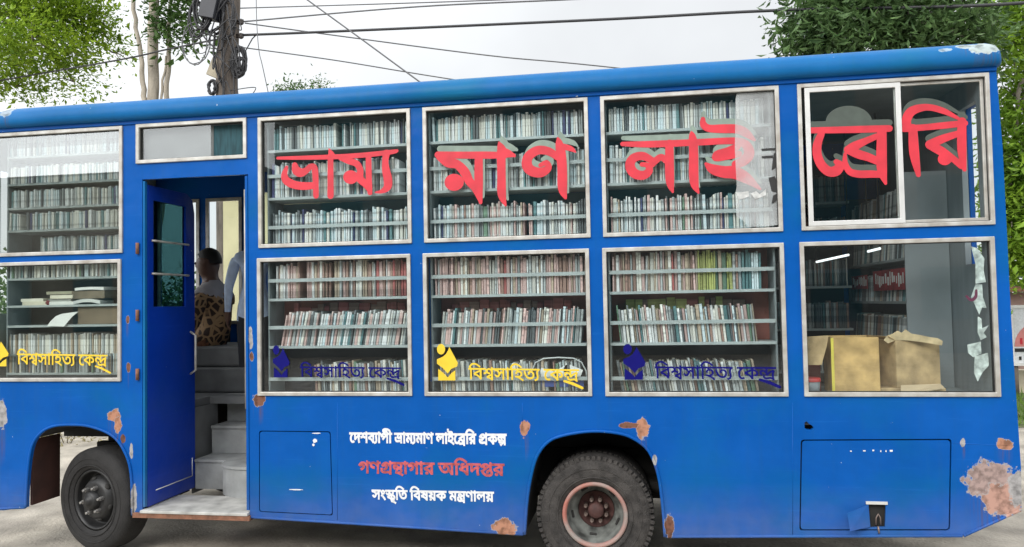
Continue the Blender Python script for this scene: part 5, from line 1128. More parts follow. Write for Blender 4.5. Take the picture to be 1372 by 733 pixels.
DIM = ['grey']*8+['dark grey']*7+['cream']*3+['tan']*3+['pale blue', 'brown', 'teal', 'green', 'white']
def row4(case):
    a, b = CASE[case]
    def p(x):
        t = (x-a)/(b-a)
        if case == 2 and t > .82: return random.choice(['brown', 'red', 'brown'])
        if case == 4 and .54 < t < .74: return random.choice(['yellow-green', 'yellow-green', 'tan', 'green'])
        if case == 4 and t > .78: return random.choice(['grey', 'teal', 'dark grey', 'pale blue'])
        return random.choice(WARM)
    return p
order = [(4, 3), (4, 4), (3, 3), (3, 4), (4, 5), (2, 4), (2, 3), (3, 5), (2, 5)]
for c_, i in order:
    a, b = CASE[c_]
    a += .02 if c_ != 2 else .05
    b -= .06 if c_ == 4 else .01
    left = a+(.28 if (c_, i) == (2, 5) else .03 if i > 3 else 0)
    # a row is split up one by one only when it fits whole inside the three hundred
    n_est = (b-left)/0.0215
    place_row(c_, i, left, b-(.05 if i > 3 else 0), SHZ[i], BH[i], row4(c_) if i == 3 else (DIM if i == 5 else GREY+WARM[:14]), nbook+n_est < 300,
              lean={4: .17 if c_ == 2 else .10, 5: -.04 if c_ < 4 else -.16}.get(i, 0) if not (c_ == 4 and i == 4) else -.09)
for c_ in (2, 3, 4):
    for i in (0, 1, 2):
        a, b = CASE[c_]
        place_row(c_, i, a+.02, b-.01, SHZ[i], BH[i], PALE_ if c_ == 2 or i < 2 else PALE_+GREY+WARM[:12], False, gap=.006)
# rows glimpsed behind the front rows' heads: reddish volumes laid flat at the back
for c_, i, pal in ((2, 4, ['red', 'brown']), (3, 4, ['red', 'red', 'brown']), (4, 4, ['red', 'brown', 'brown', 'yellow-green'])):
    a, b = CASE[c_]
    place_row(c_, i, a+.1, b-.1, SHZ[i]+.01, .29, pal, False, yb=YB+.165, tmin=.03, tmax=.08)

# ---- shelves in the front window
fx0, fx1 = at(14, 300, .1).x, W['u1'][1]-.03
c = empty('bookcase'); c.parent = bus; c.location = Vector((fx0, .2, 1.2))-bus.location
FZ = [at(100, y, .085).z for y in (206, 243, 275.5, 306, 340)]        # shelf tops, upper pane
FZL = [at(100, y, .085).z for y in (371, 408, 435, 474, 499)]
for z in FZ+FZL:
    mb = MB(); mb.box(fx0, fx1, .072, .30, z-.016, z); mb.build('shelf', M_shelf, c)
mb = MB(); mb.box(fx0, fx1, .303, .313, FZL[-1]-.02, 3.05); mb.build('back_panel', mat('dusky_back', (0.07, 0.07, 0.06), rough=.7), c)
mb = MB(); mb.box(XF+.04, fx0-.012, .306, .312, FZL[-1]-.02, 3.05); mb.build('reflection_board', mat('grey_green_reflection', (0.22, 0.26, 0.22), rough=.7, var=.3, scale=2), c)  # pale board added for the greenish reflections at this end of the pane
for x in (fx0, fx1):
    mb = MB(); mb.box(x-.006, x+.006, .075, .313, FZL[-1]-.03, 3.05); mb.build('side_panel', M_inside, c)
for k, z in enumerate(FZ):
    place_row(1, 0, fx0+.02+(.25 if k == 4 else 0), fx1-.01, z, .135 if k else .17, PALE_, False)
for k, z in enumerate(FZL):
    if k in (1, 2): continue
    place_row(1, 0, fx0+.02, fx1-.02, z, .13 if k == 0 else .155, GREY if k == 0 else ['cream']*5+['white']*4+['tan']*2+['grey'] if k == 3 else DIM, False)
# leaning transverse bookcase at the rear end
c = empty('bookcase'); c.parent = bus; c.location = Vector((1.86, 1.3, 1.1))-bus.location
RX = 1.80
rz = [2.32, 2.02, 1.72, 1.42, 1.12]
ROTR = Matrix(((0, 1, 0, RX-YB), (-1, 0, 0, 0), (0, 0, 1, 0), (0, 0, 0, 1)))
for z in rz:
    mb = MB(); mb.box(RX-.01, RX+.24, .62, 2.03, z-.018, z); mb.build('shelf', M_shelf, c)
    for q in (0, 1):
        place_row(5, 0, -2.02+q*.7, -.66-(.72 if q == 0 else 0), z, .21, ['dark grey']*4+['grey']*3+['cream']*2+['brown', 'teal', 'pale blue', 'tan', 'white'], False, lean=.26, gap=.03, rot=ROTR)
mb = MB(); mb.box(RX+.25, RX+.26, .60, 2.04, 1.0, 2.6); mb.build('back_panel', M_back_dark, c)
mb = MB(); mb.box(RX-.02, RX+.26, .585, .597, 1.0, 2.6); mb.build('side_panel', M_rear, c)
mb = MB(); mb.box(RX-.02, RX+.26, 2.035, 2.047, 1.0, 2.6); mb.build('side_panel', M_back_dark, c)
# far side bookcase seen dark through the rear panes
c = empty('bookcase'); c.parent = bus; c.location = Vector((.7, 1.9, 1.1))-bus.location
ROTF = Matrix.Translation((0, 1.72-YB, 0))
for z in (2.55, 2.2, 1.85, 1.5, 1.15):
    mb = MB(); mb.box(-.1, 1.72, 1.70, 1.96, z-.018, z); mb.build('shelf', M_shelf, c)
    place_row(6, 0, -.08, 1.70, z, .23, ['dark grey']*5+['grey']*3+['brown']*2+['teal', 'cream'], False, rot=ROTF)
mb = MB(); mb.box(-.1, 1.72, 1.965, 1.975, 1.0, 2.9); mb.build('back_panel', M_back_dark, c)

# red and white name boards on the rear bookcases (their lettering is too worn to read)
def worn_board(y0, y1, z0, z1, x):
    mb = MB(); mb.box(x-.004, x, y0, y1, z0, z1); o = mb.build('shelf_board', mat('worn_red_board', (0.42, 0.03, 0.04), rough=.6, var=.4, scale=12), bus)
    mb = MB(); y = y0+.02
    while y < y1-.04:
        wd = random.uniform(.012, .035); a = random.uniform(.15, .4); b = random.uniform(.6, .9)
        mb.box(x-.0055, x-.0042, y, y+wd, z0+(z1-z0)*a, z0+(z1-z0)*b); y += wd+random.uniform(.01, .03)
    mb.build('worn_print', M_paper, o)
worn_board(.62, 1.34, 1.80, 1.95, RX-.012); worn_board(1.50, 1.95, 1.82, 1.93, RX-.012)
# fluorescent tubes: two lit lamps show through the rear panes
M_lamp = bpy.data.materials.new('lit_tube'); M_lamp.use_nodes = True
B_ = M_lamp.node_tree.nodes['Principled BSDF']; B_.inputs['Emission Color'].default_value = (.95, 1, 1, 1); B_.inputs['Emission Strength'].default_value = 1.1
for p, q in ((at(1094, 351, 1.60), at(1137, 341.5, 1.30)), (at(1163, 337, 1.1), at(1179, 333, .95))):
    mb = MB(); mb.tube([p, q], .009, 10); o = mb.build('lamp_tube', M_lamp, bus)
    mb = MB(); mb.tube([p+Vector((0, 0, .02)), p+Vector((0, 0, 3.098-p.z))], .006, 6); mb.tube([q+Vector((0, 0, .02)), q+Vector((0, 0, 3.098-q.z))], .006, 6); build_each(mb, 'lamp_hanger', M_dark, bus)
# ledge under the rear window
mb = MB(); mb.box(.98, XR-.08, .035, .62, 1.10, 1.145); mb.box(.98, XR-.08, .60, .62, 1.03, 1.099); mb.build('ledge', M_inside, bus, bevel=.004)

rb = MB(); rb.v, rb.f, rb.m, rb.sm = rest.v, rest.f, rest.m, rest.sm
o = rb.build('shelved_books', [SPINE[k] for k in rest_mats]+[M_pages], None, recalc=False)
tag(o, 'pale and dark books packed on the other shelves of the bus', 'books', kind='stuff')

# ------------------------------------------------------------------ things lying in the front window
def top_mesh(name, mb, M, label, cat, group=None, bevel=0.0):
    c = Vector((sum(v[0] for v in mb.v)/len(mb.v), sum(v[1] for v in mb.v)/len(mb.v), min(v[2] for v in mb.v)))
    mb.v = [(v[0]-c.x, v[1]-c.y, v[2]-c.z) for v in mb.v]
    o = mb.build(name, M, None, bevel=bevel); o.location = c
    return tag(o, label, cat, group)
def flat_book(px0, px1, z, th, y, M, yaw, label, bend=0.0):
    a, b = at(px0, 400, y).x, at(px1, 400, y).x
    mb = MB(); n = 8; top = []
    for i in range(n+1):
        x = a+(b-a)*i/n; top.append((x, z+bend*math.sin(math.pi*i/n)))
    for yy in (0, 1):
        pass
    V = []
    for (x, zz) in top: V += [(x, y, zz), (x, y+.15, zz+.004), (x, y, zz+th), (x, y+.15, zz+th+.004)]
    f = []
    for i in range(n):
        p, q = 4*i, 4*i+4
        f += [(p, q, q+2, p+2), (p+1, p+3, q+3, q+1), (p+2, q+2, q+3, p+3), (p, p+1, q+1, q)]
    f += [(0, 2, 3, 1), (4*n, 4*n+1, 4*n+3, 4*n+2)]
    mb.add(V, f)
    top_mesh('book', mb, M, label, 'book')
    return z+th
z = FZL[1]
zz = flat_book(30, 62, z, .028, .09, mat('cream_cover', (0.60, 0.56, 0.44), rough=.7), 0, 'thick cream book lying flat at the left end of the front window shelf')
zz = flat_book(28, 58, zz, .022, .10, mat('pale_cover', (0.66, 0.64, 0.55), rough=.7), 0, 'pale book lying on the thick cream book in the front window')
zz = flat_book(66, 98, z, .024, .09, mat('white_cover', (0.72, 0.72, 0.68), rough=.7), 0, 'white book lying flat under the stack in the front window')
zz = flat_book(64, 95, zz, .018, .10, mat('grey_cover', (0.30, 0.31, 0.29), rough=.7), 0, 'grey book second from the bottom of the leaning stack in the front window')
zz = flat_book(67, 97, zz+.004, .026, .09, mat('ivory_cover', (0.70, 0.66, 0.54), rough=.7), 0, 'ivory paperback in the middle of the stack in the front window')
zz = flat_book(62, 100, zz+.006, .022, .11, mat('olive_cover', (0.34, 0.33, 0.24), rough=.7), 0, 'olive book on top of the left stack in the front window')
zz = flat_book(98, 134, z, .024, .09, mat('silver_cover', (0.62, 0.63, 0.61), rough=.6), 0, 'silvery sagging book lying at the bottom of the right stack in the front window', bend=.016)
zz = flat_book(96, 140, zz+.018, .058, .10, mat('brown_ledger', (0.20, 0.16, 0.11), rough=.8, var=.3), 0, 'thick brown ledger lying on the silvery book in the front window')
zz = flat_book(100, 139, zz+.002, .020, .09, M_paper, 0, 'white paperback lying on the brown ledger in the front window', bend=.006)
a = at(62, 405, .088)
mb = MB(); mb.ball(a+Vector((0, .02, -.005)), (.03, .02, .022)); top_mesh('cloth_ball', mb, mat('dark_red_cloth', (0.16, 0.02, 0.025), rough=.9), 'crumpled dark red cloth between the books in the front window', 'cloth')
# curled white sheet hanging over the lower shelf
S = [at(a, b, .066) for a, b in ((62, 436), (86, 437.5), (95, 427), (104, 417.5), (84, 420), (72, 428))]
mb = MB()
P0 = [(63, 437), (68, 430), (75, 423.5), (83, 420.5)]; P1 = [(86, 437.5), (91, 431), (97, 424), (105, 417.5)]
V = []
for k, (p, q) in enumerate(zip(P0, P1)):
    yy = (.055, .060, .064, .066)[k]
    V += [at(*p, yy), at(*q, yy)]
V += [v+Vector((0, .0012, 0)) for v in V[:8]]
f = []
for k in range(3): f += [(2*k, 2*k+1, 2*k+3, 2*k+2), (8+2*k, 8+2*k+2, 8+2*k+3, 8+2*k+1)]
f += [(0, 8, 9, 1), (6, 7, 15, 14), (0, 2, 10, 8), (2, 4, 12, 10), (4, 6, 14, 12), (1, 9, 11, 3), (3, 11, 13, 5), (5, 13, 15, 7)]
mb.add(V, f); top_mesh('paper_sheet', mb, M_paper, 'curled white sheet of paper hanging from a shelf in the front window', 'paper')
a, b = at(104, 412, .10), at(158, 435, .10)
mb = MB(); mb.box(a.x, b.x, .10, .28, FZL[2]+.001, FZL[2]+.13)
root = top_mesh('carton', mb, mat('brown_carton', (0.21, 0.155, 0.10), rough=.8), 'flat brown carton on the shelf right of the curled white sheet', 'box', bevel=.003)

# ------------------------------------------------------------------ cardboard boxes and tub on the ledge of the rear window
M_card = mat('yellow_cardboard', (0.60, 0.39, 0.16), rough=.85, var=.30, scale=9, bump=.15, bscale=14)
M_card2 = mat('tan_cardboard', (0.54, 0.38, 0.20), rough=.85, var=.34, scale=9, bump=.15, bscale=14)
M_tape = mat('yellow_tape', (0.72, 0.60, 0.10), rough=.4)
LZ = 1.1455
def carton(name, x0, x1, y0, y1, z0, z1, rz, M, label, flaps):
    e = empty(name, ((x0+x1)/2, (y0+y1)/2, z0)); e.rotation_euler = (0, 0, rz)
    tag(e, label, 'box', 'cardboard boxes on the rear window ledge')
    w_, d_, h_, t = (x1-x0)/2, (y1-y0)/2, z1-z0, .005
    mb = MB()
    mb.box(-w_, w_, -d_, -d_+t, 0, h_); mb.box(-w_, w_, d_-t, d_, 0, h_); mb.box(-w_, -w_+t, -d_+t, d_-t, 0, h_); mb.box(w_-t, w_, -d_+t, d_-t, 0, h_); mb.box(-w_+t, w_-t, -d_+t, d_-t, 0, t)
    rng = random.Random(3)
    mb.v = [(x+.006*noise.noise(Vector((x*9, y*9, z*7))), y+.006*noise.noise(Vector((z*9, x*9, y*7))), z) for x, y, z in mb.v]
    me = bpy.data.meshes.new('body'); me.from_pydata(mb.v, [], mb.f)
    def part(nm, me, M):
        o = bpy.data.objects.new(nm, me); col.objects.link(o); me.materials.append(M); o.parent = e
        bv = o.modifiers.new('bevel', 'BEVEL'); bv.width = .002; bv.segments = 1
        return o
    part('box_wall', me, M)
    for side, ang, ln in flaps:
        f = MB()
        if side in 'LR':
            s_ = -1 if side == 'L' else 1
            p = Matrix.Translation((s_*w_, 0, h_)) @ Matrix.Rotation(-s_*ang if False else s_*ang, 4, 'Y')
            f.box(0 if s_ > 0 else -ln, ln if s_ > 0 else 0, -d_*.96, d_*.96, .001, .005, 0, p)
        else:
            s_ = -1 if side == 'F' else 1
            p = Matrix.Translation((0, s_*d_, h_)) @ Matrix.Rotation(-s_*ang, 4, 'X')
            f.box(-w_*.97, w_*.97, 0 if s_ > 0 else -ln, ln if s_ > 0 else 0, .001, .005, 0, p)
        me = bpy.data.meshes.new('flap'); me.from_pydata(f.v, [], f.f); part('flap', me, M)
    return e, part
a = at(1117, 500, .12); b = at(1180, 500, .12); zt = at(1150, 452, .12).z
e, part = carton('cardboard_box', a.x, b.x, .12, .40, LZ, zt, R(-3), M_card, 'taller yellowish cardboard box with its left flap hanging open', [])
f = MB(); w_ = (b.x-a.x)/2; f.box(-w_-.0035, -w_+.014, -.1435, -.1405, .003, zt-LZ-.003); FL = [(1076, 451.5), (1112, 449.5), (1110, 463), (1103, 489), (1078, 489.5)]
f2 = MB(); f2.plate([[(p.x-(a.x+b.x)/2, p.z-LZ) for p in (at(*q, .10) for q in FL)]], -.165, -.160)
me = bpy.data.meshes.new('flap'); me.from_pydata(f2.v, [], f2.f); part('flap', me, M_card2)
me = bpy.data.meshes.new('tape'); me.from_pydata(f.v, [], f.f); part('tape', me, M_tape)
a = at(1190, 500, .16); b = at(1258, 500, .16); zb = at(1220, 506, .16).z; zt = at(1230, 456, .16).z
# folded cartons lie under the second box
mb = MB(); p, q = at(1180, 520, .10), at(1268, 520, .10)
mb.box(p.x-.01, q.x+.01, .13, .46, LZ, LZ+.040); 
top_mesh('folded_carton', mb, M_card2, 'folded flat carton under the smaller tan cardboard box', 'box', bevel=.006)
mb = MB(); p, q = at(1206, 517, .07), at(1264, 508, .07); Vx = [(p.x, .06, LZ+.002), (q.x, .06, LZ+.045), (q.x, .125, LZ+.06), (p.x+.02, .125, LZ+.05)]
mb.add(Vx+[(x, y, z+.008) for x, y, z in Vx], [(0, 3, 2, 1), (4, 5, 6, 7), (0, 1, 5, 4), (1, 2, 6, 5), (2, 3, 7, 6), (3, 0, 4, 7)])
top_mesh('cardboard_piece', mb, mat('pale_cardboard', (0.55, 0.42, 0.27), rough=.85), 'torn pale cardboard piece leaning in front of the folded carton', 'cardboard')
carton('cardboard_box', a.x, b.x, .17, .42, LZ+.041, zt, R(17), M_card2, 'smaller tan cardboard box with ragged top, sitting on a folded carton', [('L', R(-30), .05), ('B', R(75), .1)])
RG = [(1184, 456), (1188, 450), (1196, 447), (1203, 443), (1208, 446), (1213, 441), (1221, 447), (1233, 449), (1247, 452), (1256, 453), (1263, 457), (1262, 463), (1240, 459), (1215, 456), (1200, 456), (1190, 460)]
mb = MB(); mb.plate([[(p.x, p.z) for p in (at(*q, .142) for q in RG)]], .140, .144)
top_mesh('cardboard_strip', mb, mat('ragged_cardboard', (0.60, 0.46, 0.27), rough=.9, var=.25, scale=14), 'ragged pale strip of torn cardboard along the top of the smaller tan box', 'cardboard')
p, q = at(1079, 510, .09), at(1100, 510, .09)
e = empty('plastic_tub', ((p.x+q.x)/2+.0, .17, LZ)); tag(e, 'small grey plastic tub with a red lid, left of the cardboard boxes', 'tub')
t = MB(); t.lathe([(0.0, 0), (.052, 0), (.058, .085), (.055, .086)], Matrix.Rotation(R(90), 4, 'X'), 28); me_o = t.build('tub_body', mat('grey_plastic', (0.30, 0.33, 0.36), rough=.4), None); me_o.parent = e
t = MB(); t.lathe([(.062, .080), (.062, .098), (.055, .104), (0, .105)], Matrix.Rotation(R(90), 4, 'X'), 28); me_o = t.build('lid', mat('red_plastic', (0.55, 0.04, 0.04), rough=.4), None); me_o.parent = e
p = at(1082, 480, .2)
mb = MB(); mb.box(p.x-.10, p.x+.10, .30, .50, LZ, LZ+.30); top_mesh('crate', mb, mat('dull_red_crate', (0.22, 0.04, 0.035), rough=.7), 'dull red crate in shadow behind the grey tub', 'crate', bevel=.006)

# clear plastic bag with papers in the lower middle window
a = at(749, 497, .06)
e = empty('plastic_bag', (a.x, .062, a.z-.06)); tag(e, 'clear plastic bag of papers hanging behind the yellow lettering', 'bag')
t = MB(); t.tube([(-.185, 0, 0.0), (-.182, 0, .06), (-.155, 0, .115), (-.10, 0, .142), (0, 0, .148), (.10, 0, .142), (.15, 0, .115), (.178, 0, .06), (.182, 0, .0)], .0045, 8)
o = t.build('bag_rim', mat('clear_plastic', (0.55, 0.58, 0.58), rough=.25), None); o.parent = e
t = MB()
for x, z, a_, wd in ((-.07, .035, .3, .06), (.02, .05, -.5, .05), (.09, .06, .4, .06)):
    t.box(-wd, wd, .006, .008, -.03, .03, 0, Matrix.Translation((x, 0, z)) @ Matrix.Rotation(a_, 4, 'Y'))
o = t.build('paper', M_paper, None); o.parent = e
t = MB(); t.box(-.13, .16, .009, .014, -.045, .012); o = t.build('blue_folder', mat('blue_folder', (0.05, 0.09, 0.32), rough=.5), None); o.parent = e

# ------------------------------------------------------------------ people inside
def person(label, nodes, edges, mats, pick, loc, rz, hair_c, scale=1.0):
    me = bpy.data.meshes.new('person'); names = list(nodes)
    me.from_pydata([nodes[k][0] for k in names], [], [(names.index(a), names.index(b)) for a, b in edges])
    o = bpy.data.objects.new('person', me); col.objects.link(o)
    sk = o.modifiers.new('skin', 'SKIN'); sk.use_smooth_shade = True
    lay = me.skin_vertices[0].data
    for i, k in enumerate(names):
        r_ = nodes[k][1]; lay[i].radius = r_ if isinstance(r_, tuple) else (r_, r_)
        lay[i].use_root = (k == 'pelvis')
    sb = o.modifiers.new('sub', 'SUBSURF'); sb.levels = 2; sb.render_levels = 2
    dg = bpy.context.evaluated_depsgraph_get()
    me2 = bpy.data.meshes.new_from_object(o.evaluated_get(dg))
    bpy.data.objects.remove(o)
    me2.materials.clear()
    for m_ in mats: me2.materials.append(m_)
    seg = [(Vector(nodes[a][0]), Vector(nodes[b][0]), a, b) for a, b in edges]
    for p in me2.polygons:
        c_ = p.center; best = None
        for a, b, na, nb in seg:
            t_ = max(0, min(1, (c_-a).dot(b-a)/max(1e-9, (b-a).length_squared)))
            d_ = (a+(b-a)*t_-c_).length
            if best is None or d_ < best[0]: best = (d_, na, nb, t_)
        p.material_index = pick(best[1], best[2], best[3], c_); p.use_smooth = True
    o = bpy.data.objects.new('person', me2); col.objects.link(o)
    o.location = loc; o.rotation_euler = (0, 0, rz); o.scale = (scale,)*3
    tag(o, label, 'person')
    h = Vector(nodes['head'][0])
    hb = MB()                                            # a cap of short hair
    nu, nv = 20, 9
    for i in range(nv+1):
        th = R(100)*i/nv
        for k_ in range(nu):
            ph = 2*math.pi*k_/nu
            back = 1.0 if math.cos(ph) < .35 else .62
            t_ = th*back
            hb.v.append(tuple(h+Vector((-.012+.108*math.sin(t_)*math.cos(ph), .088*math.sin(t_)*math.sin(ph), .028+.112*math.cos(t_)+.004*noise.noise(Vector((ph*3, t_*5, 1)))))))
    for i in range(nv):
        for k_ in range(nu): hb.f.append((i*nu+k_, (i+1)*nu+k_, (i+1)*nu+(k_+1) % nu, i*nu+(k_+1) % nu)); hb.m.append(0); hb.sm.append(True)
    ho = hb.build('hair', mat('black_hair', (0.012, 0.010, 0.009), rough=.6), None); ho.parent = o
    eb = MB()
    for s_ in (-1, 1):
        eb.ball(h+Vector((.088, s_*.033, .012)), .011)
    eo = eb.build('eyes', mat('eye', (0.05, 0.035, 0.03), rough=.2), None); eo.parent = o
    return o
M_skin = mat('brown_skin', (0.12, 0.06, 0.04), rough=.5, var=.08)
# printed dark brown shirt
M_print = bpy.data.materials.new('printed_shirt'); M_print.use_nodes = True
n_ = M_print.node_tree; B_ = n_.nodes['Principled BSDF']; B_.inputs['Roughness'].default_value = .8
t_ = n_.nodes.new('ShaderNodeTexCoord'); v_ = n_.nodes.new('ShaderNodeTexVoronoi'); v_.inputs['Scale'].default_value = 17; v_.feature = 'DISTANCE_TO_EDGE'
n_.links.new(t_.outputs['Object'], v_.inputs['Vector'])
r_ = n_.nodes.new('ShaderNodeValToRGB'); r_.color_ramp.elements[0].position = .10; r_.color_ramp.elements[0].color = (.32, .20, .10, 1); r_.color_ramp.elements[1].position = .16; r_.color_ramp.elements[1].color = (.035, .018, .012, 1)
n_.links.new(v_.outputs['Distance'], r_.inputs[0]); n_.links.new(r_.outputs[0], B_.inputs['Base Color'])
M_scarf = mat('grey_scarf', (0.34, 0.32, 0.33), rough=.9)
M_brown = mat('brown_cloth', (0.20, 0.08, 0.04), rough=.85, var=.4, scale=30)
M_shirt = mat('light_blue_shirt', (0.52, 0.64, 0.85), rough=.8, var=.1, scale=20)
M_trouser = mat('dark_trousers', (0.02, 0.022, 0.03), rough=.85)
def fingers(N, E, tag_, wrist, palm, dirv, side, curl):
    d_ = Vector(dirv).normalized(); s_ = Vector(side).normalized(); c_ = Vector(curl).normalized()
    P_ = Vector(palm)
    for k_, (off, ln) in enumerate(((-.030, .066), (-.010, .076), (.010, .071), (.030, .055))):
        a_ = P_+d_*.045+s_*off; b_ = a_+d_*ln*.5+c_*.008; e_ = b_+d_*ln*.38+c_*.022
        for j, q_ in enumerate((a_, b_, e_)): N['%sf%d%d' % (tag_, k_, j)] = (tuple(q_), .0095-.0008*j)
        E += [(tag_+'hand', '%sf%d0' % (tag_, k_)), ('%sf%d0' % (tag_, k_), '%sf%d1' % (tag_, k_)), ('%sf%d1' % (tag_, k_), '%sf%d2' % (tag_, k_))]
    a_ = P_+s_*-.042+d_*.01; b_ = a_+d_*.035+s_*-.012+c_*.008
    N[tag_+'t0'] = (tuple(a_), .012); N[tag_+'t1'] = (tuple(b_), .0095)
    E += [(tag_+'hand', tag_+'t0'), (tag_+'t0', tag_+'t1')]
def body_nodes(sit):
    N = {'pelvis': ((0, 0, 0), (.135, .15)), 'waist': ((-.02, 0, .17), (.115, .145)), 'chest': ((-.02, 0, .36), (.125, .165)), 'upper': ((-.015, 0, .47), (.095, .13)),
         'neck': ((.0, 0, .55), .072), 'neck2': ((.02, 0, .61), .062), 'head': ((.035, 0, .70), (.104, .084)), 'crown': ((.025, 0, .775), (.088, .072)), 'chin': ((.085, 0, .635), (.036, .04)), 'nose': ((.148, 0, .695), .013)}
    E = [('pelvis', 'waist'), ('waist', 'chest'), ('chest', 'upper'), ('upper', 'neck'), ('neck', 'neck2'), ('neck2', 'head'), ('head', 'crown'), ('head', 'chin'), ('head', 'nose')]
    for s_, t_ in ((1, 'l'), (-1, 'r')):
        N[t_+'sh'] = ((-.015, s_*.175, .455), .068); N[t_+'ear'] = ((.02, s_*.094, .69), .018)
        E += [('upper', t_+'sh'), ('head', t_+'ear')]
        if sit:
            N[t_+'el'] = ((.02, s_*.245, .19), .048); N[t_+'wr'] = ((.25, s_*.17, .13), .031); N[t_+'hand'] = ((.32, s_*.15, .125), (.036, .020))
            N[t_+'hip'] = ((.08, s_*.09, -.02), .105); N[t_+'kn'] = ((.44, s_*.12, .0), .070); N[t_+'an'] = ((.43, s_*.12, -.40), .045); N[t_+'toe'] = ((.58, s_*.12, -.455), .035)
            dv = (1, -s_*.2, -.1)
        else:
            N[t_+'el'] = ((-.02, s_*.245, .18), .048); N[t_+'wr'] = ((.03, s_*.26, -.07), .031); N[t_+'hand'] = ((.04, s_*.262, -.15), (.022, .036))
            N[t_+'hip'] = ((.0, s_*.085, -.10), .105); N[t_+'kn'] = ((.015, s_*.10, -.50), .065); N[t_+'an'] = ((-.01, s_*.10, -.88), .045); N[t_+'toe'] = ((.14, s_*.115, -.925), .035)
            dv = (.1, 0, -1)
        E += [(t_+'sh', t_+'el'), (t_+'el', t_+'wr'), (t_+'wr', t_+'hand'), ('pelvis', t_+'hip'), (t_+'hip', t_+'kn'), (t_+'kn', t_+'an'), (t_+'an', t_+'toe')]
        if sit: fingers(N, E, t_, N[t_+'wr'][0], N[t_+'hand'][0], dv, (0, s_, 0), (0, 0, -1))
        else: fingers(N, E, t_, N[t_+'wr'][0], N[t_+'hand'][0], dv, (-1, 0, 0), (0, -s_, 0))
    return N, E
def pick_sit(a, b, t, c):
    if 'head' in (a, b) and ('hand' not in a and 'hand' not in b) or b in ('crown', 'chin', 'nose') or b == 'neck2': return 0
    if b == 'neck' or (a == 'upper' and c.z > .44): return 2
    if 'hand' in b or 'f' in b[1:2] or b[1:2] == 't' and len(b) == 3: return 0
    if b[1:] in ('kn',) or b[1:] == 'hip' : return 3
    if b[1:] in ('an', 'toe'): return 4
    return 1
N_, E_ = body_nodes(True)
hp = at(284, 455, 1.40)
person('seated person seen from the side in a dark brown printed shirt with a grey scarf', N_, E_, [M_skin, M_print, M_scarf, M_brown, M_trouser], pick_sit, (hp.x, 1.40, 1.43-.045), R(180), None, 1.10)
def pick_std(a, b, t, c):
    if 'head' in (a, b) or b in ('crown', 'chin', 'nose', 'neck2') or 'hand' in b or (len(b) > 2 and b[1] in 'ft' and b[-1].isdigit()): return 0
    if b[1:] == 'toe': return 3
    if b[1:] in ('kn', 'an') and c.z < -.14 or (c.z < -.16): return 2
    return 1
N_, E_ = body_nodes(False)
hp = at(341, 400, 1.25)
person('standing person in light blue shirt and dark trousers, half hidden behind the right door pillar', N_, E_, [M_skin, M_shirt, M_trouser, M_rubber], pick_std, (hp.x, 1.25, 1.03+.94*.86-.05), R(115), None, .86)

# ------------------------------------------------------------------ trees
def leaf_mat(nm, c1, c2, scale=1.4, gloss=0.45):
    M = bpy.data.materials.new(nm); M.use_nodes = True
    n = M.node_tree; n.nodes.clear(); L = n.links.new
    o = n.nodes.new('ShaderNodeOutputMaterial'); B = n.nodes.new('ShaderNodeBsdfPrincipled'); T = n.nodes.new('ShaderNodeBsdfTranslucent'); mxs = n.nodes.new('ShaderNodeMixShader')
    B.inputs['Roughness'].default_value = gloss; mxs.inputs[0].default_value = .34; B.inputs['Specular IOR Level'].default_value = .25
    t = n.nodes.new('ShaderNodeTexCoord'); z = n.nodes.new('ShaderNodeTexNoise'); z.inputs['Scale'].default_value = scale; z.inputs['Detail'].default_value = 8; z.inputs['Roughness'].default_value = .75
    L(t.outputs['Object'], z.inputs[0])
    r = n.nodes.new('ShaderNodeValToRGB'); r.color_ramp.elements[0].position = .36; r.color_ramp.elements[0].color = (*c1, 1); r.color_ramp.elements[1].position = .64; r.color_ramp.elements[1].color = (*c2, 1)
    L(z.outputs[0], r.inputs[0]); L(r.outputs[0], B.inputs['Base Color']); L(r.outputs[0], T.inputs[0])
    L(B.outputs[0], mxs.inputs[1]); L(T.outputs[0], mxs.inputs[2]); L(mxs.outputs[0], o.inputs[0])
    return M
def leaves(rng, clusters, size, slim=.45, droop=.3):
    """many single leaves in uneven clumps; clusters: (centre, (rx, ry, rz), count)"""
    mb = MB(); V, Fc = mb.v, mb.f
    for c, r_, n in clusters:
        twigs = []
        for _ in range(max(3, n//14)):
            d = Vector((rng.gauss(0, 1), rng.gauss(0, 1), rng.gauss(0, 1))).normalized()
            twigs.append((Vector((c[0]+d.x*r_[0]*rng.uniform(.25, 1)**.6, c[1]+d.y*r_[1]*rng.uniform(.25, 1)**.6, c[2]+d.z*r_[2]*rng.uniform(.25, 1)**.6)), d))
        for _ in range(n):
            p, d = rng.choice(twigs)
            p = p+Vector((rng.gauss(0, 1), rng.gauss(0, 1), rng.gauss(0, 1)))*size*1.5
            ax = (d*.6+Vector((rng.gauss(0, 1), rng.gauss(0, 1), rng.gauss(0, .7)-droop))).normalized()
            sd = ax.cross(Vector((rng.gauss(0, .5), rng.gauss(0, .5), 1))).normalized()
            nm = ax.cross(sd)
            L = size*rng.choice((.5, .75, .9, 1.0, 1.15, 1.5))*rng.uniform(.85, 1.15); wv = L*slim
            b = len(V)
            V += [tuple(p), tuple(p+ax*L*.45+sd*wv*.5+nm*L*.08), tuple(p+ax*L-nm*L*.10), tuple(p+ax*L*.45-sd*wv*.5+nm*L*.08)]
            Fc += [(b, b+1, b+2), (b, b+2, b+3)]
            mb.m += [0, 0]; mb.sm += [False, False]
    return mb
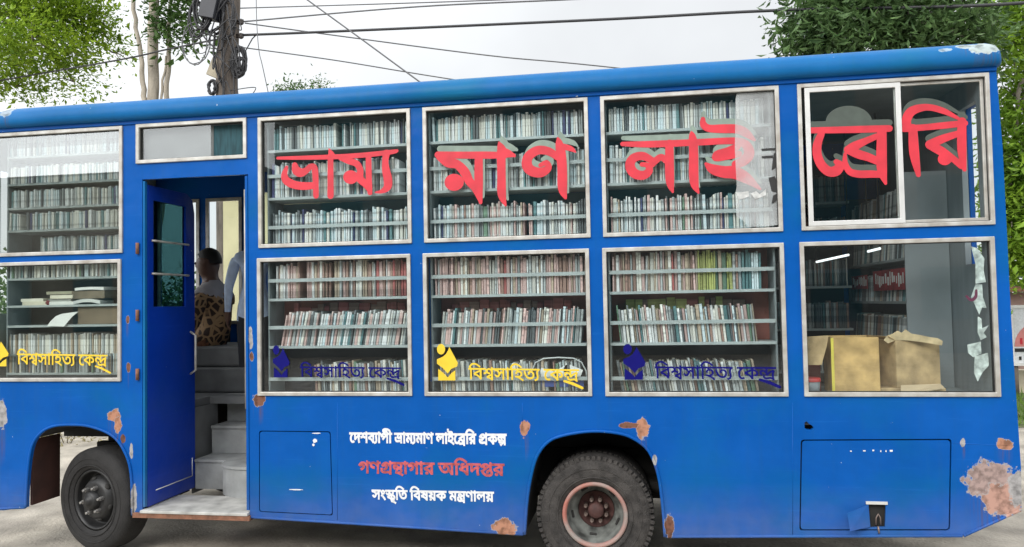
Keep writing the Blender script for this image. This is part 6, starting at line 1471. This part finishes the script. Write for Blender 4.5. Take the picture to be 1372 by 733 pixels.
def tree(name, label, base, stems, clusters, size, LM, BM, group=None, seed=1, slim=.45, limbs=True):
    """stems: list of (path, radii); limbs run from the last stem point into the clumps"""
    e = empty(name, base); tag(e, label, 'tree', group)
    rng = random.Random(seed)
    for path, rad in stems:
        mb = MB(); P = catmull([(*p, r_) for p, r_ in zip(path, rad)], 5)
        mb.tube([Vector(p[:3])+Vector((rng.gauss(0, .01), rng.gauss(0, .01), 0)) for p in P], [p[3] for p in P], 10); mb.build('trunk', BM, e)
    if limbs:
        mb = MB(); top = Vector(stems[0][0][-1]); mid = Vector(stems[0][0][max(0, len(stems[0][0])-2)])
        for c, r_, n in clusters:
            s_ = mid.lerp(top, rng.uniform(.2, 1)); c = Vector(c)
            m1 = s_.lerp(c, .5)+Vector((rng.gauss(0, .15), rng.gauss(0, .15), rng.uniform(.05, .25)))
            rad0 = stems[0][1][-1]*.6
            mb.tube([Vector(q[:3]) for q in catmull([tuple(s_), tuple(m1), tuple(c)], 4)], [rad0*(1-.8*k/8)+.006 for k in range(9)], 6)
            for _ in range(4):
                d = Vector((rng.gauss(0, 1)*r_[0], rng.gauss(0, 1)*r_[1], rng.gauss(0, 1)*r_[2]))*.5
                mb.tube([c, c+d*.5+Vector((0, 0, .05)), c+d], [.018, .012, .006], 5)
        build_each(mb, 'limb', BM, e)
    leaves(rng, clusters, size, slim).build('crown', LM, e, recalc=False)
    return e
M_bark = mat('grey_bark', (0.20, 0.175, 0.14), rough=.9, var=.35, scale=5, bump=.5, bscale=25, stretch=(3, 3, .7))
M_palebark = mat('pale_bark', (0.36, 0.32, 0.26), rough=.9, var=.25, scale=4, bump=.3, bscale=20, stretch=(3, 3, .6))
M_leaf_bright = leaf_mat('bright_leaf', (0.065, 0.15, 0.010), (0.36, 0.50, 0.04), 3.2)
M_leaf_dark = leaf_mat('dark_leaf', (0.010, 0.036, 0.010), (0.17, 0.28, 0.10), 4.0, .3)
M_leaf_lime = leaf_mat('lime_leaf', (0.055, 0.14, 0.012), (0.30, 0.46, 0.045), 1.3)
M_leaf_mid = leaf_mat('mid_leaf', (0.03, 0.075, 0.016), (0.10, 0.18, 0.04), 1.5)

def cl(px, py, Y, rx, rz, n, ry=None):
    c = at(px, py, Y); d = (c-CAM).dot(fw)
    return (tuple(c), (rx*d/F, (ry or max(rx, rz))*d/F, rz*d/F), n)
# bright tree over the front of the bus
b = at(-60, 300, 8.5); b.z = 0
tree('leafy_tree', 'bright yellow-green leafy tree over the front end of the bus', b,
     [([b, at(-55, 160, 8.5), at(-30, 60, 8.5), at(-10, -40, 8.5)], [.22, .19, .15, .09])],
     [cl(0, 20, 8, 70, 40, 2550), cl(60, 5, 8.2, 62, 40, 2550), cl(45, 60, 7.6, 60, 30, 2210), cl(100, 25, 8.6, 45, 30, 1530), cl(-10, 85, 8, 55, 38, 1870), cl(25, 115, 8.4, 45, 20, 714), cl(95, 70, 8.3, 36, 26, 884),
      cl(130, 18, 8.8, 30, 22, 561), cl(100, 110, 8.8, 45, 24, 391), cl(150, 70, 9, 34, 20, 255), cl(140, 45, 9, 30, 26, 255), cl(0, -60, 8, 110, 60, 2040), cl(100, -60, 8.5, 80, 50, 1530)], .10, M_leaf_bright, M_bark, seed=3)
# group of slender trunks
b = at(205, 300, 7.5); b.z = 0
c0 = at(206, 300, 7.5)
tree('slender_tree', 'tall slender tree with three pale bare trunks left of the utility pole', b,
     [([b, at(206, 200, 7.5), at(205, 80, 7.5), at(206, -30, 7.5), at(210, -160, 7.5)], [.12, .10, .092, .085, .06]),
      ([at(203, 330, 7.45), at(197, 170, 7.45), at(192, 120, 7.45), at(186, 60, 7.45), at(177, 0, 7.45), at(165, -90, 7.45)], [.06, .05, .045, .038, .036, .02]),
      ([at(212, 330, 7.6), at(222, 200, 7.6), at(224, 125, 7.6), at(226, 60, 7.6), at(228, 10, 7.6), at(235, -80, 7.6)], [.06, .05, .045, .038, .03, .02]),
      ([at(214, 200, 7.55), at(217, 120, 7.55), at(224, 75, 7.58)], [.022, .022, .018])],
     [cl(236, 22, 7.4, 24, 30, 510), cl(248, 52, 7.4, 14, 14, 153), cl(222, 40, 7.4, 12, 14, 136), cl(240, -20, 7.4, 34, 24, 510), cl(200, -170, 7.5, 120, 60, 1530), cl(180, -70, 7.6, 60, 24, 272)], .12, M_leaf_mid, M_palebark, seed=5, slim=.5, limbs=False)
# dark big-leaved tree behind the rear roof
b = at(1210, 300, 6); b.z = 0
tree('mango_tree', 'dark green broad tree rising behind the rear roof of the bus', b,
     [([b, at(1210, 150, 6), at(1200, 60, 6), at(1195, -30, 6)], [.24, .2, .16, .1])],
     [cl(1090, 48, 5.6, 28, 20, 752), cl(1112, 25, 5.8, 44, 28, 1075), cl(1105, 2, 6, 38, 22, 752), cl(1150, 45, 5.5, 50, 26, 1164), cl(1170, 10, 5.8, 60, 30, 1254), cl(1215, 40, 5.6, 52, 28, 1254), cl(1235, 10, 6, 50, 25, 806), cl(1275, 45, 5.8, 42, 26, 770), cl(1290, 22, 6.2, 34, 24, 429),
      cl(1075, 66, 5.7, 12, 8, 196), cl(1180, -70, 6, 150, 50, 1791), cl(1310, 60, 6, 26, 22, 393)], .135, M_leaf_dark, M_bark, seed=8, slim=.36)
# lighter tree at the right edge
b = at(1440, 400, 8); b.z = 0
tree('roadside_tree', 'light green tree past the rear corner of the bus', b,
     [([b, at(1432, 260, 8), at(1415, 120, 8), at(1405, 0, 8)], [.2, .17, .13, .08])],
     [cl(1352, 40, 7.4, 22, 44, 1326), cl(1385, 20, 7.8, 40, 50, 1530), cl(1360, 128, 7.8, 24, 34, 510), cl(1395, 110, 8, 40, 40, 969), cl(1362, 180, 7.6, 24, 30, 714), cl(1352, 215, 7.5, 16, 28, 663), cl(1362, 255, 7.4, 22, 34, 1326), cl(1356, 300, 7.4, 18, 30, 1224), cl(1380, 300, 7.8, 36, 44, 1275), cl(1356, 352, 8, 14, 22, 420), cl(1370, 345, 8, 30, 22, 663), cl(1410, 200, 8.4, 50, 60, 1275)], .12, M_leaf_lime, M_bark, seed=12)
b = at(400, 300, 16); b.z = 0
tree('distant_tree', 'distant tree whose top just shows above the roof', b,
     [([b, at(400, 200, 16), at(398, 130, 16)], [.2, .16, .1])],
     [cl(386, 124, 16, 17, 5, 420), cl(428, 117, 16, 6, 5, 150), cl(405, 134, 16, 34, 9, 600)], .11, M_leaf_mid, M_bark, seed=14)

# ------------------------------------------------------------------ utility pole and cables
M_pole = mat('stained_concrete_pole', (0.15, 0.125, 0.105), rough=.95, var=.4, scale=3, bump=.5, bscale=14, stretch=(4, 4, .8))
M_cable = mat('black_cable', (0.025, 0.025, 0.028), rough=.6)
M_cable2 = mat('grey_cable', (0.12, 0.12, 0.125), rough=.6)
YP = 6.5
b = at(306, 300, YP); b.z = 0
pole = empty('utility_pole', b); tag(pole, 'dark weathered utility pole carrying cable coils behind the bus', 'utility pole')
tp = at(309, -60, YP)
pt = [b, at(304, 130, YP), at(306, 60, YP), at(309, 0, YP), tp]
mb = MB(); mb.tube([Vector(q[:3]) for q in catmull([tuple(p) for p in pt], 5)], [.18-.0018*k for k in range(21)], 14); mb.build('pole', M_pole, pole)
S = (at(306, 60, YP)-CAM).dot(fw)/F        # metres per photo pixel at the pole
def pp(px, py, dy=0): return at(px, py, YP+dy)
mb = MB()
c = pp(284, 14, -.25); mb.box(c.x-.15, c.x+.12, c.y-.12, c.y+.12, c.z-.15, c.z+.30, 0, Matrix.Translation(c) @ Matrix.Rotation(R(14), 4, 'Y') @ Matrix.Translation(-c))
mb.tube([pp(276, 34, -.2), pp(280, 44, -.15), pp(296, 36, 0)], .03, 6); mb.tube([pp(283, 40, -.2), pp(290, 46, -.1), pp(298, 40, 0)], .025, 6)
mb.build('junction_box', mat('black_metal_box', (0.02, 0.022, 0.03), rough=.5), pole, bevel=.02)
def coil(c, rx, rz, n, r_, M, dy, seed):
    rng = random.Random(seed); mb = MB()
    for k in range(n):
        P = []
        ox, oz, fx = rng.gauss(0, .02), rng.gauss(0, .02), rng.uniform(.85, 1.08)
        for j in range(22):
            a = 2*math.pi*j/22
            P.append(c+Vector((ox+rx*fx*math.cos(a), dy+rng.gauss(0, .01)+k*.012, oz+rz*fx*math.sin(a)*(1 if math.sin(a) < 0 else .9))))
        mb.tube(P, r_, 6, closed=True)
    return build_each(mb, 'cable_coil', M, pole)
coil(pp(272, 30), 11*S, 24*S, 4, .014, M_cable, -.2, 8); coil(pp(285, 20), 13*S, 30*S, 4, .016, M_cable, -.3, 9); coil(pp(330, 92), 6*S, 13*S, 4, .018, M_cable, -.18, 10); coil(pp(314, 30), 9*S, 26*S, 3, .012, M_cable, -.2, 11)
coil(pp(270, 64), 20*S, 30*S, 2, .010, M_cable2, -.2, 1); coil(pp(276, 58), 14*S, 22*S, 1, .008, M_cable2, -.22, 2)
coil(pp(325, 84), 9*S, 19*S, 5, .022, M_cable, -.15, 3); coil(pp(292, 122), 5*S, 10*S, 3, .018, M_cable, -.2, 4)
rng = random.Random(31); mb = MB()
for k in range(11):                                       # slack tangle round the pole
    x0, y0 = rng.uniform(296, 318), rng.uniform(-10, 70); x1, y1 = x0+rng.uniform(-34, 26), y0+rng.uniform(10, 60)
    d_ = rng.uniform(-.32, -.18)
    mb.tube([Vector(q[:3]) for q in catmull([tuple(pp(x0, y0, d_)), tuple(pp((x0+x1)/2+rng.uniform(-14, 14), max(y0, y1)+rng.uniform(4, 26), d_)), tuple(pp(x1, y1, d_)), tuple(pp(rng.uniform(299, 316), y1+rng.uniform(-30, 20), d_))], 8)], rng.uniform(.007, .013), 6)
build_each(mb, 'slack_cable', M_cable, pole)
mb = MB(); mb.tube([pp(288, 44, -.2), pp(286, 70, -.2), pp(290, 95, -.2), pp(300, 118, -.2)], .02, 6); mb.tube([pp(318, 62, -.2), pp(327, 72, -.2), pp(338, 52, -.1), pp(345, 45, -.1)], .010, 6)
mb.tube([pp(313, 0, -.2), pp(311, 60, -.2), pp(314, 125, -.2), pp(314, 200, -.2)], .013, 6); mb.tube([pp(300, 0, -.2), pp(297, 60, -.2), pp(300, 125, -.2), pp(300, 200, -.2)], .016, 6)
build_each(mb, 'down_cable', M_cable, pole)
mb = MB()
for y in (28, 31, 47, 49.5): mb.tube([pp(317, y, -.1), pp(326, y-.5, -.1)], .022, 8); mb.ball(pp(323, y, -.1), (.04, .035, .035))
build_each(mb, 'insulator', mat('dark_insulator', (0.05, 0.04, 0.035), rough=.35), pole)
mb = MB(); c = pp(288, 92, -.1); mb.box(c.x-.10, c.x+.14, c.y-.03, c.y+.03, c.z-.14, c.z+.16, 0, Matrix.Translation(c) @ Matrix.Rotation(R(24), 4, 'Y') @ Matrix.Translation(-c))
mb.build('bracket', mat('pale_bracket', (0.36, 0.32, 0.24), rough=.8), pole, bevel=.01)

def cable(pts, r_, M, label, sag=0.0):
    P = [at(a, b_, Y) for a, b_, Y in pts]
    Q = [Vector(q[:3]) for q in catmull([tuple(p) for p in P], 10)]
    mb = MB(); c = Q[0]
    mb.tube([q-c for q in Q], r_, 6)
    o = mb.build('overhead_cable', M, None); o.location = c
    tag(o, label, 'cable', 'overhead cables')
cable([(326, 47, 6.4), (440, 42.5, 6.3), (800, 26.5, 6.0), (1040, 14, 5.5), (1340, 6, 5.0), (1600, -20, 4.5)], .021, M_cable, 'thickest black cable, running from the pole right across to the dark tree')
cable([(326, 29, 6.4), (560, 9, 6.2), (840, -5, 6.0), (1300, -40, 5.5)], .013, M_cable2, 'grey cable above the thickest one, leaving the picture top near the middle')
cable([(322, 11, 6.5), (640, 1, 6.3), (1000, -14, 6.0)], .010, M_cable2, 'topmost thin cable, nearly level along the upper edge of the sky')
cable([(380, -24, 5.6), (412, 0, 5.6), (485, 53, 5.7), (560, 108, 5.8), (660, 180, 5.9)], .011, M_cable2, 'thin cable slanting steeply down to the roof across the others')
cable([(328, 31, 6.4), (460, 49, 6.8), (660, 75, 7.4), (835, 92, 8), (1345, 150, 10)], .011, M_cable2, 'thin cable sinking gently from the pole to the middle of the roof')
cable([(320, 63, 6.4), (450, 81, 6.8), (610, 107, 7.4), (900, 150, 8.5)], .010, M_cable2, 'lowest thin cable sinking from the pole behind the front half of the roof')
cable([(326, 47, 6.5), (295, 52, 6.6), (225, 66, 7.0), (150, 82, 7.3), (-60, 118, 8)], .016, M_cable, 'black cable running left from the pole through the slender trunks')
cable([(343, -20, 6.0), (344, 30, 6.0), (347, 68, 6.0), (352, 90, 6.0), (365, 150, 6.2)], .007, M_cable2, 'hair-thin drop wire hanging just right of the pole')

# ------------------------------------------------------------------ far side of the road
M_cream = mat('cream_plaster', (0.50, 0.44, 0.33), rough=.9, var=.2, scale=2)
M_yel = mat('pale_yellow_plaster', (0.55, 0.50, 0.30), rough=.9, var=.12, scale=2)
def house(name, x0, x1, y0, y1, z1, M, label, cols=2, rows=1, cat='house'):
    e = empty(name, ((x0+x1)/2, (y0+y1)/2, 0)); tag(e, label, cat)
    mb = MB(); mb.box(x0, x1, y0, y1, 0, z1); mb.build('wall', M, e)
    mb = MB(); mb.box(x0-.25, x1+.25, y0-.25, y1+.25, z1+.002, z1+.16); mb.build('roof', M_stepside, e)
    return e
house('yellow_house', at(299, 300, 5.5).x, -5.2, 5.5, 9, 3.6, M_yel, 'pale yellow house seen through the far window of the bus')
# right edge: wall, signboard, verge
w0, w1 = at(1352, 520, 10), at(1500, 520, 10)
zt, zb = at(1362, 496, 10).z, at(1362, 548, 10).z
e = empty('boundary_wall', ((w0.x-2.5+w1.x)/2, 10.1, 0)); tag(e, 'low cream boundary wall beside the signboard', 'wall')
mb = MB(); mb.box(w0.x-2.5, w1.x, 10, 10.2, 0, zt); mb.build('wall_face', M_cream, e)
mb = MB(); mb.box(w0.x-2.5, w1.x, 9.97, 9.999, at(1362, 551, 10).z, at(1362, 546, 10).z); mb.build('white_band', M_white, e)
bl, br = at(1353, 450, 9.6).x, at(1440, 450, 9.6).x
z0, z1 = at(1362, 490, 9.6).z, at(1362, 409, 9.6).z
sg = empty('signboard', ((bl+br)/2, 9.6, 0)); tag(sg, 'white signboard with a red and pink arch beside the low cream wall', 'sign')
mb = MB(); mb.box(bl, br, 9.58, 9.62, z0, z1); mb.build('board', M_white, sg)
mb = MB(); mb.ring(bl, br, z0, z1, .05, 9.565, 9.579); mb.build('board_frame', mat('white_frame', (.75, .74, .72), rough=.5), sg)
zm = at(1362, 469, 9.6).z
mb = MB(); mb.box(bl+.05, br-.05, 9.570, 9.579, zm-.03, zm+.03); mb.build('black_band', M_rubber, sg)
cx = (bl+br)/2-.02; rr = min((br-bl)/2-.08, z1-zm-.12)
mb = MB(); mb.plate([[(cx+rr*math.cos(R(a)), zm+.06+rr*math.sin(R(a))) for a in range(0, 181, 10)]], 9.573, 9.578)
mb.build('arch_print', mat('pink_print', (0.72, 0.26, 0.24), rough=.6), sg)
mb = MB()
for k in range(7):
    x = cx-rr*.8+k*rr*.26; hgt = rr*(.25+.5*abs(math.sin(k*1.7)))
    mb.box(x, x+rr*.09, 9.568, 9.572, zm+.10, zm+.10+min(hgt, math.sqrt(max(.01, rr*rr-(x-cx)**2))*.8))
mb.build('red_strokes', M_red, sg)
mb = MB()
for k in range(9): mb.box(bl+.12+k*.085, bl+.16+k*.085, 9.574, 9.579, z0+.10, z0+.16+.03*(k % 3))
mb.build('black_strokes', M_rubber, sg)
mb = MB()
for x in (bl+.1, br-.1): mb.tube([(x, 9.66, 0), (x, 9.66, z0)], .04, 8)
build_each(mb, 'post', M_pole, sg)
# brown tin roofed stall above the sign
sx0 = at(1348, 400, 12).x
e = empty('tin_roofed_stall', (sx0+2, 13, 0)); tag(e, 'stall with a brown tin roof behind the signboard', 'stall')
mb = MB(); mb.box(sx0-.4, sx0+4, 12, 14, 0, at(1360, 392, 12).z); mb.build('wall', mat('dusky_pink_wall', (.36, .24, .20), rough=.9, var=.3, scale=2), e)
mb = MB(); mb.box(sx0-.7, sx0+4.3, 11.7, 14.3, at(1360, 391, 12).z, at(1360, 384, 12).z); mb.build('roof', M_rustedge, e)
g0 = at(1300, 612, 7).y
slab('verge', 3.0, 16, 6.1, 9.9, .006, mat('damp_soil', (.11, .13, .05), rough=.95, var=.4, scale=3), 'structure')
rng = random.Random(4); mb = MB()
for _ in range(5000):
    x, y = rng.uniform(3.3, 9), rng.uniform(6.2, 9.85); h = rng.uniform(.06, .17); a = rng.uniform(0, 6.28)
    dx, dy = .012*math.cos(a), .012*math.sin(a)
    mb.add([(x-dx, y-dy, .006), (x+dx, y+dy, .006), (x+rng.gauss(0, .04), y+rng.gauss(0, .04), h)], [(0, 1, 2)])
o = mb.build('grass', leaf_mat('grass_blade', (.05, .10, .02), (.17, .27, .05), 2), None, recalc=False); tag(o, 'short green grass on the verge behind the rear corner of the bus', 'grass', kind='stuff')
# dry bush beyond the front wheel arch
rng = random.Random(6); b = at(72, 640, 4.2); b.z = 0
e = empty('dry_bush', b); tag(e, 'dry straw-coloured bush on the ground beyond the front wheel', 'bush')
mb = leaves(rng, [((b.x, b.y, .07), (.7, .3, .07), 500), ((b.x-.6, b.y+.3, .06), (.5, .3, .06), 250)], .07, .25); mb.build('foliage', leaf_mat('straw_leaf', (.20, .17, .08), (.42, .37, .20), 4), e, recalc=False)
mb = MB()
for k in range(12): a = k*.52; mb.tube([(b.x+.05*k-.3, b.y, 0), (b.x+.05*k-.3+.2*math.cos(a), b.y+.1*math.sin(a), .2)], .006, 5)
build_each(mb, 'stem', M_bark, e)

# ------------------------------------------------------------------ across the street, behind the photographer: it shows in the panes
e = empty('street_block', (4, -23, 0)); tag(e, 'long grey three storey building across the street from the bus', 'building')
mb = MB(); mb.box(-12.5, 24, -26, -20, 0, 9.2); mb.build('wall', mat('grey_plaster', (.24, .26, .26), rough=.9, var=.25, scale=.6), e)
mb = MB(); mb.box(-12.8, 24.3, -26.3, -19.7, 9.202, 9.5); mb.build('parapet', M_inside, e)
wm = None
for r_ in range(3):
    for k in range(11):
        x = -10.8+k*3.2; z = 1.0+r_*2.8
        mb = MB(); mb.box(x, x+1.5, -20.04, -19.998, z, z+1.6); o = mb.build('window', M_back_teal, e)
e = empty('row_house', (-42, -23, 0)); tag(e, 'long low pale row house across the street from the front end of the bus', 'building')
mb = MB(); mb.box(-70, -12.9, -26, -20, 0, 6.45); mb.build('wall', mat('pale_row_plaster', (.30, .29, .26), rough=.9, var=.25, scale=.5), e)
mb = MB(); mb.box(-70.3, -12.9, -26.3, -19.6, 6.452, 6.7); mb.build('roof', M_stepside, e)
for k in range(16):
    mb = MB(); x = -68+k*3.4; mb.box(x, x+1.6, -20.04, -19.998, 1.0+(k % 2)*.1, 3.0); mb.build('window', M_back_teal, e)
tree('street_tree', 'round green tree across the street in front of the row house', (-24.5, -17.5, 0), [([(-24.5, -17.5, 0), (-24.4, -17.5, 1.5), (-24.5, -17.5, 3)], [.2, .17, .12])],
     [((-24.5+dx, -17.5+dy, 3.0+dz), (1.5, 1.4, 1.2), 900) for dx, dy, dz in ((-1.2, 0, 0), (1.1, .3, .2), (0, -.6, 1.2), (0, .8, -.2))], .26, M_leaf_mid, M_bark, seed=21)

# ------------------------------------------------------------------ far belt of trees and scrub closing the view beyond the road
rng = random.Random(50); cs = []
for k in range(90):
    x = -95+k*2.2+rng.uniform(-.8, .8); h = rng.uniform(1.6, 3.0)
    cs.append(((x, 46+rng.uniform(-2, 4), h*.95), (1.9, 1.6, h), 260))
mb = leaves(rng, cs, .55, .6, .2)
o = mb.build('tree_belt', leaf_mat('far_leaf', (.03, .07, .02), (.12, .19, .06), .6), None, recalc=False)
tag(o, 'distant belt of green trees and scrub closing the view behind the bus', 'trees', kind='stuff')
